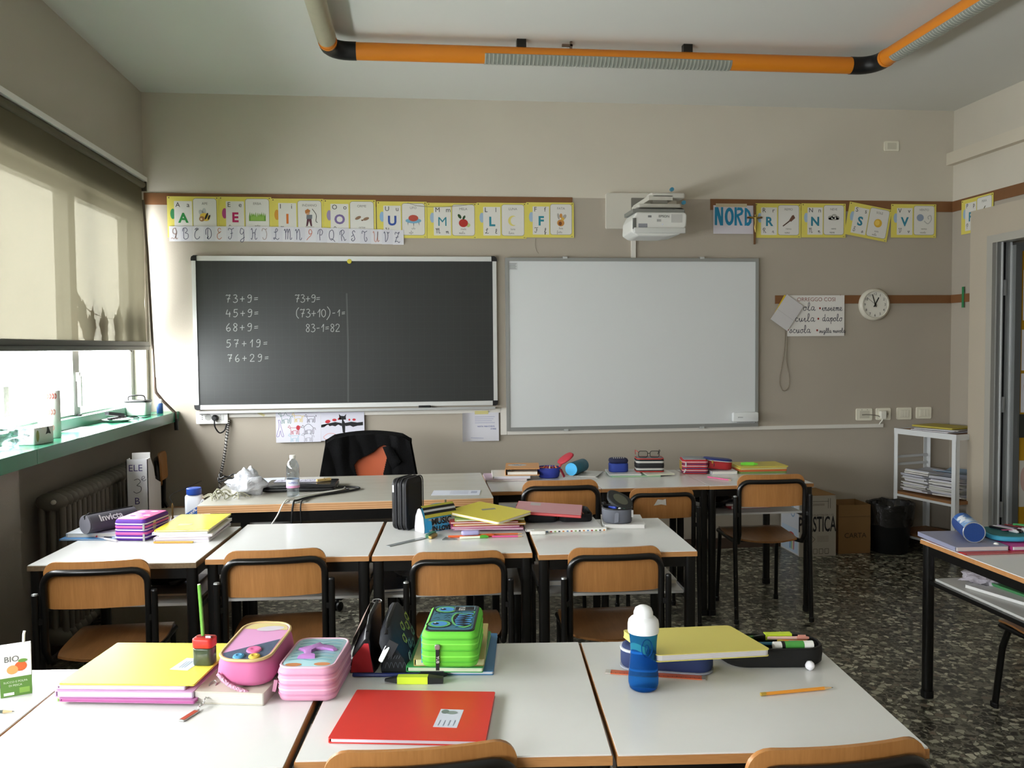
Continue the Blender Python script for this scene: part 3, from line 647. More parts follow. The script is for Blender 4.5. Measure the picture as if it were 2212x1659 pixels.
# strip of cursive capitals taped below the first cards: 21 folded paper squares in one band
st = thing('cursive_strip', 'long paper strip of hand-drawn cursive capitals under the first cards', 'paper strip', (-.855, D-.0115, 2.202))
LET = 'ABCDEFGHILMNOPQRSTUVZ'
stw = 1.551; x0 = -.775; cw = stw/21
g = MB()
for i in range(21):
    zc = -.008*math.sin(PI*i/20)*-1 - .016*(i/20)
    MB().box(x0+i*cw, x0+(i+1)*cw+.0006, zc, zc+.100, 0, .0012+.0006*(i % 2)).obj('paper_square', M('d3d2da' if i % 2 else 'd9d8de', .7), st, (0, 0, 0), (PI/2, 0, 0))
    colr = {'A': 'a8897f', 'E': 'c98a72', 'I': '9b8a86', 'O': 'c9735a', 'U': 'c98a7c'}.get(LET[i], '55566e')
    hand(LET[i], .074, .0040, M(colr, .7), st, (x0+i*cw+.012, -.0024, zc+.014), 'cursive_letter', rot=(PI/2, 0, 0), sx=.78)

# NORD sheet
nd = MB().box(-.148, .148, -.101, .101, 0, .001).obj('nord_sheet', M('cdc8cf', .7), None, (2.269, D-.0075, 2.376), WALL)
tag(nd, 'white sheet reading NORD in big blue hand-painted capitals', 'sign')
bl = M('2183ab', .7)
paint(nd, bl, 'letter', [[(-.138, -.04), (-.120, -.04), (-.120, .03), (-.098, -.042), (-.076, -.042), (-.076, .088), (-.092, .088), (-.092, .02), (-.112, .088), (-.138, .088)]], .0012)
ring = ell(-.030, .022, .034, .064, 0, 20); g = MB(); g.loft([[(x, y, .0012) for x, y in ring], [(x*.42+(-.030)*.58, (y-.022)*.6+.022, .0012) for x, y in ring]], False, False).obj('letter', bl, nd)
paint(nd, bl, 'letter', [[(.008, -.042), (.026, -.042), (.026, .088), (.008, .088)], [(.026, .066), (.03, .088), (.062, .086), (.076, .062), (.066, .036), (.026, .018), (.026, .038), (.05, .048), (.058, .06), (.05, .068)], [(.026, .02), (.04, .026), (.07, -.042), (.05, -.042)]], .0012)
paint(nd, bl, 'letter', [[(.084, -.044), (.100, -.040), (.100, .082), (.084, .086)], [(.100, .082), (.122, .06), (.136, .02), (.134, -.02), (.118, -.042), (.100, -.044), (.100, -.022), (.112, -.016), (.120, .01), (.112, .04), (.100, .06)]], .0012)
tp = MB().box(-.13, .10, -.012, .012, 0, .0006).obj('tape', M('c3b596', .5), nd, (0, .102, .001))
cr = thing('crucifix', 'small wooden crucifix with a gilded figure hanging between NORD and R', 'crucifix', (2.424, D-.012, 2.20), rot=(PI/2, 0, 0))
MB().prism(rrect(.013, .29, .003, 2, 0, .145), 0, .010).obj('upright', M('6b4a2c', .5), cr); MB().prism(rrect(.112, .012, .003, 2, 0, .190), .001, .011).obj('crossbar', M('6b4a2c', .5), cr)
MB().tube([(-.045, .196, .014), (-.02, .188, .017), (0, .192, .018), (.02, .188, .017), (.045, .196, .014)], .004, 6).ball((0, .203, .020), .008).tube([(0, .19, .018), (.003, .15, .019), (-.004, .12, .022), (.002, .085, .016)], [.010, .009, .007, .004], 8).obj('figure', M('b59a55', .35, metal=.7), cr, smooth=50)

# poster, folded sheet, cord, clock
po = MB().box(-.217, .217, -.148, .148, 0, .001).obj('spelling_poster', M('e0ddd8', .7), None, (2.891, D-.014, 1.686), WALL)
tag(po, 'white handwritten spelling poster headed ORREGGO COSI', 'poster')
text('ORREGGO COSI', .040, M('8d5347', .7), po, (-.145, .105, .0013)); hand('-', .02, .003, M('8d5347', .7), po, (.192, .14, .0013), 'accent', rot=(0, 0, 1))
ph = M('3b3b48', .7)
hand('vola', .058, .0042, ph, po, (-.13, .038, .0013), gap=.04); hand('insieme', .050, .0042, ph, po, (.045, .036, .0013), gap=.03, sx=.85)
hand('cuila', .058, .0042, ph, po, (-.16, -.042, .0013), gap=.04); hand('dapolo', .052, .0042, ph, po, (.048, -.040, .0013), gap=.03, sx=.9)
hand('scuola', .056, .0042, ph, po, (-.200, -.124, .0013), gap=.03, sx=.9); hand('suglla nuvola', .034, .0036, ph, po, (.026, -.124, .0013), gap=.03, sx=.85)
for x, y in ((.030, .054), (.018, -.022), (.010, -.106), (-.212, -.1)): MB().poly(ell(x, y, .007, .008), .0013).obj('red_dot', M('8f2f2c', .7), po)
fs = MB().box(-.076, .076, -.108, .108, 0, .003).obj('folded_sheet', M('c9c6c6', .7), None, (2.664, D-.030, 1.708), (PI/2, .60, 0))
tag(fs, 'blank pale folded sheet hanging tilted over the spelling poster', 'paper')
MB().rib([(-.076, -.02), (.076, -.02)], .002, .0033).obj('fold_crease', M('aaa8a6', .7), fs)
ys = MB().box(-.07, .07, -.075, .075, 0, .002).obj('yellow_sheet', M('d6b92f', .6), None, (2.672, D-.020, 1.738), (PI/2, .52, 0)); tag(ys, 'bright yellow sheet showing behind the folded pale sheet', 'paper')
cp = crom([(2.661, D-.012, 1.60), (2.650, D-.012, 1.42), (2.618, D-.012, 1.23), (2.632, D-.012, 1.16), (2.655, D-.012, 1.142), (2.684, D-.012, 1.165), (2.693, D-.012, 1.23), (2.668, D-.012, 1.38), (2.676, D-.012, 1.60)], 6)
tag(MB().tube(cp, .003, 6).obj('string_loop', M('8d8272', .7), smooth=60), 'thin grey cord loop hanging on the wall below the folded sheet', 'cord')
ck = thing('wall_clock', 'round white wall clock with black numerals above the light switches', 'clock', (3.335, D, 1.765), rot=WALL)
MB().lathe([(.112, 0), (.118, .012), (.116, .030), (.106, .040), (.098, .042), (.094, .036)], 40, cap1=False).obj('case', M('cfcabb', .35), ck, smooth=40)
MB().lathe([(.096, .030), (.096, .032)], 40).obj('dial', M('e2dfd4', .5), ck)
for k in range(1, 13):
    a = PI/2-k*PI/6; text(str(k), .026, ink, ck, (.078*math.cos(a), .078*math.sin(a)-.009, .0328), 'numeral', align='CENTER')
def handp(a, l, wd, z, nm): MB().box(-.02, l, -wd/2, wd/2, z, z+.0015).obj(nm, M('1a1a1a', .4), ck, (0, 0, 0), (0, 0, PI/2-a))
handp(math.radians(28), .058, .008, .0335, 'hour_hand'); handp(math.radians(342), .078, .006, .0352, 'minute_hand'); handp(math.radians(308), .085, .0015, .0368, 'second_hand')
MB().lathe([(.006, .033), (.006, .040)], 12).obj('hub', M('1a1a1a', .4), ck)

# switches and sockets
def plate(x, z, w_, h_, lab, kind):
    t = thing('switch_plate' if kind != 'socket' else 'socket_plate', lab, 'switch' if kind != 'socket' else 'socket', (x, D, z), rot=WALL)
    MB().prism(rrect(w_, h_, .010, 4), 0, .010).obj('frame', M('e9e5d3', .4), t)
    MB().prism(rrect(w_*.62, h_*.62, .004, 2), .010, .012).obj('insert', M('cfcbb9', .4), t)
    if kind == 'keys':
        for k in range(3): MB().box(-w_*.29+k*w_*.2, -w_*.29+k*w_*.2+w_*.18, -h_*.28, h_*.28, .012, .0145).obj('key', M('e6e2d2', .35), t)
    return t
t = plate(3.2725, .9585, .123, .088, 'white intercom wall plate with two screws, left of the plug adapter', 'blank')
for x in (-.02, .022): MB().lathe([(.003, 0), (.003, .002)], 8, (x, .034, .010)).obj('screw', M('8b8779', .4), t)
MB().tube([(-.02, -.002, .014), (.01, .0, .022), (.06, -.004, .02), (.10, -.010, .02), (.128, -.03, .025)], .003, 6).obj('loose_wire', M('7d766a', .6), t, smooth=60)
t = plate(3.4215, .9590, .113, .088, 'cream socket plate with a white adapter plugged in', 'socket')
MB().lathe([(.018, .012), (.018, .0135)], 20, (.022, 0, 0)).obj('socket_face', M('b9b5a5', .4), t)
for x in (.016, .028): MB().lathe([(.003, .0136), (.003, .0142)], 8, (x, 0, 0)).obj('hole', m_blackp, t)
ad = thing('plug_adapter', 'white plug adapter with a short white lead in the wall socket', 'plug', (3.405, D-.012, .955), rot=WALL)
MB().prism(rrect(.036, .056, .004, 2), 0, .034).obj('body', m_plastic, ad); MB().tube(crom([(.0, -.028, .015), (-.004, -.045, .014), (-.014, -.056, .01), (-.018, -.072, .002)], 5), .005, 8).obj('lead', m_plastic, ad, smooth=60)
plate(3.5845, .9600, .113, .088, 'cream light switch plate third from the left, with three keys', 'keys')
plate(3.739, .9625, .118, .086, 'cream light switch plate nearest the corner, with three keys', 'keys')
plate(3.4645, 2.918, .111, .072, 'cream blank wall plate high up near the ceiling corner', 'blank')

sb = thing('socket_box', 'white multi-socket box with a black plug under the blackboard corner', 'socket box', (-1.378, D, 1.020), rot=WALL)
MB().prism(rrect(.206, .084, .006, 3), 0, .035).obj('housing', m_white, sb)
for x in (-.062, .058): 
    MB().prism(rrect(.04, .05, .004, 2, x, .002), .035, .037).obj('socket_insert', M('d3d3cf', .4), sb)
    for k in (-1, 0, 1): MB().lathe([(.003, .037), (.003, .0376)], 8, (x, .002+k*.013, 0)).obj('hole', m_blackp, sb)
MB().lathe([(.022, .035), (.022, .036)], 18, (-.022, .002, 0)).obj('round_socket', M('a9a9a4', .4), sb)
pl = thing('black_plug', 'black mains plug with its lead in the socket box', 'plug', (-1.355, D-.036, 1.018), rot=WALL)
MB().lathe([(.020, 0), (.021, .018), (.013, .036)], 16).obj('body', m_blackp, pl, smooth=40)
MB().tube(crom([(0, -.012, .03), (.004, -.06, .03), (.03, -.10, .02), (.06, -.085, .008), (.076, -.04, .006)], 6), .005, 8).obj('lead', m_blackp, pl, smooth=60)
sp = thing('spiral_cable', 'cables in a black and white spiral wrap dropping from the socket box', 'cable', (-1.28, D-.02, .5))
pth = crom([(.012, 0, .50), (.0, -.01, .42), (-.016, -.01, .3), (-.032, -.02, .2), (-.05, -.03, .1), (-.056, -.04, -.1), (-.05, -.04, -.42)], 8)
MB().tube(pth, .007, 8).obj('cable_core', M('c9c6c4', .5), sp, smooth=60)
hp = []
for i in range(len(pth)-1):
    for k in range(5):
        p = pth[i].lerp(pth[i+1], k/5); a = (i*5+k)*.9; hp.append(p+Vector((math.cos(a)*.0085, math.sin(a)*.0085, 0)))
MB().tube(hp, .0032, 5).obj('wrap', m_blackp, sp, smooth=60)

# drawings
an = MB().box(-.150, .150, -.105, .105, 0, .001).obj('animal_drawing', M('dcdbe6', .7), None, (-.810, D-.020, .945), WALL)
tag(an, 'child drawing of coloured animals on white paper under the blackboard', 'drawing')
def ani(pts, c, x, y, s): lines(an, M(c, .7), 'animal_outline', [[(x+a*s, y+b*s) for a, b in p] for p in pts], .0028, .0012)
def beast(hump=0, neck=.5, bulk=.45, tail=.3, mane=0):
    top_ = [(-1.15, neck+.25), (-1.3, neck+.05), (-1.05, neck-.02), (-.8, .25), (-.75, .45), (-.3, bulk+.1), (0, bulk+.1+hump), (.35, bulk+.1), (.8, .42), (1.0, .1)]
    leg = [[(-.72, .2), (-.70, -.35), (-.78, -.9), (-.58, -.9), (-.50, -.25)], [(-.42, -.2), (-.36, -.85), (-.2, -.85), (-.25, -.2)], [(-.25, -.2), (.45, -.15)], [(.45, -.15), (.42, -.85), (.58, -.85), (.66, -.2)], [(.78, .1), (.80, -.88), (.98, -.88), (1.0, .1)]]
    return [top_] + leg + [[(1.0, .2), (1.25, .2+tail), (1.35, -.2+tail)], [(-1.15, neck+.25), (-1.0, neck+.45), (-.85, neck+.2), (-.75, .45)]]
ani(beast(.55, .75), '4c7d6f', -.085, .060, .036); ani(beast(0, .7), 'd6bb4c', -.002, .062, .030); ani(beast(0, .45, .3, .5), '5c5a68', .082, .058, .030); ani(beast(0, .5, .35, .6), 'b8414a', -.028, -.020, .032); ani(beast(.1, .3, .75, 0), '55545f', .066, -.016, .036); ani(beast(0, .4, .3, .7), '9fc0d0', -.03, -.072, .030); ani(beast(0, .35, .6, .1), '9a98a6', .062, -.070, .032)
ani([[(-.2,1.4),(.1,1.3),(.2,.4),(.6,-1.2),(.3,-1.2),(.1,-.3),(-.1,-1.2),(-.5,-1.2),(-.1,.3),(-.2,1.4)]], '6d55a0', -.125, -.01, .042)
MB().poly(ell(-.002, -.006, .013, .017), .0013).obj('red_mane', M('bb3440', .7), an)
bt = MB().box(-.147, .147, -.098, .098, 0, .001).obj('bat_drawing', M('d9d8e4', .7), None, (-.512, D-.021, .944), WALL)
tag(bt, 'child drawing of a black bat with red drops beside the teacher chair', 'drawing')
bk = M('17171b', .7)
paint(bt, bk, 'bat_body', [[(-.025, .085), (-.022, .065), (-.024, .045), (.024, .045), (.022, .066), (.026, .085), (.012, .070), (-.012, .072)], [(-.004, .046), (.004, .046), (.018, .02), (.016, -.045), (.0, -.044), (-.006, .01)]], .0012)
paint(bt, bk, 'bat_wing', [[(-.006, .022), (-.05, .03), (-.09, .022), (-.125, -.004), (-.145, -.006), (-.14, .006), (-.145, .012), (-.118, .006), (-.098, .012), (-.088, .002), (-.07, .006), (-.05, .0), (-.03, .012), (-.006, -.0)]], .0012)
paint(bt, bk, 'bat_wing', [[(.012, .022), (.06, .030), (.10, .024), (.138, .028), (.138, .004), (.10, .002), (.07, -.006), (.05, .004), (.02, .0)]], .0012)
paint(bt, M('c22f38', .7), 'red_drop', [ell(-.10, .034, .018, .012, .2), ell(-.055, .044, .015, .009), ell(-.022, .052, .012, .007, .5), ell(.046, .044, .007, .007), ell(.078, .044, .012, .008)], .0012)
lines(bt, M('dca3a2', .7), 'pink_scribble', [[(-.13, -.07), (-.10, -.05), (-.06, -.05), (-.04, -.07), (-.07, -.09), (-.12, -.085), (-.13, -.07)]], .004, .0012)
nt_ = MB(); nt_.loft([[(x, y, .001+.03*max(0, (-.06-x)/.07)**2) for y in (-.1, 0, .1)] for x in [-.128+.256*i/12 for i in range(13)]], False, False, False)
ns = nt_.obj('squared_note', M('d8d7de', .7), None, (.437, D-.022, .922), WALL, 60); tag(ns, 'squared paper note taped up, its left edge curling, right of the teacher chair', 'paper')
lines(ns, M('9c9fc0', .7), 'faint_print', [[(-.04, .07-.014*k), (.10-.01*(k % 3), .07-.014*k)] for k in range(4)] + [[(-.08, -.075), (.02, -.08)]], .003, .0022, False)
text('NOTA  MAI CI BASI,', .014, M('3a4ba0', .7), ns, (-.022, -.002, .0022)); text('STARE', .014, M('3a4ba0', .7), ns, (.07, -.02, .0022))
MB().box(-.04, .055, .088, .112, .0012, .0018).obj('tape', M('d9cf8c', .5), ns)
tag(MB().box(-.02, .03, -.008, .008, 0, .0008).obj('tape_scrap', M('cfc690', .5), None, (-1.06, D-.019, 1.04), (PI/2, .5, 0)), 'torn scrap of yellow tape on the duct under the blackboard', 'tape')
tag(MB().box(-.002, .022, -.075, .075, 0, .002).obj('green_notice', M('2f7d4c', .6), None, (XR-.014, 5.83, 1.81), (PI/2, 0, -PI/2)), 'narrow green card on the brown rail beside the door box', 'card')

# projector on its wall mount
mtm = thing('projector_mount', 'white wall plate and arm holding the projector above the whiteboard', 'mount', (1.59, D, 2.30))
MB().prism(rrect(.508, .250, .012, 3, 0, .128), 0, .028).obj('wall_plate', M('cfcbbf', .45), mtm, (0, 0, 0), WALL)
MB().prism(rrect(.19, .16, .006, 2, .02, .14), .028, .0285).obj('plate_recess', M('77756c', .5), mtm, (0, 0, 0), WALL)
arm = MB(); arm.box(-.06, .10, -.44, -.02, .135, .165); arm.obj('arm', M('c6c3b8', .4), mtm)
MB().rbox(.24, .12, .150, .185, .02, .010, .07, -.38).obj('arm_cover', M('cac7bd', .4), mtm, smooth=40)
MB().rbox(.30, .16, .080, .105, .02, .006, .0, -.40).obj('bracket_plate', M('c2bfb4', .4), mtm, smooth=40)
for x, z in ((.085, .20), (.165, .115)):
    MB().lathe([(.013, 0), (.013, .02)], 12).obj('knob', M('3d7f99', .4), mtm, (x, -.46, z), WALL)
MB().bar((.02, -.40, .10), (.02, -.40, .16), .10, .05, (0, 1, 0)).obj('joint', M('8b897f', .5), mtm)
pj_ = thing('projector', 'white short-throw projector hung above the whiteboard', 'projector', (1.568, 5.42, 2.185))
pj_.scale = (.90, 1, .88)
prof = [(-.205, .03), (-.20, .115), (-.17, .175), (.19, .175), (.205, .155), (.20, .075), (.15, .012), (.06, .0), (-.16, .0)]
g = MB(); g.loft([[(x, y, z) for x, z in prof] for y in (0, .26)])
body = g.obj('body', M('d9d9d4', .4), pj_); bm = body.modifiers.new('b', 'BEVEL'); bm.width = .015; bm.segments = 3
MB().box(-.19, .19, .02, .25, .174, .20).obj('top_cover', M('7f807a', .5), pj_)
MB().rbox(.38, .02, .02, .06, .008, .004, 0, -.004).obj('front_lip', M('c9cac6', .4), pj_, smooth=40)
for k in range(7): MB().box(-.198+.004*k, -.196+.004*k, -.003, .0, .05, .13).obj('vent_slat', M('6b6c69', .5), pj_)
for (x0, x1, z0, z1, c_) in ((-.02, .01, .105, .122, 'a3a3a0'), (.085, .165, .10, .16, 'bdbdb9'), (-.155, -.09, .05, .09, '8e9096')): MB().box(x0, x1, -.002, .0, z0, z1).obj('label', M(c_, .5), pj_)
text('EPSON', .026, M('4b4c4e', .5), pj_, (-.008, -.0035, .135), 'lettering', WALL)
MB().box(-.085, -.06, -.002, 0, .135, .15).obj('emblem', M('7a7b7b', .5), pj_); MB().ball((.02, -.006, .085), .004).obj('indicator', M('dfe6ff', .3), pj_)
MB().tube(crom([(.10, .2, .20), (.15, .12, .225), (.20, .08, .21), (.215, .10, .18)], 6), .006, 6).obj('cable', m_blackp, pj_, smooth=60)

# thread across the U and M cards, chipped paint on the door surround
tag(MB().tube(crom([(-.05, D-.0125, 2.472), (.02, D-.0125, 2.452), (.12, D-.0125, 2.445), (.26, D-.0125, 2.450), (.41, D-.0125, 2.468)], 6), .0012, 5).obj('loose_thread', M('8d8672', .7), smooth=60), 'thin loose thread sagging across the U and M cards', 'thread')
tag(MB().tube(crom([(.84, D-.002, 2.235), (.835, D-.002, 2.19), (.845, D-.002, 2.15), (.86, D-.002, 2.13)], 5), .0014, 5).obj('hanging_thread', M('8d8474', .7), smooth=60), 'short thread hanging on the wall below the F card', 'thread')
# ------------------------------------------------------------------ school desks
DW, DD, DH = .592, .612, .717
def make_desk(raw=False):
    t = thing('school_desk', 'x', 'desk')
    MB().box(.002, DW-.002, .002, DD-.002, DH-.003, DH).obj('laminate_top', m_lam, t)
    MB().box(0, DW, 0, DD, DH-.021, DH-.003).obj('top_board', m_lam_raw if raw else m_edge, t)
    lo = [(.022, .025), (DW-.022, .025), (.022, DD-.025), (DW-.022, DD-.025)]
    for x, y in lo: MB().prism(rrect(.040, .034, .012, 3, x, y), .012, DH-.021).obj('leg', m_steel, t, smooth=50)
    for x, y in lo: MB().prism(rrect(.044, .038, .012, 3, x, y), 0, .03).obj('foot_cap', m_blackp, t)
    z0, z1 = DH-.062, DH-.021
    MB().box(.04, DW-.04, .016, .036, z0, z1).obj('front_rail', m_steel, t); MB().box(.04, DW-.04, DD-.036, DD-.016, z0, z1).obj('back_rail', m_steel, t)
    for x in (.022, DW-.022): MB().box(x-.010, x+.010, .04, DD-.04, z0, z1).obj('side_rail', m_steel, t)
    for x in (.022, DW-.022): MB().box(x-.008, x+.008, .04, DD-.04, DH-.196, DH-.178).obj('shelf_bracket', m_steel, t)
    MB().box(.034, DW-.034, .07, DD-.05, DH-.178, DH-.168).obj('shelf', m_shelf, t)
    return t
desk0 = make_desk(); desk1 = make_desk(True)
DESKS = {}
def put_desk(k, x, y, a, lab, raw=False, z=1.0):
    src = desk1 if raw else desk0
    if not src.get('used'): o = src; o['used'] = 1
    else: o = dup(src)
    o.location = (x, y, 0); o.rotation_euler = (0, 0, a); o.scale = (1, 1, z)
    tag(o, lab, 'desk', 'school desks in rows'); DESKS[k] = o
put_desk('C4', .362, 1.534, -.078, 'white school desk nearest the camera carrying the blue bottle')
put_desk('C3', -.236, 1.588, -.085, 'white school desk nearest the camera carrying the red folder')
put_desk('C2', -.842, 1.605, -.068, 'white school desk nearest the camera carrying the pink cases and yellow folder')
put_desk('C1', -1.446, 1.560, -.080, 'white school desk at the left edge carrying the juice carton')
put_desk('B1', -1.388, 3.186, -.062, 'white school desk with a worn dark edge, by the radiator', raw=True)
put_desk('B2', -.776, 3.190, -.055, 'empty white school desk in the middle row')
put_desk('B3', -.174, 3.153, -.055, 'white school desk in the middle row carrying the heap of notebooks')
put_desk('B4', .435, 3.082, -.045, 'white school desk at the right end of the middle row')
put_desk('A1', .380, 4.470, 0, 'white school desk in the front row touching the teacher desk')
put_desk('A2', .974, 4.470, 0, 'white school desk in the middle of the front row, carrying the glasses')
put_desk('A3', 1.568, 4.466, 0, 'white school desk at the right end of the front row')
put_desk('R', 2.085, 2.655, 0, 'white school desk at the right edge carrying the blue tube case', z=.662/.717); DESKS['R'].scale = (1, 1.124, .662/.717)
for k in DESKS.values():
    if 'used' in k: del k['used']

# ------------------------------------------------------------------ school chairs (facing +Y, origin below the middle of the back)
def make_chair():
    t = thing('school_chair', 'x', 'chair'); w = .178
    def sag(x): return .022*(x/w)**2
    # plywood backrest: curved panel, lower edge bowed, rounded upper corners
    n = 26; out = []
    def outline(u):   # half-width and z limits along x
        x = -w+2*w*u; e = min(u, 1-u)*2*w
        top = .765-(.0 if e > .045 else .045-math.sqrt(max(0, .045**2-(.045-e)**2)))
        bot = .598-.0*(x) + (.0 if e > .03 else .022-math.sqrt(max(0, .022**2-(.022-min(e*.8, .022))**2)))
        return x, bot, top
    L = []
    for i in range(n+1):
        x, b, tt = outline(.0015+.997*(.5-.5*math.cos(PI*i/n))); ys = sag(x)
        L.append([(x, ys, b), (x, ys-.002, (b+tt)/2), (x, ys-.004, tt), (x, ys+.007, tt), (x, ys+.009, (b+tt)/2), (x, ys+.011, b)])
    MB().loft(L).obj('backrest', m_ply, t, smooth=40)
    # seat: slightly dished, waterfall front
    L = []
    for i in range(13):
        v = i/12; y = .035+.345*v; hw = .165+.012*math.sin(PI*v)-(.02*(1-v)**4)
        z = .425+.010*v-.012*math.sin(PI*v)-.022*max(0, v-.8)**2*25*.6
        row = [(hw*u, y-(.03*(1-abs(u)**2)*(1-v)**3), z-.010*(1-u*u)*(1-v)) for u in (-1, -.75, -.4, 0, .4, .75, 1)]
        L.append(row + [(a, b, c-.009) for a, b, c in reversed(row)])
    MB().loft(L).obj('seat', m_plyseat, t, smooth=50)
    # inverted-U back tube running down and forward under the seat
    r = .0125; x1 = w-.004; p = []
    zt = .730
    left = [(-x1+.006, .37, .402), (-x1+.006, .10, .402), (-x1+.003, .03, .410), (-x1, .006, .455), (-x1, -.004+sag(x1)-.008, .60), (-x1, sag(x1)-.016, zt-.05)]
    arc = [(-x1+.05*(1-math.cos(a)), 0, zt-.05+.05*math.sin(a)) for a in [PI/2*k/5 for k in range(1, 6)]]
    arc = [(x, sag(x)-.016, z) for x, _, z in arc]
    mid = [(x, sag(x)-.016, zt) for x in (-.08, -.03, .03, .08)]
    pts = left + arc + mid + [(-x, y, z) for x, y, z in reversed(arc)] + [(-x, y, z) for x, y, z in reversed(left)]
    MB().tube(pts, r, 10).obj('back_frame', m_steel, t, smooth=60)
    for s in (-1, 1):
        xo = s*(x1+.024)
        MB().tube([(xo, -.030, .012), (xo, -.004, .40), (xo, -.006, .655)], .0115, 10).obj('leg', m_steel, t, smooth=60)
        MB().lathe([(.0118, 0), (.010, .005), (.003, .007)], 10, (xo, -.006, .655)).obj('end_cap', m_alud if s < 0 else m_blackp, t)
        MB().bar((s*x1, .008, .56), (xo, -.004, .56), .018, .02).obj('bracket', m_steel, t)
        MB().tube([(s*(x1-.004), .385, .012), (s*(x1-.010), .365, .30), (s*(x1-.006), .34, .395), (s*(x1-.006), .30, .402)], .0105, 10).obj('leg', m_steel, t, smooth=60)
        MB().lathe([(.013, 0), (.014, .02), (.0115, .025)], 10, (xo, -.031, 0)).obj('foot', m_blackp, t)
        MB().lathe([(.013, 0), (.014, .02), (.0115, .025)], 10, (s*(x1-.004), .386, 0)).obj('foot', m_blackp, t)
    MB().bar((-x1, .355, .405), (x1, .355, .405), .016, .016).obj('crossbar', m_steel, t); MB().bar((-x1, .12, .400), (x1, .12, .400), .016, .016).obj('crossbar', m_steel, t)
    return t
chair0 = make_chair(); first_chair = [True]
def put_chair(x, y, a, s, lab, sc=None):
    o = chair0 if first_chair[0] else dup(chair0)
    first_chair[0] = False
    o.location = (x, y, 0); o.rotation_euler = (0, 0, a); o.scale = sc or (s, s, s)
    return tag(o, lab, 'chair', 'school chairs at the desks')
put_chair(-1.112, 3.060, .02, .985, 'beech school chair pushed in at the worn desk by the radiator')
put_chair(-.512, 3.085, .03, 1.0, 'beech school chair at the empty desk in the middle row')
ch_b3 = put_chair(.141, 3.090, -.03, .96, 'beech school chair behind the green monster pencil case')
put_chair(.712, 3.028, -.02, .975, 'beech school chair at the right end of the middle row')
put_chair(.700, 4.150, -.03, 1.07, 'beech school chair in the front row nearest the teacher desk')
ch_a2 = put_chair(1.268, 4.330, -.02, .96, 'low beech school chair with a torn white sticker on its back')
put_chair(1.872, 4.345, -.04, 1.03, 'beech school chair in the front row beside the cardboard boxes')
put_chair(.0, 1.520, .03, .99, 'beech school chair in front of the red folder, cut by the frame')
put_chair(.756, 1.440, .04, .985, 'beech school chair in front of the orange pencil, cut by the frame')
put_chair(2.475, 2.565, 0, .9, 'beech school chair half hidden under the desk at the right edge', sc=(.94, 1.60, .86))
put_chair(-1.625, 5.585, -1.38, 1.08, 'dark beech chair back behind the white file box in the corner')
stk = [(-.062, .0), (-.04, .034), (-.012, .030), (.005, .036), (.008, .0), (-.02, .006)]
MB().poly(stk, 0).obj('torn_sticker', M('c9c4ba', .6, var=.2, vscale=60), ch_a2, (.01, -.0075, .672), WALL)

# ------------------------------------------------------------------ teacher desk
td = thing('teacher_desk', 'wide teacher desk with grey wood top and striped plywood edge', 'desk', (-.330, 4.052, 0)); tw, tdp = 1.370, .815
m_tt = wood('grey_desk_top', 'b5b1a4', 'c3bfb3', 'X', 3, .25, 6, .3)
MB().box(-tw/2, tw/2, 0, tdp, .757, .760).obj('laminate_top', m_tt, td)
lay = [('c99767', .7235, .757)]
for k in range(7):
    z0 = .722+k*.005; MB().box(-tw/2, tw/2, 0, tdp, z0, z0+.005).obj('ply_layer', M('d3a577' if k % 2 == 0 else 'b98555', .55, var=.06, vscale=30), td)
MB().box(-tw/2+.05, tw/2-.05, .05, .08, .665, .722).obj('front_rail', m_steel, td); MB().box(-tw/2+.05, tw/2-.05, tdp-.08, tdp-.05, .665, .722).obj('back_rail', m_steel, td)
for x in (-tw/2+.07, tw/2-.07):
    for y in (.07, tdp-.07): MB().prism(rrect(.05, .05, .008, 2, x, y), 0, .722).obj('leg', m_steel, td)
    MB().box(x-.012, x+.012, .09, tdp-.09, .68, .722).obj('side_rail', m_steel, td)
MB().box(-tw/2+.10, tw/2-.10, tdp-.075, tdp-.06, .33, .665).obj('modesty_panel', M('a9a8a4', .5), td)

# office chair with cardigan
oc = thing('teacher_chair', 'orange-backed swivel chair with brown seat behind the teacher desk', 'chair', (-.30, 5.09, 0))
bp_ = []
def cback(u, v): # u -1..1 across, v 0..1 up
    hwid = .285-.045*v; x = hwid*u; z = .60+.345*v-.035*(u*u)*v*v; return (x, .19-.05*u*u+.05*v, z)
g = MB(); n = 12; L = []
for j in range(9):
    row = [cback(-1+2*i/n, j/8) for i in range(n+1)]; L.append(row + [(x, y+.02, z) for x, y, z in reversed(row)])
g.loft(L).obj('backrest', M('b5532a', .6, var=.08), oc, smooth=50)
MB().rbox(.50, .46, .475, .545, .12, .025, 0, -.05).obj('seat', M('3a231d', .8, var=.1), oc, smooth=50)
MB().bar((0, .14, .46), (0, .225, .72), .06, .012, (0, 1, 0)).obj('back_support', m_blackp, oc)
MB().lathe([(.032, .10), (.032, .30), (.020, .30), (.020, .47)], 14).obj('gas_column', m_blackp, oc, smooth=40)
for k in range(5):
    a = 2*PI*k/5+.35; MB().bar((0, 0, .11), (.29*math.cos(a), .29*math.sin(a), .075), .045, .03).obj('base_arm', m_blackp, oc)
    cs = MB(); 
    for q in (-.014, .014): cs.lathe([(.010, q-.008), (.026, q-.006), (.026, q+.006), (.010, q+.008)], 14)
    cs.xf(Matrix.Translation((.29*math.cos(a), .29*math.sin(a), .027)) @ Matrix.Rotation(a, 4, 'Z') @ Matrix.Rotation(PI/2, 4, 'X')).obj('caster', m_blackp, oc, smooth=40)
    MB().tube([(.29*math.cos(a), .29*math.sin(a), .03), (.29*math.cos(a), .29*math.sin(a), .08)], .008, 6).obj('caster_stem', m_blackp, oc)
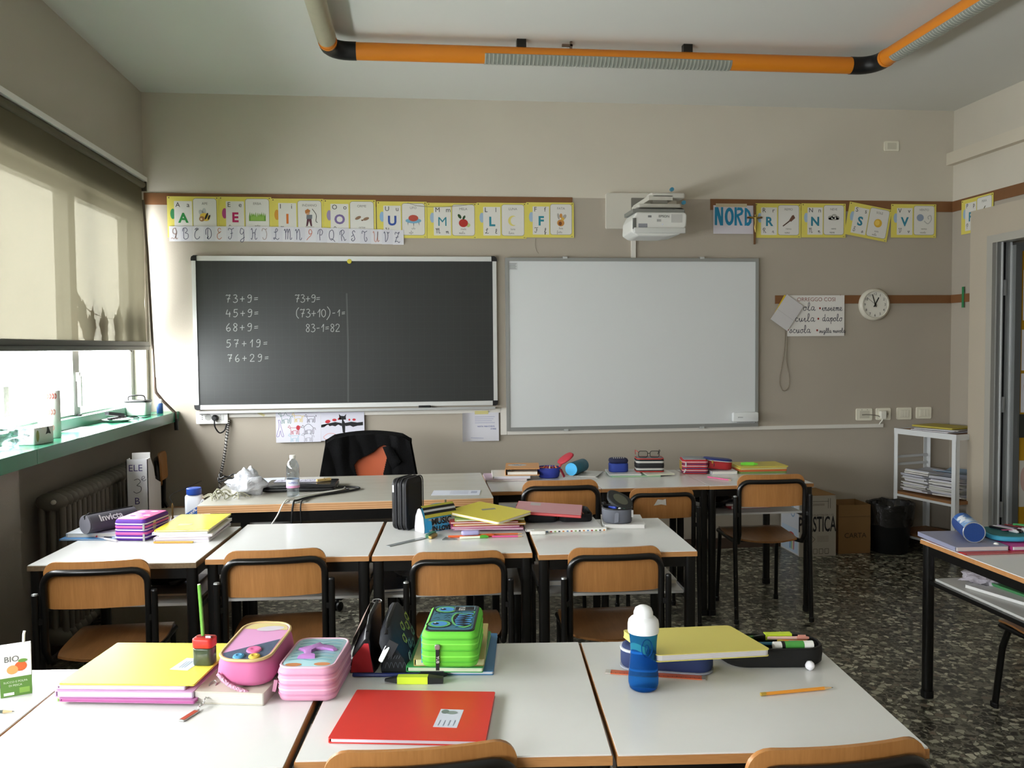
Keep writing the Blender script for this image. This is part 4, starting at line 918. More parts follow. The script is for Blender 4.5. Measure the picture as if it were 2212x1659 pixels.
# cardigan draped over the back: one cloth surface with a gap in the middle
def inside(p, poly):
    x, y = p; c = False
    for i in range(len(poly)):
        (x1, y1), (x2, y2) = poly[i-1], poly[i]
        if (y1 > y) != (y2 > y) and x < (x2-x1)*(y-y1)/(y2-y1)+x1: c = not c
    return c
opening = [(.125, .872), (.080, .68), (.072, .60), (-.075, .60), (-.075, .70), (-.088, .765), (-.065, .795), (.03, .842), (.062, .872), (.09, .885)]
vs_ = {}; fv = []; ff = []; NX, NZ = 150, 110
def cp_(i, j):
    u = -1+2*i/NX; z = .595+.375*j/NZ; v = max(0, min(1, (z-.6)/.345))
    hwid = .312-.052*v; x = hwid*u
    zz = z-.030*u*u*v - .02*max(0, abs(u)-.8)*5*v
    yb = .19-.05*u*u+.05*v
    fold = .010*math.sin(x*34+z*9)+.012*mnoise.noise(Vector((x*9, z*7, 2)))+.018*math.exp(-((x-.17)/.03)**2)+.016*math.exp(-((x+.16)/.035)**2)
    y = yb-.020-abs(fold)
    if j >= NZ-5: y = yb+.004*(j-NZ+5)
    if abs(u) > .97: y = yb+.01
    return (x, y, zz)
def vid(i, j):
    if (i, j) not in vs_: vs_[(i, j)] = len(fv); fv.append(cp_(i, j))
    return vs_[(i, j)]
for i in range(NX):
    for j in range(NZ):
        a = cp_(i+.5, j+.5)
        if not inside((a[0], a[2]), opening): ff.append((vid(i, j), vid(i+1, j), vid(i+1, j+1), vid(i, j+1)))
cg = MB().add(fv, ff); m_knit = mat('black_knit', '0d0d0e', .9, spec=.15, bump=.5, bscale=220)
cd = cg.obj('front_panel', m_knit, None, smooth=70); sm = cd.modifiers.new('s', 'SOLIDIFY'); sm.thickness = .008; sm.offset = -1
ct = thing('cardigan', 'black knitted cardigan draped over the orange chair back', 'cardigan', (-.30, 5.09, 0)); cd.parent = ct
g = MB(); L = []
for j in range(9):
    row = [(cback(-1+2*i/n, j/8)[0]*1.07, cback(-1+2*i/n, j/8)[1]+.032, cback(-1+2*i/n, j/8)[2]+.012) for i in range(n+1)]; L.append(row)
bk_ = g.loft(L, False, False, False).obj('back_panel', m_knit, ct, smooth=70); sm = bk_.modifiers.new('s', 'SOLIDIFY'); sm.thickness = .008; sm.offset = 1
lap = MB().loft([[(.085+.012*k, .165-.012*math.sin(k), .875-.03*k) for k in range(6)], [(.135+.012*k, .160-.006*k, .885-.020*k) for k in range(6)]], False, False, False)
lp = lap.obj('lapel', m_knit, ct, smooth=70); sm = lp.modifiers.new('s', 'SOLIDIFY'); sm.thickness = .008

# ------------------------------------------------------------------ trolley shelf, bin, boxes, radiator
tl = thing('shelf_trolley', 'white metal shelf trolley on castors in the far right corner', 'shelf', (3.587, 5.352, 0), math.atan2(.137, .518))
wt, dt = .318, .536
m_tw = M('d4d6d6', .4)
for x in (0, wt):
    for y in (0, dt):
        g = MB(); sx = 1 if x == 0 else -1; sy = 1 if y == 0 else -1
        g.box(min(x, x+sx*.034), max(x, x+sx*.034), min(y, y+sy*.004), max(y, y+sy*.004), .06, .862); g.box(min(x, x+sx*.004), max(x, x+sx*.004), min(y, y+sy*.034), max(y, y+sy*.034), .06, .862)
        g.obj('post', m_tw, tl)
        cs = MB().lathe([(.012, -.012), (.027, -.010), (.027, .010), (.012, .012)], 16).xf(Matrix.Translation((x+sx*.017, y+sy*.017, .027)) @ Matrix.Rotation(PI/2, 4, 'Y')); cs.obj('castor', M('b9b9b4', .5), tl, smooth=40)
        MB().box(x+sx*.017-.008, x+sx*.017+.008, y+sy*.017-.012, y+sy*.017+.012, .04, .07).obj('castor_fork', m_alud, tl)
for x in (-.001, wt-.003): MB().box(x, x+.004, 0, dt, .825, .864).obj('top_rail', m_tw, tl)
for y in (-.001, dt-.003): MB().box(0, wt, y, y+.004, .825, .864).obj('top_rail', m_tw, tl)
m_ts = wood('chipboard_shelf', '7a5230', '94683f', 'Y', 5, .5, 6, 0)
for z in (.835, .385, .10): MB().box(.004, wt-.004, .004, dt-.004, z, z+.022).obj('shelf', m_ts, tl)
for z in (.10, .385):
    for x in (-.001, wt-.003): MB().box(x, x+.004, 0, dt, z-.012, z+.004).obj('shelf_rail', m_tw, tl)
for z in (.60, .655): MB().bar((.01, dt-.008, z), (wt-.01, dt-.008, z), .010, .018).obj('back_bar', m_tw, tl); 
def on_trolley(x, y): 
    a = tl.rotation_euler.z; return (3.587+math.cos(a)*x-math.sin(a)*y, 5.352+math.sin(a)*x+math.cos(a)*y)
# papers on it
ORD = ['first', 'second', 'third', 'fourth', 'fifth', 'sixth', 'seventh', 'eighth', 'ninth', 'tenth', 'eleventh', 'twelfth', 'thirteenth', 'fourteenth', 'fifteenth']
def stack_paper(x, y, z, w_, d_, a, n_, col, lab, th=.006, curl=.02, jit=.01):
    zc = z
    for k in range(n_):
        px_, py_ = on_trolley(x+random.uniform(-jit, jit), y+random.uniform(-jit, jit)); t_ = th*random.uniform(.8, 1.3)
        g = MB(); L = []
        for i in range(7):
            q = -w_/2+w_*i/6; cz = curl*(abs(i-3)/3)**2
            L.append([(q, -d_/2, cz), (q, d_/2, cz), (q, d_/2, cz+t_), (q, -d_/2, cz+t_)])
        o = g.loft(L).obj('exercise_book', M(random.choice(col), .7), None, (px_, py_, zc), (0, 0, tl.rotation_euler.z+a+random.uniform(-.08, .08)), 50)
        tag(o, lab.replace('pale exercise book', 'pale exercise book ' + ORD[k] + ' from the bottom'), 'exercise book', lab); zc += t_+.0012
    return zc
pale = ('cfced6', 'd8d6da', 'bfc0c8', 'c9c8c2', 'd6d4ce')
stack_paper(.15, .40, .408, .20, .21, 0, 15, pale, 'pale exercise book in the far pile on the trolley shelf', .0085, .010, .02)
stack_paper(.15, .16, .408, .20, .21, .1, 14, pale, 'pale exercise book in the near pile on the trolley shelf', .0085, .014, .02)
px_, py_ = on_trolley(.16, .16); 
tag(MB().loft([[(q, -.09, .02*(q/.1)**2), (q, .09, .02*(q/.1)**2), (q, .09, .02*(q/.1)**2+.004), (q, -.09, .02*(q/.1)**2+.004)] for q in (-.1, -.05, 0, .05, .1)]).obj('blue_booklet', M('8ea4b8', .6), None, (px_, py_, .408+.165), (0, 0, .4), 50), 'pale blue booklet topping the near pile on the trolley', 'booklet')
px_, py_ = on_trolley(.16, .27)
for k in range(4): 
    tag(MB().rbox(.22, .30, k*.006, k*.006+.005, .004, .001, random.uniform(-.02, .02), random.uniform(-.03, .03)).obj('loose_sheets', M(pale[k % 5], .7), None, (px_, py_, .8575), (0, 0, .25+.1*k)), 'pale paper bundle %s from the bottom on the trolley top' % ORD[k], 'papers', 'paper bundles on the trolley top')
tag(MB().rbox(.24, .33, 0, .012, .006, .003).obj('yellow_folder', M('b3a444', .6, var=.05), None, (px_+.03, py_+.02, .8825), (0, 0, .32)), 'dull yellow folder lying on top of the trolley shelf', 'folder')

bn = thing('waste_bin', 'black waste bin lined with a black plastic bag', 'bin', (3.335, 5.715, 0))
MB().lathe([(.115, 0), (.12, .01), (.148, .34), (.153, .345), (.142, .343), (.112, .02)], 28, cap1=False).obj('bucket', m_blackp, bn, smooth=40)
L = []
for z, r in ((.20, .149), (.28, .155), (.335, .160), (.352, .160), (.340, .140), (.25, .130), (.10, .115)):
    L.append([((r+.010*mnoise.noise(Vector((math.cos(a)*6, math.sin(a)*6, z*20))))*math.cos(a), (r+.010*mnoise.noise(Vector((math.cos(a)*6, math.sin(a)*6, z*20))))*math.sin(a), z+.012*mnoise.noise(Vector((math.cos(a)*3, math.sin(a)*3, 5)))) for a in [2*PI*k/36 for k in range(36)]])
MB().loft(L, False, True).obj('liner', mat('bin_bag', '1a1917', .25, spec=.6, bump=.6, bscale=25), bn, smooth=60)

card_b = mat('corrugated_cardboard', '8a6a46', .85, spec=.1, var=.06)
b1 = thing('carta_box', 'brown open cardboard box with CARTA written on it', 'box', (3.055, 5.80, 0), -.02)
for (x0, x1, y0, y1) in ((-.118, .118, -.115, -.110), (-.118, .118, .110, .115), (-.118, -.113, -.11, .11), (.113, .118, -.11, .11)): MB().box(x0, x1, y0, y1, 0, .345).obj('side', card_b, b1)
MB().box(-.113, .113, -.11, .11, 0, .005).obj('bottom', card_b, b1)
MB().box(-.118, .118, -.1165, -.1152, .262, .2645).obj('fold_line', M('6f5437', .9), b1)
text('CARTA', .050, M('3d2e1e', .8), b1, (-.075, -.1156, .112), 'lettering', WALL)
b2 = thing('plastica_box', 'white carton with ASTICA hand-lettered in black, used as a plastic bin', 'box', (2.762, 5.80, 0), .0)
wc = mat('white_carton', 'a9a296', .8, spec=.15, var=.05)
for (x0, x1, y0, y1) in ((-.133, .133, -.155, -.150), (-.133, .133, .150, .155), (-.133, -.128, -.15, .15), (.128, .133, -.15, .15)): MB().box(x0, x1, y0, y1, 0, .425).obj('side', wc, b2)
MB().box(-.128, .128, -.15, .15, 0, .005).obj('bottom', wc, b2)
MB().bar((-.13, 0, .427), (.13, .0, .427), .004, .30, (0, 1, 0)).obj('top_flap', card_b, b2)
text('PLASTICA', .150, M('1c1b20', .7), b2, (.132, -.1556, .175), 'hand_lettering', WALL, 'RIGHT', .42, .002)
text('FOR 12 FLACONI DA 1 CL', .018, M('4b4338', .7), b2, (-.09, -.1556, .283), 'lettering', WALL)
text('20000000', .022, M('5a544a', .7), b2, (-.04, -.1556, .355), 'lettering', WALL)
lines(b2, M('6a645a', .7), 'bar_marks', [[(-.045, .33), (-.045, .40)], [(.075, .335), (.075, .405)], [(.09, .335), (.09, .405)], [(-.05, .385), (.08, .385)]], .004, 0, False, (0, -.1556, 0), WALL)
MB().rib([(-.05, .15), (-.02, .12), (-.05, .09), (-.08, .12)], .004, 0, True).obj('hazard_diamond', M('3a3733', .7), b2, (0, -.1556, 0), WALL)
text('!', .04, M('3a3733', .7), b2, (-.055, -.1556, .107), 'lettering', WALL)
lines(b2, M('857e72', .7), 'print_block', [[(-.005, .14-.009*k), (.08, .14-.009*k)] for k in range(5)], .003, 0, False, (0, -.1556, 0), WALL)
for k in range(4): MB().rib(rrect(.028, .034, .003, 2, -.06+k*.042, .035), .003, 0, True).obj('handling_symbol', M('4a453d', .7), b2, (0, -.1556, 0), WALL)
sd = MB().box(-.145, .145, .005, .40, 0, .0006).obj('printed_side', M('c6c8cf', .6), b2, (-.1337, 0, 0), (PI/2, 0, -PI/2))
MB().prism(rrect(.26, .17, .004, 2, 0, .10), .0006, .0009).obj('print_panel', M('b4c4d6', .6), sd)
g = MB(); 
for k, cc in enumerate(('2f6fb0', '3f9a52', 'd6b43a', 'b8342e')):
    pts = [(x+.0, y) for x, y in [(.0+.02*k, .03), (.01+.02*k, .03), (.02+.019*k, .12), (.008+.019*k, .12)]]
    MB().poly(pts, .0012).obj('rainbow_stripe', M(cc, .6), sd)
MB().poly(ell(.03, .13, .05, .022), .0013).obj('red_badge', M('b23a3a', .6), sd); MB().rib(ell(.05, .30, .03, .035), .010, .0012, True).obj('blue_ring', M('7d97b5', .6), sd)
MB().poly(ell(.05, .30, .016, .010), .0014).obj('red_mark', M('b85a52', .6), sd)

# cast-iron radiator under the sill
rd = thing('radiator', 'dark grey cast-iron column radiator in the niche under the window sill', 'radiator', (-1.685, 4.10, 0)); m_ir = M('6b655c', .5, var=.05)
for k in range(20):
    y = .04+k*.062
    g = MB()
    for x in (-.045, .0, .045):
        g.tube([(x, y, .16), (x, y, .77)], .0165, 8)
    for z in (.15, .78): g.ball((0, y, z), .075, .029, .045, 10, 6)
    g.obj('column', m_ir, rd, smooth=60)
for y in (.02, 1.24): MB().tube([(-.03, y, 0), (-.03, y, .15)], .012, 8).obj('foot_pipe', m_ir, rd)
MB().lathe([(.011, 0), (.011, .010), (.006, .014)], 12).obj('bleed_plug', M('c9c6bd', .4), rd, (.022, .008, .785), (PI/2, 0, 0), 40)

# cardboard box with file holder on it beside the radiator
lbx = thing('low_box', 'low brown cardboard box between the radiator and the teacher desk', 'box', (-1.36, 4.72, 0), -.05)
MB().box(-.20, .28, -.27, .27, 0, .585).obj('carton', mat('low_carton', '8d8272', .85, var=.06), lbx)
MB().box(-.20, .28, -.035, .035, .585, .5855).obj('packing_tape', M('a9946a', .4), lbx)
tag(MB().box(-.105, .105, -.148, .148, 0, .002).obj('white_sheet', m_paper, None, (-1.19, 4.62, .5858), (0, 0, .2)), 'blank white sheet on the low box left of the teacher desk', 'paper')
fl = thing('magazine_file', 'white cardboard magazine file marked ELE 3 B', 'file box', (-1.480, 4.70, .5865), .0)
fp = [(0, 0), (0, .315), (.05, .318), (.10, .26), (.13, .19), (.20, .165), (.225, .16), (.225, 0)]
for x in (-.055, .051): MB().prism(fp, 0, .004).xf(Matrix(((0, 0, 1, x), (1, 0, 0, 0), (0, 1, 0, 0), (0, 0, 0, 1)))).obj('side', M('c6c4c2', .6), fl)
MB().box(-.055, .055, 0, .004, 0, .315).obj('front', M('d6d5d8', .6), fl); MB().box(-.055, .055, .221, .225, 0, .16).obj('back', M('c6c4c2', .6), fl); MB().box(-.05, .05, 0, .225, 0, .004).obj('bottom', M('c6c4c2', .6), fl)
fi = M('4a3f77', .7)
text('ELE', .050, fi, fl, (-.045, -.0006, .252), 'lettering', WALL); hand('3', .075, .003, M('4a4a55', .7), fl, (-.022, -.0006, .135), rot=WALL); hand('e', .05, .0025, M('4a4a55', .7), fl, (.02, -.0006, .20), rot=WALL); text('B', .052, fi, fl, (-.018, -.0006, .075), 'lettering', WALL)
tag(MB().box(-.045, .045, .0, .335, 0, .003).xf(Matrix.Rotation(PI/2, 4, 'X')).obj('file_sheet', M('d8d6d4', .7), None, (-1.478, 4.76, .5935), (-.06, 0, .2)), 'white sheets sticking up out of the magazine file', 'paper')
# ------------------------------------------------------------------ item builders
T = DH+.0006
def book(x, y, z, w_, d_, h_, a, col, lab, cat='notebook', name='notebook', group=None, pages='e4e0d6', tilt=(0, 0), curl=0, r=.004, rough=.4):
    t = thing(name, lab, cat, (x, y, z), group=group, rot=(tilt[0], tilt[1], a)); c = min(.0016, h_*.25)
    cm = M(col, rough)
    MB().rbox(w_, d_, 0, c, r, .0003).obj('cover', cm, t); MB().rbox(w_, d_, h_-c, h_, r, .0003).obj('cover', cm, t)
    MB().rbox(w_-.006, d_-.004, c, h_-c, r, .0003, .002).obj('page_block', mat_pages(pages), t)
    MB().box(-w_/2, -w_/2+.0025, -d_/2+r, d_/2-r, c*.5, h_-c*.5).obj('spine', cm, t)
    return t
PG = {}
def mat_pages(c):
    if c not in PG:
        m = bpy.data.materials.new('pages'); m.use_nodes = True; nt = m.node_tree; b = nt.nodes['Principled BSDF']; L = nt.links.new
        tc = nt.nodes.new('ShaderNodeTexCoord'); wv = nt.nodes.new('ShaderNodeTexWave'); wv.bands_direction = 'Z'; wv.inputs['Scale'].default_value = 160; wv.inputs['Distortion'].default_value = 1.5
        mx = nt.nodes.new('ShaderNodeMix'); mx.data_type = 'RGBA'; k = lin(c); mx.inputs[6].default_value = tuple(v*.78 for v in k[:3])+(1,); mx.inputs[7].default_value = k
        L(tc.outputs['Object'], wv.inputs['Vector']); L(wv.outputs['Fac'], mx.inputs[0]); L(mx.outputs[2], b.inputs['Base Color']); b.inputs['Roughness'].default_value = .85
        PG[c] = m
    return PG[c]
def sheet(x, y, z, w_, d_, a, col, lab, name='paper_sheet', cat='paper', th=.0012):
    return tag(MB().box(-w_/2, w_/2, -d_/2, d_/2, 0, th).obj(name, M(col, .7), None, (x, y, z), (0, 0, a)), lab, cat)
def along(p, q): 
    dx, dy = q[0]-p[0], q[1]-p[1]; return math.hypot(dx, dy), math.atan2(dy, dx)
def pencil(p, q, z, col, lab, r=.0038, ferrule=True, group=None, dz=0, sharp=True):
    l, a = along(p, q); t = thing('pencil', lab, 'pencil', (p[0], p[1], z+r), group=group, rot=(0, -math.asin(max(-1, min(1, dz/l))), a))
    X = Matrix.Rotation(PI/2, 4, 'Y')
    MB().lathe([(r, .012), (r, l-.022)], 6).xf(X).obj('shaft', M(col, .4), t)
    if sharp:
        MB().lathe([(r, 0), (.0012, .018)], 8, (0, 0, l-.022)).xf(X).obj('wood_cone', M('cfae82', .7), t); MB().lathe([(.0013, 0), (.0003, .005)], 6, (0, 0, l-.0045)).xf(X).obj('lead', M('3a3633', .5), t)
    else: MB().lathe([(r, 0), (r*.9, .022)], 6, (0, 0, l-.022)).xf(X).obj('end', M(col, .4), t)
    MB().lathe([(r*.9, 0), (r*1.05, .001), (r*1.05, .012)], 10).xf(X).obj('ferrule', M('c9a94c', .35, metal=.6) if ferrule else M(col, .4), t)
    return t
def pen(p, q, z, col, cap, lab, r=.0042, group=None, capl=.3, name='pen', cat='pen', dz=0):
    l, a = along(p, q); t = thing(name, lab, cat, (p[0], p[1], z+r), group=group, rot=(0, -math.asin(max(-1, min(1, dz/l))), a)); X = Matrix.Rotation(PI/2, 4, 'Y')
    MB().lathe([(r*.8, 0), (r, .004), (r, l*(1-capl))], 10).xf(X).obj('barrel', M(col, .35), t, smooth=40)
    MB().lathe([(r*1.12, 0), (r*1.12, l*capl-.006), (r*.7, l*capl)], 10, (0, 0, l*(1-capl))).xf(X).obj('cap', M(cap, .35), t, smooth=40)
    MB().box(l*(1-capl)+.004, l-.008, -.002, .002, r*1.05, r*1.05+.003).obj('clip', M(cap, .35), t)
    return t
def ringband(t, w_, d_, r, z, hh, col, name='zip_band', out=.0012, rough=.6):
    MB().rbox(w_+2*out, d_+2*out, z-hh/2, z+hh/2, r, hh*.3, n=5).obj(name, M(col, rough), t, smooth=40)
def pull(t, x, y, z, col='b9b9b7', l=.03, a=0):
    MB().box(-.004, .004, -.0015, .0015, -l, 0).obj('zip_pull', M(col, .35, metal=.5), t, (x, y, z), (0, a, 0))
def zipcase(name, lab, x, y, z, w_, d_, h_, a, col, top, bands, r=.03, tilt=(0, 0), layers=()):
    t = thing(name, lab, 'pencil case', (x, y, z), rot=(tilt[0], tilt[1], a), group=None)
    MB().rbox(w_, d_, 0, h_, r, .010, n=6).obj('body', M(col, .7, var=.05, vscale=40), t, smooth=50)
    for zz, hh, cc in bands: ringband(t, w_, d_, r, zz, hh, cc)
    MB().rbox(w_-.016, d_-.016, h_-.002, h_+.0015, max(r-.008, .004), .001, n=6).obj('top_panel', M(top, .4), t, smooth=40)
    return t

# ------------------------------------------------------------------ nearest row
ca = thing('juice_carton', 'small white and green peach juice carton with a white straw', 'carton', (-.897, 1.990, T), .38)
MB().box(-.030, .030, -.020, .020, 0, .100).obj('body', M('e9e8e6', .4), ca)
MB().prism([(-.020, .100), (.020, .100), (.002, .112), (-.002, .112)], -.030, .030).xf(Matrix(((0, 0, 1, 0), (1, 0, 0, 0), (0, 1, 0, 0), (0, 0, 0, 1)))).obj('gable_top', M('e9e8e6', .4), ca)
MB().box(-.0302, .0302, -.0203, .0203, .0005, .043).obj('green_band', M('5f8a3c', .45), ca)
MB().tube([(.016, .0, .105), (.017, 0, .130), (.019, 0, .137)], .0028, 8).obj('straw', m_white, ca, smooth=50)
text('BIO', .018, M('5a5a55', .6), ca, (-.022, -.0206, .078), 'lettering', WALL)
MB().poly(ell(-.006, 0, .011, .010), 0).obj('peach_half', M('e8a562', .6), ca, (0, -.0206, .060), WALL); MB().poly(ell(.010, .0, .012, .011), 0).obj('peach', M('d8662f', .6), ca, (0, -.0205, .066), WALL); MB().poly(ell(.014, .012, .009, .004), 0).obj('peach_leaf', M('6d9a45', .6), ca, (0, -.0207, .066), WALL)
text('SUCCO E POLPA', .0062, M('d9e2c8', .6), ca, (-.024, -.0208, .031), 'lettering', WALL); text('DI PESCA', .0062, M('d9e2c8', .6), ca, (-.014, -.0208, .023), 'lettering', WALL)
MB().box(.006, .026, -.0209, -.0204, .006, .018).obj('seal', M('86b04e', .5), ca); MB().box(-.024, -.004, -.0209, -.0204, .004, .010).obj('code_strip', m_white, ca)
pencil((-1.01, 1.885), (-.853, 1.878), T, '4d5a52', 'dark green striped pencil lying at the left edge of the picture', ferrule=False)
tag(MB().rbox(.09, .10, 0, .035, .02, .008).obj('purple_pouch', M('7d3f9a', .6), None, (-.985, 2.055, T), (0, 0, .2), 40), 'purple pouch half hidden behind the juice carton', 'pouch')

z = T
book(-.632, 2.02, z, .285, .225, .006, -.14, '8fba62', 'light green notebook at the bottom of the yellow folder pile', pages='9fc46e')
book(-.610, 1.995, z+.0065, .300, .225, .007, -.17, 'b06a9c', 'magenta folder second from the bottom of the yellow folder pile', 'folder', 'folder', pages='c76aa8')
book(-.620, 2.010, z+.014, .305, .235, .014, -.15, 'c79ac2', 'pale pink folder in the middle of the yellow folder pile', 'folder', 'folder', pages='d9cfe0')
book(-.630, 2.015, z+.0285, .285, .225, .008, -.15, 'd6b6d0', 'pink transparent folder just under the yellow folder', 'folder', 'folder', pages='e2dde4')
yf = book(-.615, 2.030, z+.037, .300, .255, .004, -.155, 'f0e65a', 'large bright yellow folder under the red pencil sharpener', 'folder', 'folder', pages='ddd28a', rough=.3)
zf = z+.041
MB().box(-.022, .022, -.036, .036, .0042, .0045).obj('name_label', M('ccd6e2', .5), yf, (.085, -.012, 0), (0, 0, -.12))
lines(yf, M('8d99a8', .6), 'label_writing', [[(.076+.006*k, -.035), (.078+.006*k, .005)] for k in range(3)], .0012, .0048, False)
sh = thing('pencil_sharpener', 'red-lidded pencil sharpener with a clear tub of shavings', 'sharpener', (-.493, 2.005, zf), -.2)
MB().rbox(.046, .036, 0, .040, .010, .003, n=5).obj('tub', mat('smoked_tub', '3f4a38', .15, spec=.6, var=.35, vscale=70), sh, smooth=50)
MB().rbox(.048, .038, .040, .062, .010, .003, n=5).obj('lid', M('c0302a', .35), sh, smooth=50); MB().box(-.018, .02, -.003, .003, .0622, .0640).obj('blade_slot', M('7e1f1c', .4), sh); MB().box(.006, .018, -.008, -.002, .0622, .066).obj('blade', M('cfd0d2', .25, metal=.8), sh)
pn = thing('green_pencil', 'green hexagonal pencil standing upright in the sharpener', 'pencil', (-.497, 2.008, zf+.0645), rot=(.0, -.05, 0))
MB().lathe([(.0040, 0), (.0040, .118)], 6).obj('shaft', M('6cab45', .4), pn); MB().lathe([(.0040, .118), (.0036, .1195)], 6).obj('end', M('d9d2c4', .6), pn)

wbk = book(-.392, 1.968, T, .160, .215, .027, -.20, 'c3bdae', 'thick white paperback under the pink and denim pencil case', 'book', 'book', pages='cfcbc2')
pc = thing('denim_pencil_case', 'pink pencil case with a denim corner and fabric roses', 'pencil case', (-.372, 1.985, T+.0365), rot=(.08, .02, -.16))
MB().rbox(.128, .218, 0, .060, .045, .016, n=6, taper=.003).obj('body', mat('pink_pouch', 'c56a96', .75, var=.08), pc, smooth=50)
out = rrect(.106, .198, .038, 6)
MB().prism(out, .0585, .0612).obj('top_panel', M('d99cc6', .5), pc, smooth=40); MB().tube([(x, y, .0605) for x, y in rrect(.114, .206, .042, 6)], .0035, 6, True).obj('piping', M('d3b77e', .5), pc, smooth=50)
def clipf(fn): return [p for p in rrect(.102, .194, .036, 8) if fn(*p)]
dn = clipf(lambda x, y: y < -.030+.80*x) + [(-.051, -.0708), (.051, .0108)]; MB().poly(sorted(dn, key=lambda p: math.atan2(p[1]+.06, p[0]-.01)), .0616).obj('denim_patch', mat('denim', '4a566c', .8, var=.3, vscale=60), pc)
up = clipf(lambda x, y: y > .045+.2*x); MB().poly(sorted(up, key=lambda p: math.atan2(p[1]-.075, p[0])), .0616).obj('cream_patch', M('d9c98c', .6), pc)
MB().poly(ell(.01, .066, .032, .014, .25), .0619).obj('white_applique', M('cfc6cf', .6), pc)
for (x, y, r_, c_) in ((.012, -.052, .017, 'd96a9c'), (.024, -.084, .013, 'd1b046'), (-.010, -.086, .013, '4f94bd')):
    MB().lathe([(r_, 0), (r_*.9, .003), (r_*.5, .0045), (r_*.3, .003)], 12, (x, y, .0618)).obj('fabric_rose', M(c_, .7), pc, smooth=40)
MB().tube(crom([(-.05, -.105, .03), (-.02, -.118, .012), (.02, -.122, -.002), (.045, -.120, -.018)], 6), .0045, 8).obj('braided_strap', mat('braid', 'd8a3bb', .8, bump=.8, bscale=200), pc, smooth=50)
kc = thing('key_ring', 'metal chain and red-enamel tag hanging from the pink pencil case', 'key ring', (-.462, 1.895, T))
for k in range(6):
    a = k*1.57; c_ = (.006-.003*k+.004, .004-.012*k, .020-.0028*k)
    MB().tube([(c_[0]+.004*math.cos(t)*abs(math.cos(a)) , c_[1]+.007*math.sin(t), c_[2]+.004*math.cos(t)*abs(math.sin(a))) for t in [2*PI*j/10 for j in range(10)]], .001, 5, True).obj('chain_link', M('c9c9c6', .25, metal=.9), kc, smooth=60)
MB().tube([(.008+.007*math.cos(t), .012+.016*math.sin(t), .027+.004*math.sin(t)) for t in [2*PI*j/14 for j in range(14)]], .0014, 6, True).obj('clasp', M('cfcfcc', .25, metal=.9), kc, smooth=60)
tg = MB().rbox(.014, .052, 0, .003, .002, .0008).obj('tag', M('b9b9b5', .3, metal=.8), kc, (-.018, -.082, .0), (0, 0, -.42)); MB().box(-.0055, .0055, -.022, .022, .003, .0034).obj('enamel', M('b5482f', .35), tg)

dc = zipcase('dolphin_pencil_case', 'pink triple-zip pencil case with a raised dolphin on its lid', -.236, 1.948, T, .128, .195, .074, -.13, 'd59ab5', 'a9cfd6', [(.016, .004, 'c184a2'), (.027, .004, 'e3b3c8'), (.038, .004, 'c184a2'), (.049, .004, 'e3b3c8'), (.060, .004, 'c184a2')], r=.028)
def top(t, h, m, nm, pts, dz=.0018): MB().poly(pts, h+dz).obj(nm, m, t)
h = .074
for k in range(7): lines(dc, M('6fa9b8', .5), 'wave', [[(-.048, -.05+.02*k), (-.024, -.043+.02*k), (0, -.05+.02*k), (.024, -.043+.02*k), (.048, -.05+.02*k)]], .004, h+.0018)
MB().poly(ell(-.03, -.078, .018, .010), h+.0020).obj('coral', M('c98455', .6), dc); MB().poly(ell(.032, -.074, .018, .010), h+.0020).obj('coral', M('c98455', .6), dc)
dol = [(-.044, .012), (-.02, .030), (-.002, .052), (.010, .036), (.036, .028), (.048, .010), (.040, .004), (.020, .012), (-.002, .008), (-.012, -.010), (-.006, -.034), (.008, -.042), (-.014, -.044), (-.032, -.042), (-.020, -.034), (-.024, -.008), (-.03, .002)]
MB().loft([[(x, y, h+.002) for x, y in dol], [(x*.92, y*.92+.001, h+.007) for x, y in dol], [(x*.7, y*.8+.002, h+.009) for x, y in dol]]).obj('dolphin', mat('iridescent_dolphin', 'b079b8', .2, var=.2, vscale=30), dc, smooth=40)
pull(dc, -.066, -.085, .045, 'b57c95', .026, .2)
MB().tube([(x, y, .074) for x, y in rrect(.118, .184, .026, 6)], .003, 6, True).obj('piping', M('e0b3c6', .6), dc, smooth=50)

# red-black wedge pouch and black dinosaur pouch (zip along the top ridge)
def ridge(name, lab, x, y, a, w_, l_, h_, m_side, m_end, lean=.0, top_w=.014):
    t = thing(name, lab, 'pencil case', (x, y, T), a); L = []; n = 8
    for i in range(n+1):
        v = i/n; s = .90+.10*math.sin(PI*v) if 0 < i < n else .80; yy = -l_/2+l_*v
        hh = h_*(.86+.14*min(1, v*1.8)) if i else h_*.70; q = lean
        pr = [(-w_/2*s, 0), (w_/2*s, 0), (w_/2*s*1.02, .012), (w_/2*.72*s, hh*.45), (top_w/2+q, hh*.93), (top_w/2*.5+q, hh), (-top_w/2*.5+q, hh), (-top_w/2+q, hh*.93), (-w_/2*.72*s, hh*.45), (-w_/2*s*1.02, .012)]
        L.append([(px, yy, pz) for px, pz in pr])
    MB().loft(L).obj('body', m_side, t, smooth=60)
    MB().tube([(lean, -l_/2+.012, h_*.80), (lean, -l_/2+l_*.3, h_*1.0), (lean, l_/2-.012, h_*1.0)], .0042, 6).obj('zip', m_blackp, t, smooth=60)
    if m_end: MB().poly([(-w_/2*.76, 0), (w_/2*.76, 0), (w_/2*.60, h_*.30), (lean+.004, h_*.58), (lean-.006, h_*.58), (-w_/2*.60, h_*.30)], 0).obj('end_panel', m_end, t, (0, -l_/2-.0006, .002), WALL)
    return t
rb = ridge('red_black_pouch', 'black pouch with a red end panel, standing beside the dolphin case', -.128, 2.100, -.10, .070, .19, .118, mat('black_vinyl', '17151a', .3, var=.2, vscale=25), M('b3202a', .6), .012)
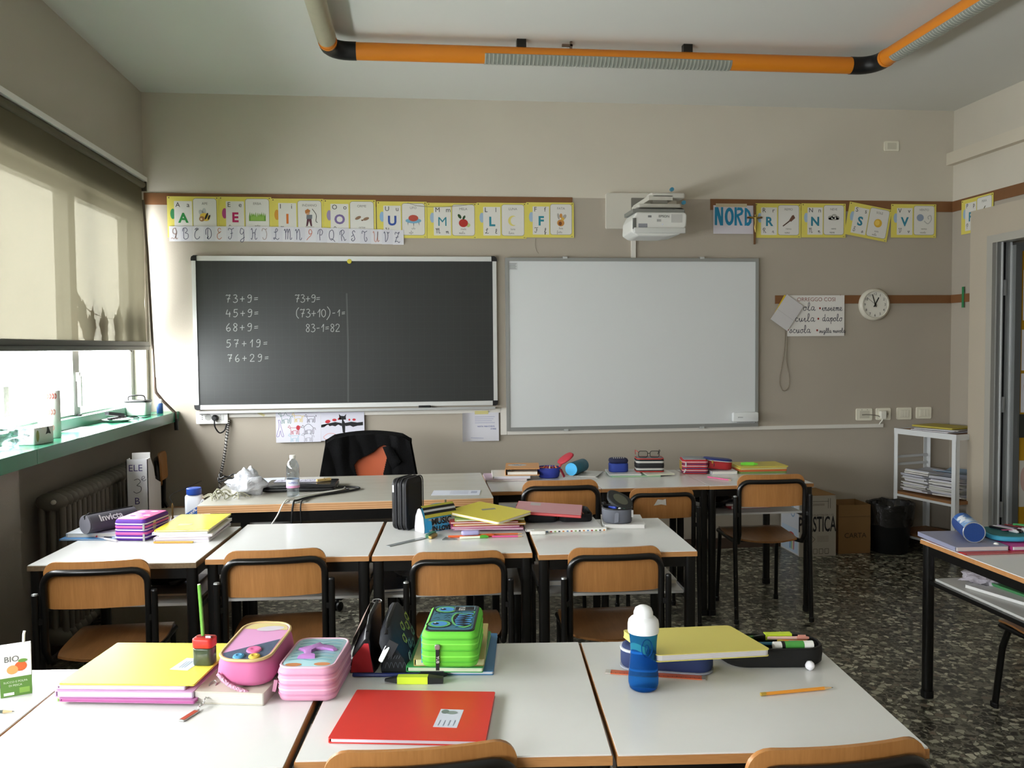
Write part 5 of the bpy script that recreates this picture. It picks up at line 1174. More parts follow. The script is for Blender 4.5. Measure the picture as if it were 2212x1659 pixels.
MB().loft([[(-.030, -.07, .03), (-.018, -.07, .075), (.0, -.06, .108)], [(-.031, .07, .03), (-.019, .07, .08), (.0, .08, .116)]], False, False, False).xf(Matrix.Translation((-.0055, 0, 0))).obj('printed_side', mat('printed_vinyl', '9a8279', .3, var=.5, vscale=40), rb, smooth=50)
MB().tube([(.012+.012*math.cos(t), .075+.004*math.sin(t), .120+.004*math.sin(t)) for t in [2*PI*j/10 for j in range(10)]], .0016, 5, True).obj('zip_ring', M('9b9b9a', .3, metal=.8), rb)
di = ridge('dinosaur_pouch', 'black pouch with yellow-green dinosaur outlines, left of the green case', -.052, 2.085, -.10, .074, .19, .112, mat('dark_canvas', '1a1d24', .7, var=.2, vscale=30), M('16171a', .7), -.020, .03)
def dino_pt(a, b, yy, s0):   # a along the pouch, b up the sloping right face
    q = s0+b; z0, z1 = .012, .052
    if q < .042: t = q/.042; x = .0385+(.0272-.0385)*t; z = z0+(z1-z0)*t
    else: t = (q-.042)/.064; x = .0272+(-.004-.0272)*t; z = z1+(.105-z1)*t
    return (x+.0012, yy+a, z+.0006)
shp = [(-.013, 0), (-.006, .010), (.004, .012), (.010, .006), (.016, .012), (.012, -.002), (.006, -.008), (.002, -.002), (-.004, -.008), (-.013, 0)]
for k in range(8):
    yy = -.070+.020*k; s0 = (.018, .058, .036, .078, .022, .064, .040, .076)[k]
    MB().tube(crom([dino_pt(p, q, yy, s0) for p, q in shp], 2), .0009, 4).obj('dino_outline', M('a3b04f' if k % 2 else '6f8f7a', .7), di)
for k in range(5): lines(di, M('4f545c', .7), 'end_outline', [[(-.022+.010*k, .012), (-.017+.010*k, .026), (-.012+.010*k, .014)], [(-.014+.006*k, .034), (-.010+.006*k, .042)]], .0012, 0, True, (0, -.0965, .002), WALL)
MB().rbox(.013, .040, 0, .003, .005, .001).obj('zip_pull', M('c9cbcc', .3, metal=.7), di, (-.022, -.103, .050), (1.1, .3, -.5))
MB().box(-.012, .012, -.004, .0, -.018, .018).obj('pull_tab', M('2a2b2e', .6), di, (-.008, -.098, .062), (0, .5, 0))

# books under the green case, and the green monster case
book(.098, 2.095, T, .175, .265, .009, -.13, '2f6f9f', 'blue notebook lowest under the green monster case', pages='d6dbe2')
book(.074, 2.085, T+.0095, .180, .255, .012, -.16, '3f9f56', 'green notebook in the pile under the green monster case', pages='dfe6c9')
book(.080, 2.090, T+.022, .165, .255, .017, -.12, 'a89a5a', 'olive covered workbook directly under the green monster case', 'book', 'book', pages='d8d8a8')
gz = T+.0395
gc = zipcase('monster_pencil_case', 'lime green triple-zip case with a blue monster face on its lid', .078, 2.005, gz, .128, .205, .082, -.14, '66c93a', '17191d', [(.014, .004, '4fae2c'), (.026, .004, '7fe04e'), (.040, .004, '4fae2c'), (.054, .004, '7fe04e'), (.066, .004, '4fae2c')], r=.022)
h = .082; gm = M('62b56b', .5); bm_ = M('4a93d0', .5); km = M('111318', .5); tl_ = M('3d7286', .5)
MB().prism(rrect(.102, .178, .014, 5), h+.0014, h+.0018).obj('printed_ground', tl_, gc)
random.seed(5)
lines(gc, M('1a2630', .5), 'fur_scribble', [[(x, y), (x+.008, y+.010), (x+.014, y+.002)] for x, y in [(random.uniform(-.048, .036), random.uniform(-.082, .07)) for _ in range(46)]], .0016, h+.0021)
for (x, y) in ((-.028, -.050), (-.022, .058)):
    for k, (r_, m__) in enumerate(((.030, km), (.026, gm), (.019, bm_), (.007, km), (.0025, m_white))):
        MB().poly(ell(x-(.008 if k == 3 else .010 if k == 4 else 0), y+(.004 if k == 4 else 0), r_, r_*.92, 0, 18), h+.0023+k*.0003).obj('eye', m__, gc)
mouth = crom([(.004, .030, 0), (-.004, -.01, 0), (.006, -.055, 0), (.030, -.078, 0), (.047, -.060, 0), (.040, -.040, 0), (.030, -.020, 0), (.046, .010, 0), (.048, .045, 0), (.030, .022, 0)], 5, True)
for k, (sc, m__) in enumerate(((1.0, gm), (.86, km))): MB().poly([((p.x-.026)*sc+.026, (p.y+.012)*sc-.012) for p in mouth], h+.0026+k*.0003).obj('mouth', m__, gc)
tee = []
for k in range(7):
    y = .018-.013*k; xl = .006+.002*abs(k-3); tee.append([(xl, y), (xl, y-.009), (xl+.020, y-.003)])
for k in range(6):
    y = .028-.015*k; tee.append([(.046-.003*(k % 2), y), (.046-.003*(k % 2), y-.010), (.028, y-.005)])
for t3 in tee: MB().poly(t3 if t3[2][0] > t3[0][0] else t3[::-1], h+.0033).obj('tooth', bm_, gc)
MB().prism(rrect(.052, .034, .004, 2, .022, .064), h+.0020, h+.0030).obj('name_patch', km, gc); MB().rib(rrect(.048, .030, .003, 2, .022, .064), .0012, h+.0032, True).obj('patch_border', M('8fa8b4', .5), gc)
text('YUB', .022, m_white, gc, (.008, .0775, h+.0033), 'lettering', (0, 0, -PI/2), sx=.72)
MB().box(-.0655, -.063, -.085, .085, .006, .070).obj('side_strip', M('3f9fd0', .5), gc)
MB().box(-.004, .004, -.0035, .0, -.055, 0).obj('zip_pull', km, gc, (-.026, -.1045, .052)); MB().rbox(.012, .012, 0, .006, .004, .001).obj('slider', M('a7a9a8', .3, metal=.7), gc, (-.026, -.103, .050), WALL)
text('YUB', .009, m_white, gc, (-.0285, -.1084, .030), 'lettering', (PI/2, PI/2, 0))

def highlighter(p, q, z, col, lab, r=.0095, cap='1b1c1b', cl=.26):
    l, a = along(p, q); t = thing('highlighter', lab, 'highlighter', (p[0], p[1], z), a)
    MB().box(l*.22, l*(1-cl), -r, r, 0, r*1.7).obj('barrel', M(col, .4), t); c_ = MB(); c_.loft([[(l*(1-cl), -r*.98, .0002), (l*(1-cl), r*.98, .0002), (l*(1-cl), r*.98, r*1.68), (l*(1-cl), -r*.98, r*1.68)], [(l, -r*.9, .001), (l, r*.9, .001), (l, r*.9, r*1.3), (l, -r*.9, r*1.3)]]); c_.obj('cap', M(cap, .4), t)
    MB().loft([[(l*.22, -r*.8, .001), (l*.22, r*.8, .001), (l*.22, r*.8, r*1.5), (l*.22, -r*.8, r*1.5)], [(0, -r*.4, .004), (0, r*.4, .004), (0, r*.4, r*.9), (0, -r*.4, r*.9)]]).obj('tail', M(cap, .4), t)
    return t
highlighter((-.082, 1.940), (.050, 1.922), T, 'd3e83a', 'yellow highlighter with black cap in front of the notebooks')
pen((-.158, 1.985), (.060, 1.958), T, '1f2c66', '23242b', 'dark blue pen lying behind the yellow highlighter', .0045)

rf = book(-.010, 1.742, T, .306, .235, .010, -.17, 'd0342c', 'large red folder lying in front of the pencil cases', 'folder', 'red_folder', pages='dcd6e2', rough=.35)
MB().box(-.024, .024, -.042, .042, .0100, .0103).obj('name_label', M('c9ccd8', .5), rf, (.069, -.02, 0), (0, 0, -.05))
lines(rf, M('7f8496', .6), 'label_writing', [[(.052+.010*k, -.055), (.054+.010*k, -.030)] for k in range(4)], .0016, .0106, False); MB().poly(ell(.072, .006, .012, .008), .0106).obj('label_picture', M('83908a', .6), rf); MB().poly(ell(.058, .010, .008, .010), .0107).obj('label_picture', M('6d7a74', .6), rf)

# blue drinking bottle
bo = thing('drinking_bottle', 'translucent blue drinking bottle with a white screw cap', 'bottle', (.492, 1.832, T))
mb_ = mat('blue_bottle_plastic', '2f86ea', .10, trans=.85, ior=1.08, spec=.6)
MB().lathe([(.026, 0), (.031, .004), (.0335, .015), (.0335, .030), (.0305, .060), (.0285, .085), (.0300, .110), (.0315, .125), (.030, .130), (.024, .132)], 28).obj('body', mb_, bo, smooth=50)
MB().lathe([(.034, .128), (.0345, .131), (.0345, .146), (.033, .154), (.028, .160), (.0215, .163), (.0215, .172), (.018, .181), (.010, .186), (.003, .1875)], 28).obj('cap', M('eef0f1', .3), bo, smooth=45)
MB().tube([(.012*math.cos(t), -.0292, .100+.020*math.sin(t)) for t in [2*PI*j/20 for j in range(20)]], .0011, 5, True).obj('embossed_oval', mb_, bo, smooth=60)
MB().tube([(.004*math.cos(t), -.0292, .098+.010*math.sin(t)) for t in [2*PI*j/14 for j in range(14)]], .0009, 5, True).obj('embossed_drop', mb_, bo, smooth=60)

# navy pouch, yellow notebook lying across, open black oval case
nv = thing('navy_pouch', 'navy blue fabric pouch under the yellow notebook', 'pencil case', (.578, 1.945, T), -.30)
MB().rbox(.215, .085, 0, .056, .038, .014, n=6).obj('body', mat('navy_canvas', '26345e', .8, var=.12), nv, smooth=50); ringband(nv, .215, .085, .038, .046, .006, 'b9bcc6'); ringband(nv, .215, .085, .038, .004, .004, '8f93a0', 'piping')
yn = book(.640, 1.925, T+.0555, .290, .185, .016, .17, 'e3d56c', 'thick yellow notebook lying on the navy pouch behind the blue bottle', 'notebook', 'notebook', pages='d9d6da', tilt=(-.01, .062), r=.012)
ov = thing('oval_pencil_case', 'open black oval pencil case full of markers', 'pencil case', (.838, 1.960, T), -.12)
Lo = []
for (s, z_) in ((.90, 0), (1.0, .008), (1.02, .03), (1.0, .043), (.965, .043), (.95, .012)):
    Lo.append([(x*s, y*s, z_) for x, y in rrect(.245, .112, .054, 7)])
MB().loft(Lo).obj('shell', mat('black_nylon', '131312', .8, var=.2), ov, smooth=50)
MB().tube([(x, y, .044) for x, y in rrect(.236, .106, .050, 7)], .0028, 6, True).obj('zip', m_blackp, ov, smooth=60)
def inov(dx, dy): a = -.12; return (.838+math.cos(a)*dx-math.sin(a)*dy, 1.960+math.sin(a)*dx+math.cos(a)*dy)
highlighter(inov(-.03, .030), inov(.095, .036), T+.040, 'c6dd3c', 'yellow-green highlighter lying in the open black oval case', .0085)
tm = thing('glue_stick', 'white glue stick with a green label in the open oval case', 'glue stick', (*inov(.0, -.034), T+.046), -.05)
X_ = Matrix.Rotation(PI/2, 4, 'Y'); MB().lathe([(.010, 0), (.010, .095)], 16).xf(X_).obj('tube', m_white, tm, smooth=40); MB().lathe([(.0103, .026), (.0103, .072)], 16).xf(X_).obj('label', M('4d9a45', .5), tm, smooth=40); MB().lathe([(.0104, .018), (.0104, .026)], 16).xf(X_).obj('band', m_blackp, tm, smooth=40)
pencil(inov(.02, .002), inov(.108, -.008), T+.042, 'd68a34', 'orange pencil lying in the open black oval case', group=None)
pen(inov(-.07, -.012), inov(.085, -.016), T+.040, '3f7fa0', '4a90b4', 'blue pen lying in the open black oval case')
pen(inov(.0, .014), inov(.10, .014), T+.044, 'd9b3a8', 'cf8f80', 'pale pink marker lying in the open black oval case')
pen(inov(-.04, .045), inov(.06, .048), T+.036, '3f7a30', '2a2a2a', 'dark green marker at the far rim of the open black oval case')
rl = thing('orange_ruler', 'orange transparent ruler lying behind the blue bottle', 'ruler', (.538, 1.902, T), math.atan2(-.070, .217))
MB().box(-.114, .114, -.011, .011, 0, .002).obj('blade', M('c9603a', .3), rl); MB().box(-.114, -.102, -.0112, .0112, .0001, .0023).obj('end_tip', M('b9b4ae', .4), rl); MB().box(.106, .114, -.0112, .0112, .0001, .0023).obj('end_tip', M('8e8b88', .4), rl)
g = MB(); [g.rib([(-.10+.01*k, -.010), (-.10+.01*k, -.004 if k % 5 else 0)], .0008, .0023) for k in range(21)]; g.obj('scale_marks', M('5a2a1c', .6), rl)
pencil((.732, 1.757), (.905, 1.772), T, 'e0932f', 'orange pencil lying alone near the right front of the desk')
tag(MB().ball((0, 0, .011), .011, jit=.08).obj('paper_ball', m_paper, None, (.905, 1.884, T), (0, 0, 0), 60), 'small white rubber ball beside the black oval case', 'ball')

# ------------------------------------------------------------------ middle row
book(-1.315, 3.690, T, .225, .235, .006, -.08, '3f7fb5', 'blue workbook lowest under the grey tube case', 'book', 'book')
wbb = book(-1.310, 3.715, T+.0065, .205, .225, .016, -.08, 'c9cdd4', 'white spiral book under the grey tube case', 'book', 'book')
tc_ = thing('tube_pencil_case', 'dark grey cylindrical pencil case with white lettering', 'pencil case', (-1.335, 3.585, T+.0228), .92)
X_ = Matrix.Rotation(PI/2, 4, 'Y') 
MB().lathe([(.034, 0), (.0385, .004), (.0385, .216), (.034, .22)], 24).xf(Matrix.Translation((0, 0, .0386)) @ X_).obj('body', mat('charcoal_canvas', '45434a', .8, var=.08), tc_, smooth=45)
MB().lathe([(.0375, -.0015), (.0375, .0005)], 24).xf(Matrix.Translation((0, 0, .0386)) @ X_).obj('end_disc', M('6d6c74', .7), tc_); MB().tube([(.006, 0, .078), (.214, 0, .078)], .003, 6).obj('zip', m_blackp, tc_, smooth=60); MB().tube([(0, 0, .06), (-.006, -.004, .072), (.02, 0, .082)], .003, 6).obj('loop', m_blackp, tc_)
text('Invicta', .040, M('c9c6c6', .6), tc_, (.040, -.0422, .0500), 'lettering', (PI/2-.61, 0, 0), bold=.001)
pu = zipcase('purple_pencil_case', 'purple and pink triple-zip pencil case with a patterned lid', -1.128, 3.635, T, .132, .205, .086, -.20, '55288f', 'c9559a', [(.014, .006, 'd9d0e2'), (.030, .012, 'd45a9a'), (.044, .005, 'e2c9dc'), (.056, .010, 'd45a9a'), (.068, .005, 'd9d0e2')], r=.02)
for (x, y, r_, c_) in ((-.03, .05, .014, 'e8c6da'), (.03, -.02, .014, 'e0d6e0'), (.02, .06, .016, 'f0b0cc'), (-.025, -.03, .012, '7a2f88'), (.0, .01, .010, '8f3f9a'), (.03, -.065, .010, 'd99a4c')): MB().poly(ell(x, y, r_, r_*.8), .0882).obj('lid_motif', M(c_, .6), pu)
MB().poly(ell(.0, 0, .014, .022), 0).obj('heart_patch', M('b9a67d', .6), pu, (.0667, -.03, .05), (PI/2, 0, PI/2)); pull(pu, .06, -.104, .072, 'a9a9a9', .03); pull(pu, .06, -.104, .030, 'a9a9a9', .03)
for k in range(4):
    book(-.925+.004*k*(-1)**k, 3.640, T+.0105*k, .215, .320, .0098, -.055+.012*k, ('d8d3da', 'cdbfd0', 'e2dede', 'd3d6e0')[k], 'white exercise book number %s from the bottom under the shiny yellow notebook' % ('one', 'two', 'three', 'four')[k], 'exercise book', 'exercise_book', 'exercise books under the yellow notebook', pages='e9e6e4')
yb = book(-.925, 3.645, T+.0425, .214, .322, .007, -.06, 'e6d53a', 'shiny yellow notebook on the pile beside the purple case', pages='ddd9e6', rough=.18)
MB().box(-.045, .01, -.075, -.040, .0071, .0074).obj('name_label', M('b9b58c', .5), yb)
pen((-1.195, 3.525), (-1.335, 3.632), T+.001, 'd4cfd4', 'c22b30', 'red ballpoint pen on the desk by the radiator'); pen((-1.13, 3.555), (-1.27, 3.585), T, 'c9ccd6', '2a2d3a', 'thin grey pen beside the red ballpoint')
pencil((-.885, 3.462), (-1.040, 3.480), T, 'd99a3f', 'short orange pencil in front of the yellow notebook pile', sharp=False)

sc = thing('standing_pencil_case', 'large black triple-zip case standing on its edge', 'pencil case', (-.045, 3.635, T), -.50)
for k in range(3):
    x = -.026+.023*k; g = MB().rbox(.15, .215, -.0105, .0105, .03, .006, n=6).xf(Matrix.Translation((x, 0, .108)) @ Matrix.Rotation(PI/2, 4, 'Y') @ Matrix.Rotation(PI/2, 4, 'Z')); g.obj('compartment', mat('black_shell', '0e0e10', .5), sc, smooth=50)
    MB().tube([(x+.0115, a_, .108+b_) for a_, b_ in rrect(.152, .217, .03, 6)], .0024, 5, True).obj('zip', M('3a3a40', .5), sc, smooth=60)
pull(sc, -.026, -.077, .19, 'd3d3d3', .03); MB().box(.0316, .032, -.055, .055, .06, .19).obj('side_panel', M('19191c', .6), sc)
mu = thing('music_pouch', 'blue and black zip pouch lettered MUSIC in front of the black case', 'pencil case', (.072, 3.578, T), .62)
L = []
for i in range(9):
    v = i/8; s = .86+.14*math.sin(PI*v); x = -.085+.17*v
    pr = [(-.036, 0), (.036, 0), (.038, .02), (.030, .07), (.012, .104), (0, .110), (-.012, .104), (-.030, .07), (-.038, .02)]
    L.append([(x, a*s, b*s) for a, b in pr])
MB().loft(L).obj('body', M('3f9fcf', .6, var=.1, vscale=40), mu, smooth=50)
MB().loft([[(-.0865, a*.90, b*.90) for a, b in pr], [(-.0845, a*.90, b*.90) for a, b in pr]]).obj('end_panel', M('bdb9bd', .7), mu)
for (z0, z1, y0, y1, c_) in ((.060, .073, .0295, .0335, 'b5ad3f'), (.073, .084, .0255, .0300, '17171a'), (.084, .092, .0205, .0262, 'b9b9b9'), (.092, .101, .0140, .0212, '141416'), (.101, .108, .004, .0145, 'a9a33a')):
    MB().loft([[(-.082, -y1-.0012, z0), (0, -y1*1.03-.0022, z0+.001), (.082, -y1-.0012, z0)], [(-.082, -y0-.0012, z1), (0, -y0*1.03-.0022, z1+.001), (.082, -y0-.0012, z1)]], False, False, False).obj('trim_band', M(c_, .6), mu)
MB().poly(rrect(.145, .050, .004, 2, 0, .0275), 0).obj('print_panel', M('a9aeb0', .6), mu, (.008, -.0372, .002), (PI/2-.07, 0, 0))
text('MUSIC', .036, M('121316', .6), mu, (-.052, -.0388, .030), 'lettering', (PI/2-.10, 0, 0), bold=.0012); text('IN LOVE', .026, M('121316', .6), mu, (-.050, -.0400, .006), 'lettering', (PI/2-.05, .06, 0), bold=.0012)
MB().poly(ell(0, 0, .014, .020), 0).obj('blue_splash', M('2f9fd8', .6), mu, (-.062, -.0380, .03), (PI/2-.07, 0, 0)); pull(mu, .05, 0, .118, '8f8c80', .012); 
ru = thing('clear_ruler', 'clear plastic ruler lying on the desk before the black case', 'ruler', (-.050, 3.353, T), math.atan2(.117, .133))
MB().box(-.092, .092, -.012, .012, 0, .002).obj('blade', mat('clear_plastic', 'aeb4b4', .12, trans=.5, ior=1.2), ru); g = MB(); [g.rib([(-.085+.01*k, -.011), (-.085+.01*k, -.005)], .0008, .0022) for k in range(18)]; g.obj('scale_marks', M('6d7274', .6), ru)
er = thing('green_sharpener', 'small green and gold sharpener beside the clear ruler', 'sharpener', (.047, 3.445, T), 1.15)
MB().rbox(.075, .018, 0, .014, .004, .002).obj('body', M('3c6b4c', .4), er); MB().rbox(.060, .016, .0, .012, .004, .002, -.02, -.018).obj('gold_body', M('9b8447', .3, metal=.6), er)
random.seed(11)
lay = [('c98ab0', .290, .225, .006, 'pale magenta folder', -.05), ('c76a9a', .285, .22, .007, 'pink folder', .03), ('d9a53a', .300, .21, .008, 'orange-yellow book', .02), ('b02f38', .285, .22, .008, 'red notebook', -.02), ('b9d68a', .290, .21, .007, 'pale green notebook', .03)]
zc = T+.0088
for k, (c_, w_, d_, h_, nm, a) in enumerate(lay):
    book(.285+.010*((-1)**k), 3.600+.006*k, zc, w_, d_, h_, -.05+a, c_, '%s in the messy pile in the middle row, layer %s' % (nm, ('one', 'two', 'three', 'four', 'five')[k]), 'notebook', 'notebook', 'messy notebook pile', pages='e3dcd6'); zc += h_+.0006
y2 = book(.292, 3.575, zc+.010, .300, .215, .012, -.82, 'd8c94a', 'yellow notebook sprawled on top of the messy pile', pages='e6e0d2', tilt=(.05, .03), r=.012); MB().box(-.035, .025, -.012, .012, .0121, .0124).obj('name_label', M('8f8d7c', .5), y2, (-.02, .03, 0), (0, 0, 1.0))
for k, (p, q, c_, d_, lab) in enumerate((((.115, 3.405), (.30, 3.398), 'd8602f', 'd8602f', 'orange felt pen in front of the messy pile'), ((.160, 3.378), (.275, 3.378), 'e3ecd2', '57a83a', 'white and green marker nearest the desk front'), ((.290, 3.385), (.415, 3.372), 'd8588f', 'd8588f', 'pink crayon at the right of the marker row'), ((.23, 3.425), (.42, 3.420), 'd06a3a', 'd06a3a', 'reddish orange pencil on the desk before the pile'))):
    (pencil(p, q, T, c_, lab, ferrule=False) if k in (2, 3) else pen(p, q, T, c_, d_, lab, .0048))
tag(MB().rbox(.075, .030, 0, .018, .012, .006).obj('eraser', M('a9a3d0', .5), None, (.205, 3.402, T+.0095), (0, 0, .03), 45), 'lilac eraser lying on the felt pens before the pile', 'eraser')
tag(MB().prism([(-.03, -.02), (.03, -.02), (-.01, .025)], 0, .003).obj('set_square', mat('grey_set_square', '8f9294', .2, trans=.3), None, (.118, 3.388, T), (0, 0, .1)), 'small grey corner piece of a set square before the pile', 'set square')

book(.600, 3.575, T, .320, .225, .010, -.03, 'd3d2d2', 'white workbook under the open black pencil case', 'book', 'book')
lp_ = thing('dotted_spine_book', 'narrow white book with coloured dots along its spine', 'book', (.618, 3.452, T), -.01)
MB().box(-.150, .150, -.012, .012, 0, .012).obj('body', m_white, lp_)
for k in range(17): MB().box(-.135+.017*k, -.127+.017*k, -.0125, -.0119, .001, .006).obj('dot', M(('3a3a42', 'c9803a', '5a7fa8', 'a83a3a', '7d9a4a')[k % 5], .6), lp_)
tag(MB().rbox(.062, .026, 0, .014, .004, .003).obj('eraser', m_white, None, (.480, 3.418, T), (0, 0, -.05), 45), 'white eraser with a paper sleeve at the left of the dotted book', 'eraser')
oc2 = thing('open_pencil_case', 'open black pencil case lying flat under the red notebook', 'pencil case', (.600, 3.680, T+.0106), -.06)
for x in (-.075, .075):
    Lo = []
    for (s, z_) in ((.94, 0), (1.0, .006), (1.0, .032), (.95, .034), (.93, .010)): Lo.append([(x+a*s, b*s, z_) for a, b in rrect(.142, .20, .03, 5)])
    MB().loft(Lo).obj('half_shell', mat('black_nylon2', '111113', .75, var=.2), oc2, smooth=50)
    for k in range(5): MB().tube([(x-.04+.018*k, -.085, .030), (x-.04+.018*k, .07, .028)], .0036, 6).obj('pencil_end', M(('c98a4a', 'b5483a', 'd9b04a', '6a7a9a', 'a8683f')[k], .5), oc2)
rn = book(.560, 3.640, T+.0520, .285, .185, .011, -.22, 'b92c33', 'red notebook with a pinkish cover lying across the open black case', 'notebook', 'notebook', pages='d96a6a', tilt=(.06, .055)); MB().box(-.140, .140, -.088, .090, .0111, .0114).obj('cover_print', M('c98a90', .35), rn); MB().box(-.085, -.04, .03, .075, .0115, .0118).obj('name_label', M('b9b0ae', .5), rn)
book(.868, 3.575, T, .175, .215, .017, -.16, 'cfcdca', 'white workbook under the grey and green open case', 'book', 'book', pages='dcdad6')
bc = thing('open_bucket_case', 'grey, white and green zip case standing open with markers inside', 'pencil case', (.838, 3.545, T+.0176), -.1)
Lo = []
for (s, z_) in ((.92, 0), (1.0, .006), (1.03, .05), (1.0, .060), (.96, .060), (.94, .012)): Lo.append([(a*s, b*s, z_) for a, b in rrect(.122, .135, .05, 6)])
MB().loft(Lo).obj('shell', M('5a5d66', .7, var=.1), bc, smooth=50)
for (x, c_, w_) in ((-.040, '9ac23f', .022), (.044, '8aa53a', .020), (-.012, '6d707a', .018), (.02, '4a4d56', .020)): 
    yy = -.0695+.010*(abs(x)/.045)**3*1.6; MB().poly([(x-w_/2, .004), (x+w_/2, .010), (x+w_*.6, .046), (x-w_*.3, .052)], 0).obj('patch', M(c_, .7), bc, (0, yy-.0022, 0), (PI/2, 0, .7*(x/.05)))
MB().tube([(a, b, .061) for a, b in rrect(.122, .135, .05, 6)], .003, 6, True).obj('zip', m_blackp, bc, smooth=60)
lid = MB().rbox(.118, .130, 0, .014, .048, .005, n=6).obj('lid', M('2c2f30', .6, var=.2), bc, (0.012, .018, .078), (.34, .42, 0), 50); MB().poly(ell(0, 0, .035, .04), .0145).obj('lid_window', M('5d6152', .3), lid)
pull(bc, .058, -.05, .055, 'd0d0d0', .03)
for k, (c_, d_) in enumerate((('2a3f9a', '2a3f9a'), ('b8352f', 'd9d9d6'), ('2f8a5a', '2f8a5a'))):
    a0 = (.810+.018*k, 3.575); pen(a0, (a0[0]+.012, a0[1]-.080), T+.066-.004*k, c_, d_, '%s marker lying in the grey and green open case' % ('blue', 'red', 'green')[k], .0055, dz=.012)

# ------------------------------------------------------------------ front row of desks
book(.500, 4.930, T, .235, .26, .010, -.02, 'c3a8ba', 'pale pink folder at the left end of the front row', 'folder', 'folder')
book(.535, 4.940, T+.0105, .215, .255, .016, -.05, 'd6d3cc', 'white book under the orange ring binder', 'book', 'book', pages='dcd9e0')
rbn = thing('ring_binder', 'orange ring binder with a scribbled white label', 'binder', (.605, 4.945, T+.0270), -.12); m_ob = M('cf9458', .5)
for z_ in (0, .036): MB().box(-.098, .098, -.125, .125, z_, z_+.003).obj('cover', m_ob, rbn)
MB().box(-.098, -.095, -.125, .125, .003, .036).obj('spine', m_ob, rbn); MB().box(-.085, .085, -.118, .118, .004, .020).obj('page_block', m_pages, rbn)
MB().tube([(-.075+.012*math.cos(t), -.10, .018+.013*math.sin(t)) for t in [2*PI*k/12 for k in range(12)]], .0015, 5, True).obj('ring', m_alud, rbn)
lb_ = MB().prism(ell(0, 0, .055, .040), .039, .0394).obj('label', M('b9b9b9', .6), rbn, (-.03, .03, 0)); lines(lb_, M('3d3d40', .6), 'scribble', [[(-.03, .0), (-.02, .02), (-.01, -.01), (.0, .02), (.01, -.01), (.03, .015)], [(-.025, -.012), (.025, -.018)]], .004, .0397)
rc = thing('round_pencil_case', 'round blue and red zip case standing open', 'pencil case', (.757, 4.915, T), 0)
Lo = []
for (r_, z_) in ((.052, 0), (.060, .006), (.070, .055), (.068, .060), (.062, .058), (.055, .012)): Lo.append([(r_*math.cos(t), r_*math.sin(t), z_) for t in [2*PI*k/24 for k in range(24)]])
MB().loft(Lo).obj('bowl', M('2b3a96', .7, var=.1), rc, smooth=50); MB().lathe([(.0625, .050), (.0625, .0545)], 24).obj('lining', M('a82c38', .7), rc)
for k in range(5): MB().tube([(-.04+.02*k, -.03, .056), (-.02+.016*k, .03, .060)], .004, 6).obj('pencil_end', M(('c98a4a', 'b5483a', 'd9c9a0', '8a3a3a', 'c9803f')[k], .6), rc)
MB().rbox(.10, .13, 0, .014, .045, .006, n=6).obj('lid', M('b02f3c', .7), rc, (.105, .01, .100), (0, -.62, .1), 50); MB().bar((.062, 0, .058), (.075, .0, .075), .04, .004).obj('hinge_flap', M('a82c38', .7), rc)
MB().bar((.064, -.03, .05), (.085, -.05, .004), .02, .003).obj('dangling_strap', M('a82c38', .7), rc)
bt_ = thing('blue_tube_case', 'teal tube pencil case with a bright blue end', 'pencil case', (.880, 4.860, T+.0125), 1.02)
MB().lathe([(.036, 0), (.038, .004), (.038, .19), (.034, .195)], 24).xf(Matrix.Translation((0, 0, .0382)) @ Matrix.Rotation(PI/2, 4, 'Y')).obj('body', M('2c6a80', .6), bt_, smooth=45); MB().lathe([(.0365, -.002), (.0365, .0)], 24).xf(Matrix.Translation((0, 0, .0382)) @ Matrix.Rotation(PI/2, 4, 'Y')).obj('end_disc', M('3aa6dc', .5), bt_)
for k in range(3): book(.945+.012*k, 4.930+.012*k, T+.004*k, .20, .22, .0036, -.15-.14*k, ('c9c7c3', 'b3b3b1', 'd3d1cc')[k], 'pale magazine under the blue tube case, layer %s' % ('one', 'two', 'three')[k], 'magazine', 'magazine', 'magazines under the tube case')
book(1.265, 4.945, T, .29, .225, .006, -.06, '86b8a0', 'mint green book under the blue cap-shaped case', 'book', 'book', pages='cfe0a8'); book(1.210, 4.960, T+.0065, .19, .21, .008, -.10, 'd6d6d6', 'white booklet directly under the blue cap-shaped case', 'book', 'book')
cc_ = thing('cap_pencil_case', 'blue pencil case shaped like a cap with white stripes', 'pencil case', (1.185, 4.975, T+.0150), -.05)
MB().rbox(.112, .10, 0, .052, .035, .006, n=6).obj('body', M('2a3f92', .75, var=.1), cc_, smooth=50); MB().rbox(.112, .10, .050, .080, .036, .012, n=6).obj('lid', M('1a1e3f', .75), cc_, smooth=50)
for k in range(6): MB().poly([(-.035+.012*k, -.03), (-.031+.012*k, -.03), (-.022+.012*k, .025), (-.026+.012*k, .025)], .0805).obj('white_stripe', M('c6c6c9', .6), cc_)
book(1.400, 4.930, T+.0065, .17, .20, .007, .06, 'd9d7c9', 'cream booklet under the black case with the glasses', 'book', 'book', pages='dfe0c0')
gk = zipcase('striped_pencil_case', 'black and white zip case with red piping, glasses lying on it', 1.370, 4.965, T+.0142, .165, .120, .080, -.12, '1a1a1d', '55575a', [(.018, .014, 'b9b7b2'), (.040, .012, '17171a'), (.060, .014, 'b9b7b2')], r=.022)
MB().tube([(x, y, .079) for x, y in rrect(.160, .115, .022, 6)], .003, 6, True).obj('piping', M('b8392f', .5), gk, smooth=60); MB().tube([(x, y, .004) for x, y in rrect(.162, .117, .022, 6)], .003, 6, True).obj('piping', M('b8392f', .5), gk, smooth=60)
gs_ = thing('eyeglasses', 'eyeglasses with black rims and red temples on the striped case', 'glasses', (1.365, 4.965, T+.0967), -.15)
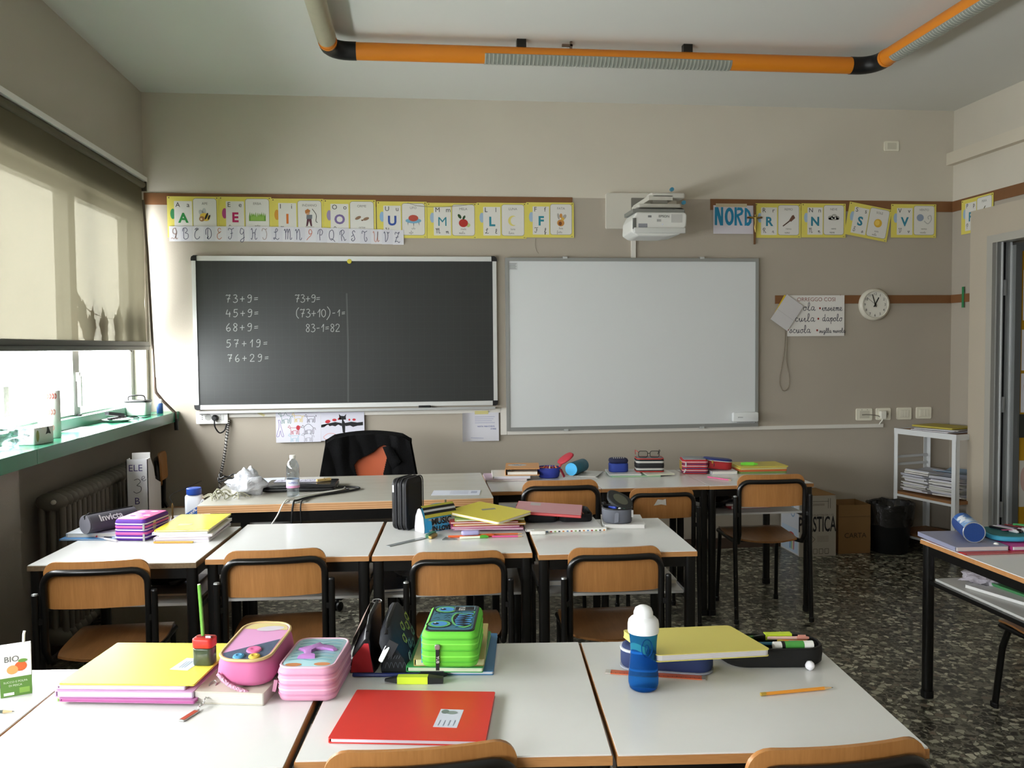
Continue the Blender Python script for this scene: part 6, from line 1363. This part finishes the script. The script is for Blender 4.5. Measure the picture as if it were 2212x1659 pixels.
for x in (-.034, .034): MB().tube([(x+a, -.035+.003, .004+b+.018) for a, b in rrect(.054, .036, .012, 5)], .002, 6, True).obj('rim', m_blackp, gs_, smooth=60)
for x in (-.034, .034): MB().prism(rrect(.050, .032, .010, 5, x, .022), 0, .001).xf(Matrix.Translation((0, -.032, 0)) @ Matrix.Rotation(PI/2, 4, 'X')).obj('lens', pane_mat('lens_glass', (.93, .94, .94, 1), .06), gs_)
MB().tube([(-.008, -.033, .024), (0, -.034, .028), (.008, -.033, .024)], .002, 6).obj('bridge', m_blackp, gs_)
for s in (-1, 1): MB().tube(crom([(s*.062, -.032, .034), (s*.070, .0, .038), (s*.072, .05, .036), (s*.068, .075, .008)], 5), .0022, 6).obj('temple', M('b8463f', .4) if s < 0 else m_blackp, gs_, smooth=60)
rs = zipcase('red_striped_case', 'red zip case with navy and white zip stripes', 1.642, 4.958, T, .150, .165, .086, -.20, 'a8262c', '8a8c90', [(.012, .005, '2a2f62'), (.022, .004, 'c9c6c9'), (.034, .006, '2a2f62'), (.048, .004, 'c9c6c9'), (.060, .006, '2a2f62'), (.072, .004, 'd3d0d3')], r=.02)
MB().box(-.0772, -.0758, -.06, .06, .02, .07).obj('yellow_lettering_patch', M('b5953a', .6), rs); pull(rs, -.055, -.084, .074, 'c9c9c9', .03); pull(rs, -.055, -.084, .030, 'c9c9c9', .025, .5)
book(1.800, 4.945, T, .155, .20, .018, -.06, 'c6c6ca', 'white book under the red oval case', 'book', 'book')
ro = thing('red_oval_case', 'red oval zip case with a blue printed lid', 'pencil case', (1.780, 4.945, T+.0185), rot=(.0, .10, -.1))
MB().rbox(.172, .105, .004, .052, .05, .008, n=7).obj('body', M('a8282c', .7, var=.1), ro, smooth=50); MB().rbox(.172, .105, .052, .066, .05, .006, n=7).obj('lid', M('24306e', .5), ro, smooth=50); ringband(ro, .172, .105, .05, .053, .005, 'c9c6c9'); MB().lathe([(.018, 0), (.018, .004)], 16).obj('black_badge', m_blackp, ro, (-.045, -.046, .028), (PI/2, 0, -.2)); MB().poly(rrect(.05, .018, .003, 2), 0).obj('yellow_lettering_patch', M('b5953a', .6), ro, (-.055, -.040, .045), (PI/2, 0, -.9))
zc = T
for k, (c_, nm) in enumerate((('7d9a55', 'green-edged'), ('c9683a', 'orange'), ('d3c25a', 'pale yellow'))):
    book(2.035, 4.945, zc, .285, .205, .011, -.06+.02*k, c_, '%s notebook in the pile at the right end of the front row' % nm, 'notebook', 'notebook', 'front row notebook pile', pages='c9c08a' if k == 2 else c_); zc += .0116
tag(book(2.045, 4.955, zc, .29, .21, .006, -.03, 'cdbb4a', 'yellow notebook under the green highlighter in the front row', 'notebook', 'notebook', pages='d6cc7a'), 'yellow notebook under the green highlighter in the front row', 'notebook')
highlighter((2.02, 4.905), (1.925, 4.935), zc+.0064, '6fd03a', 'bright green highlighter on the yellow notebook in the front row', .010, '6fd03a')
pencil((1.655, 4.745), (1.745, 4.600), T, 'd9608f', 'pink pencil lying on the right desk of the front row', ferrule=False)
book(1.86, 4.80, .717-.168+.0006, .24, .30, .018, .1, 'a8323a', 'red book in the shelf under the right front-row desk', 'book', 'book'); book(1.84, 4.78, .717-.168+.0196, .22, .28, .012, 0, 'c9c9cc', 'white book on the red book under the front-row desk', 'book', 'book')
tag(MB().ball((0, 0, .045), .10, .13, .045, 16, 10, .22, 3).obj('black_bag', mat('dark_plastic_bag', '1a1a1c', .25, spec=.6, bump=.6, bscale=30), None, (1.70, 4.76, .5496), (0, 0, 0), 60), 'black plastic bag stuffed in the shelf under the right front-row desk', 'bag')

# ------------------------------------------------------------------ shelves of the middle row
S_ = .717-.168+.0006
book(-.05, 3.40, S_, .22, .28, .012, .1, '5d6470', 'grey folder in the shelf under the messy desk', 'folder', 'folder'); tag(MB().ball((0, 0, .03), .07, .10, .03, 14, 8, .25, 6).obj('grey_bag', mat('grey_bag', '6a6c6e', .3, bump=.5, bscale=30), None, (-.03, 3.42, S_+.0126), (0, 0, 0), 60), 'crumpled grey plastic bag in the shelf under the messy desk', 'bag')
book(.56, 3.38, S_, .20, .26, .020, -.05, 'b9c3cc', 'pale blue book in the shelf of the right middle-row desk', 'book', 'book'); book(.93, 3.34, S_, .15, .24, .016, -.05, 'd0cfca', 'white book in the shelf of the right middle-row desk', 'book', 'book')
book(-.98, 3.46, S_, .22, .28, .010, -.05, '9a9a9c', 'grey folder in the shelf under the worn desk', 'folder', 'folder'); tag(MB().ball((0, 0, .035), .09, .10, .035, 14, 8, .25, 9).obj('black_bag', mat('black_bag2', '202022', .3, bump=.5, bscale=30), None, (-.97, 3.46, S_+.0106), (0, 0, 0), 60), 'black plastic bag in the shelf under the worn desk', 'bag')
# ------------------------------------------------------------------ teacher desk items
TT = .7606
wb_ = thing('water_bottle', 'clear half-litre water bottle with a white cap and pink-banded label', 'bottle', (-.607, 4.235, TT))
m_pet = clear_mat('clear_pet', 'e3e9ee', .6, .06)
MB().lathe([(.024, 0), (.030, .004), (.031, .02), (.030, .035), (.0315, .045), (.0315, .085), (.029, .095), (.0315, .108), (.0315, .135), (.030, .150), (.022, .170), (.0125, .182), (.0125, .192)], 24).obj('body', m_pet, wb_, smooth=50)
MB().lathe([(.014, .186), (.0145, .188), (.0145, .200), (.0135, .202)], 20).obj('cap', m_white, wb_, smooth=40)
MB().lathe([(.0322, .045), (.0322, .086)], 24, cap0=False, cap1=False).obj('label', M('ccd0df', .5), wb_, smooth=40); MB().lathe([(.0325, .045), (.0325, .056)], 24, cap0=False, cap1=False).obj('pink_band', M('cf8fb4', .5), wb_, smooth=40)
text('ALMERA', .013, M('4a55a0', .5), wb_, (-.020, -.0335, .066), 'lettering', WALL)
lpt = thing('laptop', 'closed black laptop with a paper strip and clothes peg on it', 'laptop', (-.598, 4.480, TT), -.03)
MB().rbox(.355, .245, .003, .018, .012, .004).obj('base', m_blackp, lpt, smooth=40); MB().rbox(.355, .245, .019, .028, .014, .004).obj('lid', mat('laptop_lid', '17171a', .25, spec=.6), lpt, smooth=40)
MB().box(-.15, .15, .095, .115, .018, .020).obj('hinge', M('2a2a2c', .4), lpt)
for x in (-.14, .14):
    for y in (-.09, .09): MB().lathe([(.008, 0), (.008, .004)], 10, (x, y, 0)).obj('foot', m_black, lpt)
MB().box(.1772, .1782, -.08, -.03, .006, .014).obj('port_strip', M('8b8b8b', .4), lpt)
g = sheet(-.630, 4.545, TT+.0286, .225, .085, -.03, 'c6c4d2', 'paper strip with outlined letters lying on the laptop', 'letter_strip')
lines(g, M('5a5870', .7), 'outlined_letters', [[(x, -.03), (x+.006, .02), (x+.016, .03), (x+.022, .0), (x+.014, -.025), (x, -.03)] for x in (-.10, -.075, -.05, .02, .045, .07)], .003, .0014)
cpn = thing('clothes_peg', 'pale wooden clothes peg lying on the laptop', 'clothes peg', (-.490, 4.510, TT+.0300), .55)
for s in (-1, 1): MB().bar((-.038, s*.004, .006), (.038, s*.007, .006), .006, .012).obj('half', M('cfae6f', .6), cpn)
MB().tube([(.004, -.010, .006), (.004, 0, .015), (.004, .010, .006)], .0018, 6).obj('spring', M('7d6a40', .3, metal=.7), cpn)
cb = thing('laptop_cables', 'black and white cables running from the laptop over the desk edge', 'cable', (-.60, 4.15, TT))
MB().tube(crom([(.19, .28, .012), (.26, .29, .006), (.30, .24, .005), (.22, .14, .005), (.10, .05, .005), (.035, -.06, .006), (.020, -.106, .0), (.012, -.112, -.10), (.012, -.11, -.30)], 6), .0052, 8).obj('power_lead', m_blackp, cb, smooth=60)
MB().tube(crom([(.18, .25, .012), (.23, .26, .005), (.24, .20, .005), (.12, .08, .005), (.07, -.03, .006), (.055, -.106, .0), (.055, -.112, -.08), (.065, -.11, -.30)], 6), .0036, 8).obj('signal_lead', m_blackp, cb, smooth=60)
MB().tube(crom([(.185, .30, .010), (.225, .28, .006), (.20, .22, .004), (.08, .12, .004), (-.01, .0, .004), (-.025, -.104, .0), (-.05, -.12, -.05), (-.10, -.115, -.14), (-.13, -.11, -.30)], 6), .0034, 8).obj('white_lead', m_white, cb, smooth=60)
bg_ = tag(MB().ball((0, 0, .050), .085, .075, .055, 22, 14, .28, 1).ball((.0, .01, .092), .045, .04, .038, 14, 9, .35, 4).obj('crumpled_film', mat('clear_film', 'e6e8ef', .15, spec=.9, trans=.25, ior=1.3, bump=1.0, bscale=40), None, (-.840, 4.330, TT), (0, 0, 0), 75), 'crumpled ball of clear plastic film at the left of the teacher desk', 'plastic film')
sheet(-.835, 4.765, TT, .21, .18, .1, 'c6ccdc', 'pale blue ruled sheet behind the laptop', 'ruled_sheet')
sheet(.185, 4.210, TT, .235, .135, -.12, 'd3d6e2', 'white printed sheet at the right of the teacher desk', 'printed_sheet')
pr = bpy.data.objects['printed_sheet']; lines(pr, M('8b90a6', .7), 'print_lines', [[(-.03, .045-.014*k), (.06, .045-.014*k)] for k in range(7)], .003, .0014, False); MB().poly(rrect(.03, .06, .002, 2, .088, .01), .0014).obj('print_block', M('a3a7bb', .7), pr)
ps = thing('power_adapter', 'black power adapter block with a yellow sticker and coiled lead', 'adapter', (-1.010-.02, 4.70, TT), .3)
ps.location = (-.955, 4.66, TT)
MB().rbox(.10, .055, 0, .032, .008, .005).obj('block', m_blackp, ps, smooth=40); MB().box(-.042, -.026, -.0282, -.0272, .006, .026).obj('sticker', M('d6b72f', .5), ps)
random.seed(4)
MB().tube(crom([(-.05+.05*math.cos(t)*(1-.02*t), .01+.055*math.sin(t), .02+.006*t*.5+.01*math.sin(3*t)) for t in [.7*k for k in range(16)]], 3), .0042, 6).obj('coiled_lead', m_blackp, ps, smooth=60)
wt_ = thing('twine_tangle', 'tangle of grey-green twine beside the glue bottle on the teacher desk', 'twine', (-.925, 4.235, TT))
for k in range(16):
    a = random.uniform(0, 6.28); c0 = Vector((random.uniform(-.07, .09), random.uniform(-.05, .09), .006)); r_ = random.uniform(.03, .06)
    MB().tube(crom([c0+Vector((r_*math.cos(a), r_*math.sin(a), .0)), c0+Vector((0, 0, random.uniform(.012, .035))), c0-Vector((r_*math.cos(a+.5), r_*math.sin(a+.5), 0))], 5), .0026, 5).obj('strand', M(random.choice(('8d8a72', '77745e', '9c9a84')), .7), wt_, smooth=60)
gb = thing('glue_bottle', 'white glue bottle with a blue cap left of the teacher desk', 'glue bottle', (-1.105, 4.36, .5882))
MB().rbox(.085, .055, 0, .175, .022, .012, n=5).obj('body', M('d6dae2', .4), gb, smooth=50); MB().lathe([(.034, .175), (.036, .18), (.036, .205), (.033, .208)], 20).obj('cap', M('2448a0', .4), gb, smooth=40)
lbp = MB().poly([(-.04, .03), (.04, .03), (.04, .13), (-.04, .08)], 0).obj('label', M('3560b0', .5), gb, (0, -.0282, 0), WALL); MB().poly([(.0, .03), (.04, .03), (.04, .075)], .0004).obj('red_corner', M('c23a34', .5), lbp)
text('VINAVIL', .018, m_white, gb, (-.030, -.0290, .060), 'lettering', (PI/2, -.7, 0), bold=.0006)
MB().tube(crom([(.034, -.02, .13), (.05, -.025, .15), (.055, -.025, .10), (.036, -.02, .07)], 5), .005, 6).obj('handle', M('d6dae2', .4), gb, smooth=60)
hb = thing('brass_bell', 'slim brass hand bell standing by the glue bottle', 'bell', (-1.185, 4.27, .5882))
MB().lathe([(.026, 0), (.022, .010), (.015, .04), (.010, .055), (.005, .06), (.007, .075), (.004, .085), (.006, .10), (.004, .115), (.005, .135), (.002, .15)], 16).obj('bell', M('8a6f43', .35, metal=.8), hb, smooth=50)
MB().tube(crom([(0, 0, .15), (-.02, .05, .18), (.05, .1, .21), (.10, .16, .23)], 6), .0015, 5).obj('wire', m_blackp, hb, smooth=60)

# ------------------------------------------------------------------ right edge desk items
RZ = .6626
book(2.190, 3.225, RZ+.0052, .215, .285, .018, -.06, '8d8fa6', 'hardback book with a pale blue cover under the blue tube case', 'book', 'book', pages='d9d2d0')
book(2.245, 3.180, RZ, .30, .27, .005, -.03, 'b02c30', 'thin red folder under the books on the right desk', 'folder', 'folder', pages='c9a0a0')
fz = thing('blue_tube_case', 'blue snow-print tube pencil case on the right desk', 'pencil case', (2.192, 3.150, RZ+.0238), 1.18)
Xr = Matrix.Translation((0, 0, .0405)) @ Matrix.Rotation(PI/2, 4, 'Y')
MB().lathe([(.036, 0), (.0402, .004), (.0402, .20), (.036, .205)], 24).xf(Xr).obj('body', mat('snow_print', '7fa3cf', .6, var=.6, vscale=45), fz, smooth=45)
L = [[(x, .0408*math.cos(t), .0405+.0408*math.sin(t)) for t in [PI*1.35+PI*.80*k/12 for k in range(13)]] for x in (.004, .201)]
MB().loft(L, False, False, False).obj('navy_underside', M('22407e', .7), fz, smooth=60)
for (xa, xb, ta, tb, c_) in ((.06, .15, .20, .42, 'd9dfe8'), (.02, .07, .30, .60, 'b9cbe2'), (.155, .198, .15, .60, '2f5fa8'), (.10, .16, .45, .62, '3f6fb5'), (.03, .10, .60, .74, 'c6d3e6')):
    Lq = [[(xa+(xb-xa)*i/6, .0407*math.cos(t), .0405+.0407*math.sin(t)) for t in [PI*(ta+(tb-ta)*k/6)+.18*math.sin(i*1.9+xa*40)*(1 if k in (0, 6) else 0) for k in range(7)]] for i in range(7)]
    MB().loft(Lq, False, False, False).obj('snow_print', M(c_, .6), fz, smooth=60)
MB().lathe([(.0385, -.003), (.0385, 0)], 24).xf(Xr).obj('end_disc', mat('glitter_blue', '163a78', .45, var=.4, vscale=400), fz); MB().tube([(-.001, .0395*math.cos(t), .0405+.0395*math.sin(t)) for t in [2*PI*k/24 for k in range(24)]], .0028, 6, True).obj('silver_piping', M('b9bcc2', .3, metal=.7), fz, smooth=60)
tag(MB().ball((0, 0, .012), .012).obj('white_bead', m_white, None, (2.262, 3.115, RZ+.0056), (0, 0, 0), 60), 'small white bead beside the blue tube case on the right desk', 'bead')
oc3 = thing('open_blue_case', 'open light blue pencil case with elastic loops of felt pens', 'pencil case', (2.425, 3.215, RZ+.0255), -.25)
for x, y, rz_ in ((-.055, .0, .0), (.085, .06, .25)):
    o = MB().rbox(.15, .21, 0, .018, .06, .006, n=7).obj('half_shell', M('3f9fc0', .6), oc3, (x, y, 0), (0, 0, rz_), 50); MB().prism(rrect(.13, .19, .052, 7), .018, .0195).obj('inner_panel', M('2c6f74', .7), o)
for k, c_ in enumerate(('1a1a26', 'd6d6de', 'b9a3c9', '2a2a30', '8f2430', '5a2a30')):
    pen((2.365+.020*k, 3.300+.004*k), (2.405+.020*k, 3.180+.004*k), RZ+.0462, c_, ('d9d9dc', '1c1c1c', 'e6e6ea', 'd3d3d6', '8f2430', '2c2c2c')[k], ('navy', 'white', 'lilac', 'black', 'dark red', 'brown')[k] + ' felt pen held in the open light blue case on the right desk', .0052, 'felt pens in the blue case')
MB().box(-.075, .05, -.012, -.002, .030, .0325).obj('elastic', M('c05a8a', .6), oc3, (0, 0, .0), (0, 0, .3))
book(2.440, 3.190, RZ+.0056, .27, .25, .016, -.05, 'c2408a', 'magenta and white notebook under the open blue case', 'notebook', 'notebook', pages='dcd6d9')
pen((2.47, 3.30), (2.56, 3.22), RZ+.0462, '3f9a55', '2f7f45', 'thick green marker at the edge of the open blue case', .008)
RS = (.717-.168)*.662/.717+.0008
def shl(dx, dy): return (2.085+dx, 2.738+dy)
book(2.30, 3.02, RS, .22, .32, .012, .25, 'd6d6d3', 'white folder on the shelf under the right desk', 'folder', 'folder'); book(2.36, 2.98, RS+.0126, .20, .30, .010, .1, '3c7a4a', 'green folder on the shelf under the right desk', 'folder', 'folder', pages='cfd6cf'); book(2.46, 3.02, RS+.0232, .16, .24, .014, -.2, 'c98f5a', 'orange book on the shelf under the right desk', 'book', 'book')
tag(MB().ball((0, 0, .028), .10, .075, .026, 18, 10, .3, 12).obj('clear_bag', mat('clear_bag', 'd6d0da', .15, spec=.9, trans=.25, ior=1.3, bump=1.0, bscale=40), None, (2.27, 3.185, RS), (0, 0, .2), 75), 'crumpled clear plastic bag on the shelf under the right desk', 'bag')

# ------------------------------------------------------------------ window sill items
SZ = 1.0646
kr = thing('paper_towel_roll', 'white paper towel roll printed with red leaf sprigs on the sill', 'paper towel', (-1.745, 4.290, SZ))
MB().lathe([(.046, 0), (.049, .003), (.049, .222), (.045, .226), (.02, .226), (.02, .20)], 24).obj('roll', M('dfe2dc', .8, spec=.1), kr, smooth=45)
for z_, cc in ((.05, 'c49a90'), (.125, 'b98a80'), (.20, 'c4756c')):
    for k in range(7):
        a = -2.4+.24*k+z_*2; o = MB().poly(ell(0, .007, .004, .008, .5), 0).poly(ell(0, -.007, .004, .008, -.5), 0).obj('leaf_print', M(cc, .8), kr, (.0495*math.cos(a), .0495*math.sin(a), z_), (PI/2, 0, a+PI/2))
cb_ = thing('cow_print_box', 'white box with black and green printed figures on the sill', 'box', (-1.700, 4.035, SZ), -.15)
MB().rbox(.075, .15, 0, .075, .006, .003).obj('carton', M('dcdad8', .5), cb_, smooth=40); MB().poly(ell(0, 0, .012, .026), 0).obj('olive_print', M('9a9560', .6), cb_, (.0378, -.05, .038), (PI/2, 0, PI/2)); MB().poly([(-.02, -.01), (.0, -.006), (.022, -.01), (.012, .006), (.004, .022), (-.008, .024), (-.010, .006)], 0).obj('black_print', m_blackp, cb_, (.0379, .03, .05), (PI/2, 0, PI/2)); MB().poly(ell(0, 0, .022, .008), 0).obj('pink_print', M('d0a09a', .6), cb_, (-.0, -.0754, .02), WALL)
tag(MB().ball((0, 0, .05), .085, .12, .05, 20, 12, .28, 21).obj('clear_sill_bag', clear_mat('clear_sill_film', 'd0dada', .7, .12), None, (-1.735, 3.790, SZ), (0, 0, 0), 75), 'crumpled clear plastic bag on the sill at the left edge', 'bag')
g = sheet(-1.735, 4.72, SZ, .19, .30, .15, 'e6e8ea', 'white sheet lying on the green sill behind the towel roll', 'sill_sheet')
pt = thing('white_plate', 'shallow white dish on the sill near the blackboard', 'dish', (-1.735, 5.19, SZ)); MB().lathe([(.05, 0), (.06, .003), (.085, .014), (.082, .016), (.055, .006)], 28).obj('dish', m_white, pt, smooth=50)
sn = thing('stapler', 'black stapler lying in the white dish on the sill', 'stapler', (-1.735, 5.15, SZ+.0168), 1.35)
MB().rbox(.16, .028, 0, .012, .006, .003, .02).obj('base', m_blackp, sn); MB().bar((-.08, 0, .040), (.08, 0, .018), .024, .018).obj('arm', M('1b1b22', .35), sn)
ea = thing('earphone_cable', 'thin dark cable curled on the sill beside the dish', 'cable', (-1.70, 5.36, SZ)); MB().tube(crom([(-.03, -.08, .003), (.02, -.05, .02), (.03, .0, .004), (-.03, .02, .003), (.0, .08, .006), (.04, .05, .003), (.05, .16, .003)], 7), .003, 6).obj('lead', m_blackp, ea, smooth=60)
bxs = thing('lidded_tub', 'white tub with a black handled lid in the sill corner', 'tub', (-1.765, 5.66, SZ))
MB().rbox(.13, .12, 0, .085, .02, .006, taper=-.004).obj('tub', M('c9cfc9', .4), bxs, smooth=45); MB().rbox(.146, .136, .085, .097, .022, .004).obj('lid', m_blackp, bxs, smooth=45); MB().tube(crom([(-.05, -.03, .095), (-.045, -.02, .122), (.03, .0, .125), (.045, .0, .097)], 6), .005, 6).obj('handle', m_blackp, bxs, smooth=60)
spr = thing('blue_spray_can', 'blue and white spray can beside the lidded tub on the sill', 'spray can', (-1.672, 5.80, SZ)); spr.scale = (.7, .7, .62); MB().lathe([(.026, 0), (.028, .003), (.028, .10), (.024, .108)], 18).obj('can', M('2f4f86', .4), spr, smooth=45); MB().lathe([(.022, .108), (.022, .135), (.012, .15)], 16).obj('cap', m_white, spr, smooth=45)
# pictures stuck to the lower panes
for (y, z_, w_, h_, c_, lab) in ((4.05, 1.30, .09, .075, '8f9092', 'small grey picture stuck to the window glass at the left'), (4.20, 1.245, .055, .14, 'a3a29a', 'narrow floral picture stuck to the window glass behind the towel roll')):
    tag(MB().box(-w_/2, w_/2, -h_/2, h_/2, 0, .001).obj('window_picture', M(c_, .7, var=.4, vscale=60), None, (-1.895, y, z_), (PI/2, 0, PI/2)), lab, 'picture')
# paper leaf garland between blind and glass
gr_ = thing('leaf_garland_string', 'string of the leaf garland hanging across the window behind the blind', 'string', (-1.835, 5.35, 1.70)); MB().tube(crom([(0, -.47, .08), (0, -.25, .0), (0, .05, -.03), (0, .30, -.01), (0, .52, .06)], 6), .0025, 5).obj('string', M('4a4034', .8), gr_, smooth=60)
lfs = [(4.98, 1.66, .13, .26, .5, '8a5a36', 'brown pointed paper leaf leftmost on the garland'), (5.10, 1.60, .12, .22, -.25, '9a4a30', 'rust red paper leaf second on the garland'), (5.30, 1.61, .13, .20, .15, '7a4630', 'dark red paper leaf in the middle of the garland'), (5.55, 1.62, .16, .22, -.1, '4c4630', 'olive paper leaf fourth on the garland'), (5.75, 1.61, .16, .24, .2, '3f3a2c', 'dark olive paper leaf rightmost on the garland')]
for (y, z_, w_, h_, rt, c_, lab) in lfs:
    pts = []
    for k in range(28):
        a = 2*PI*k/28; rr = 1+.16*math.sin(5*a)+(.10 if k % 2 else -.06); pts.append((w_/2*rr*math.cos(a), h_/2*(rr*math.sin(a))-(.15*h_ if abs(a-1.5*PI) < .3 else 0)))
    o = MB().prism(pts, 0, .0012).obj('paper_leaf', M(c_, .8, var=.3, vscale=20), None, (-1.833, y, z_), (PI/2, -rt, PI/2)); tag(o, lab, 'paper leaf', 'paper leaves on the window garland')
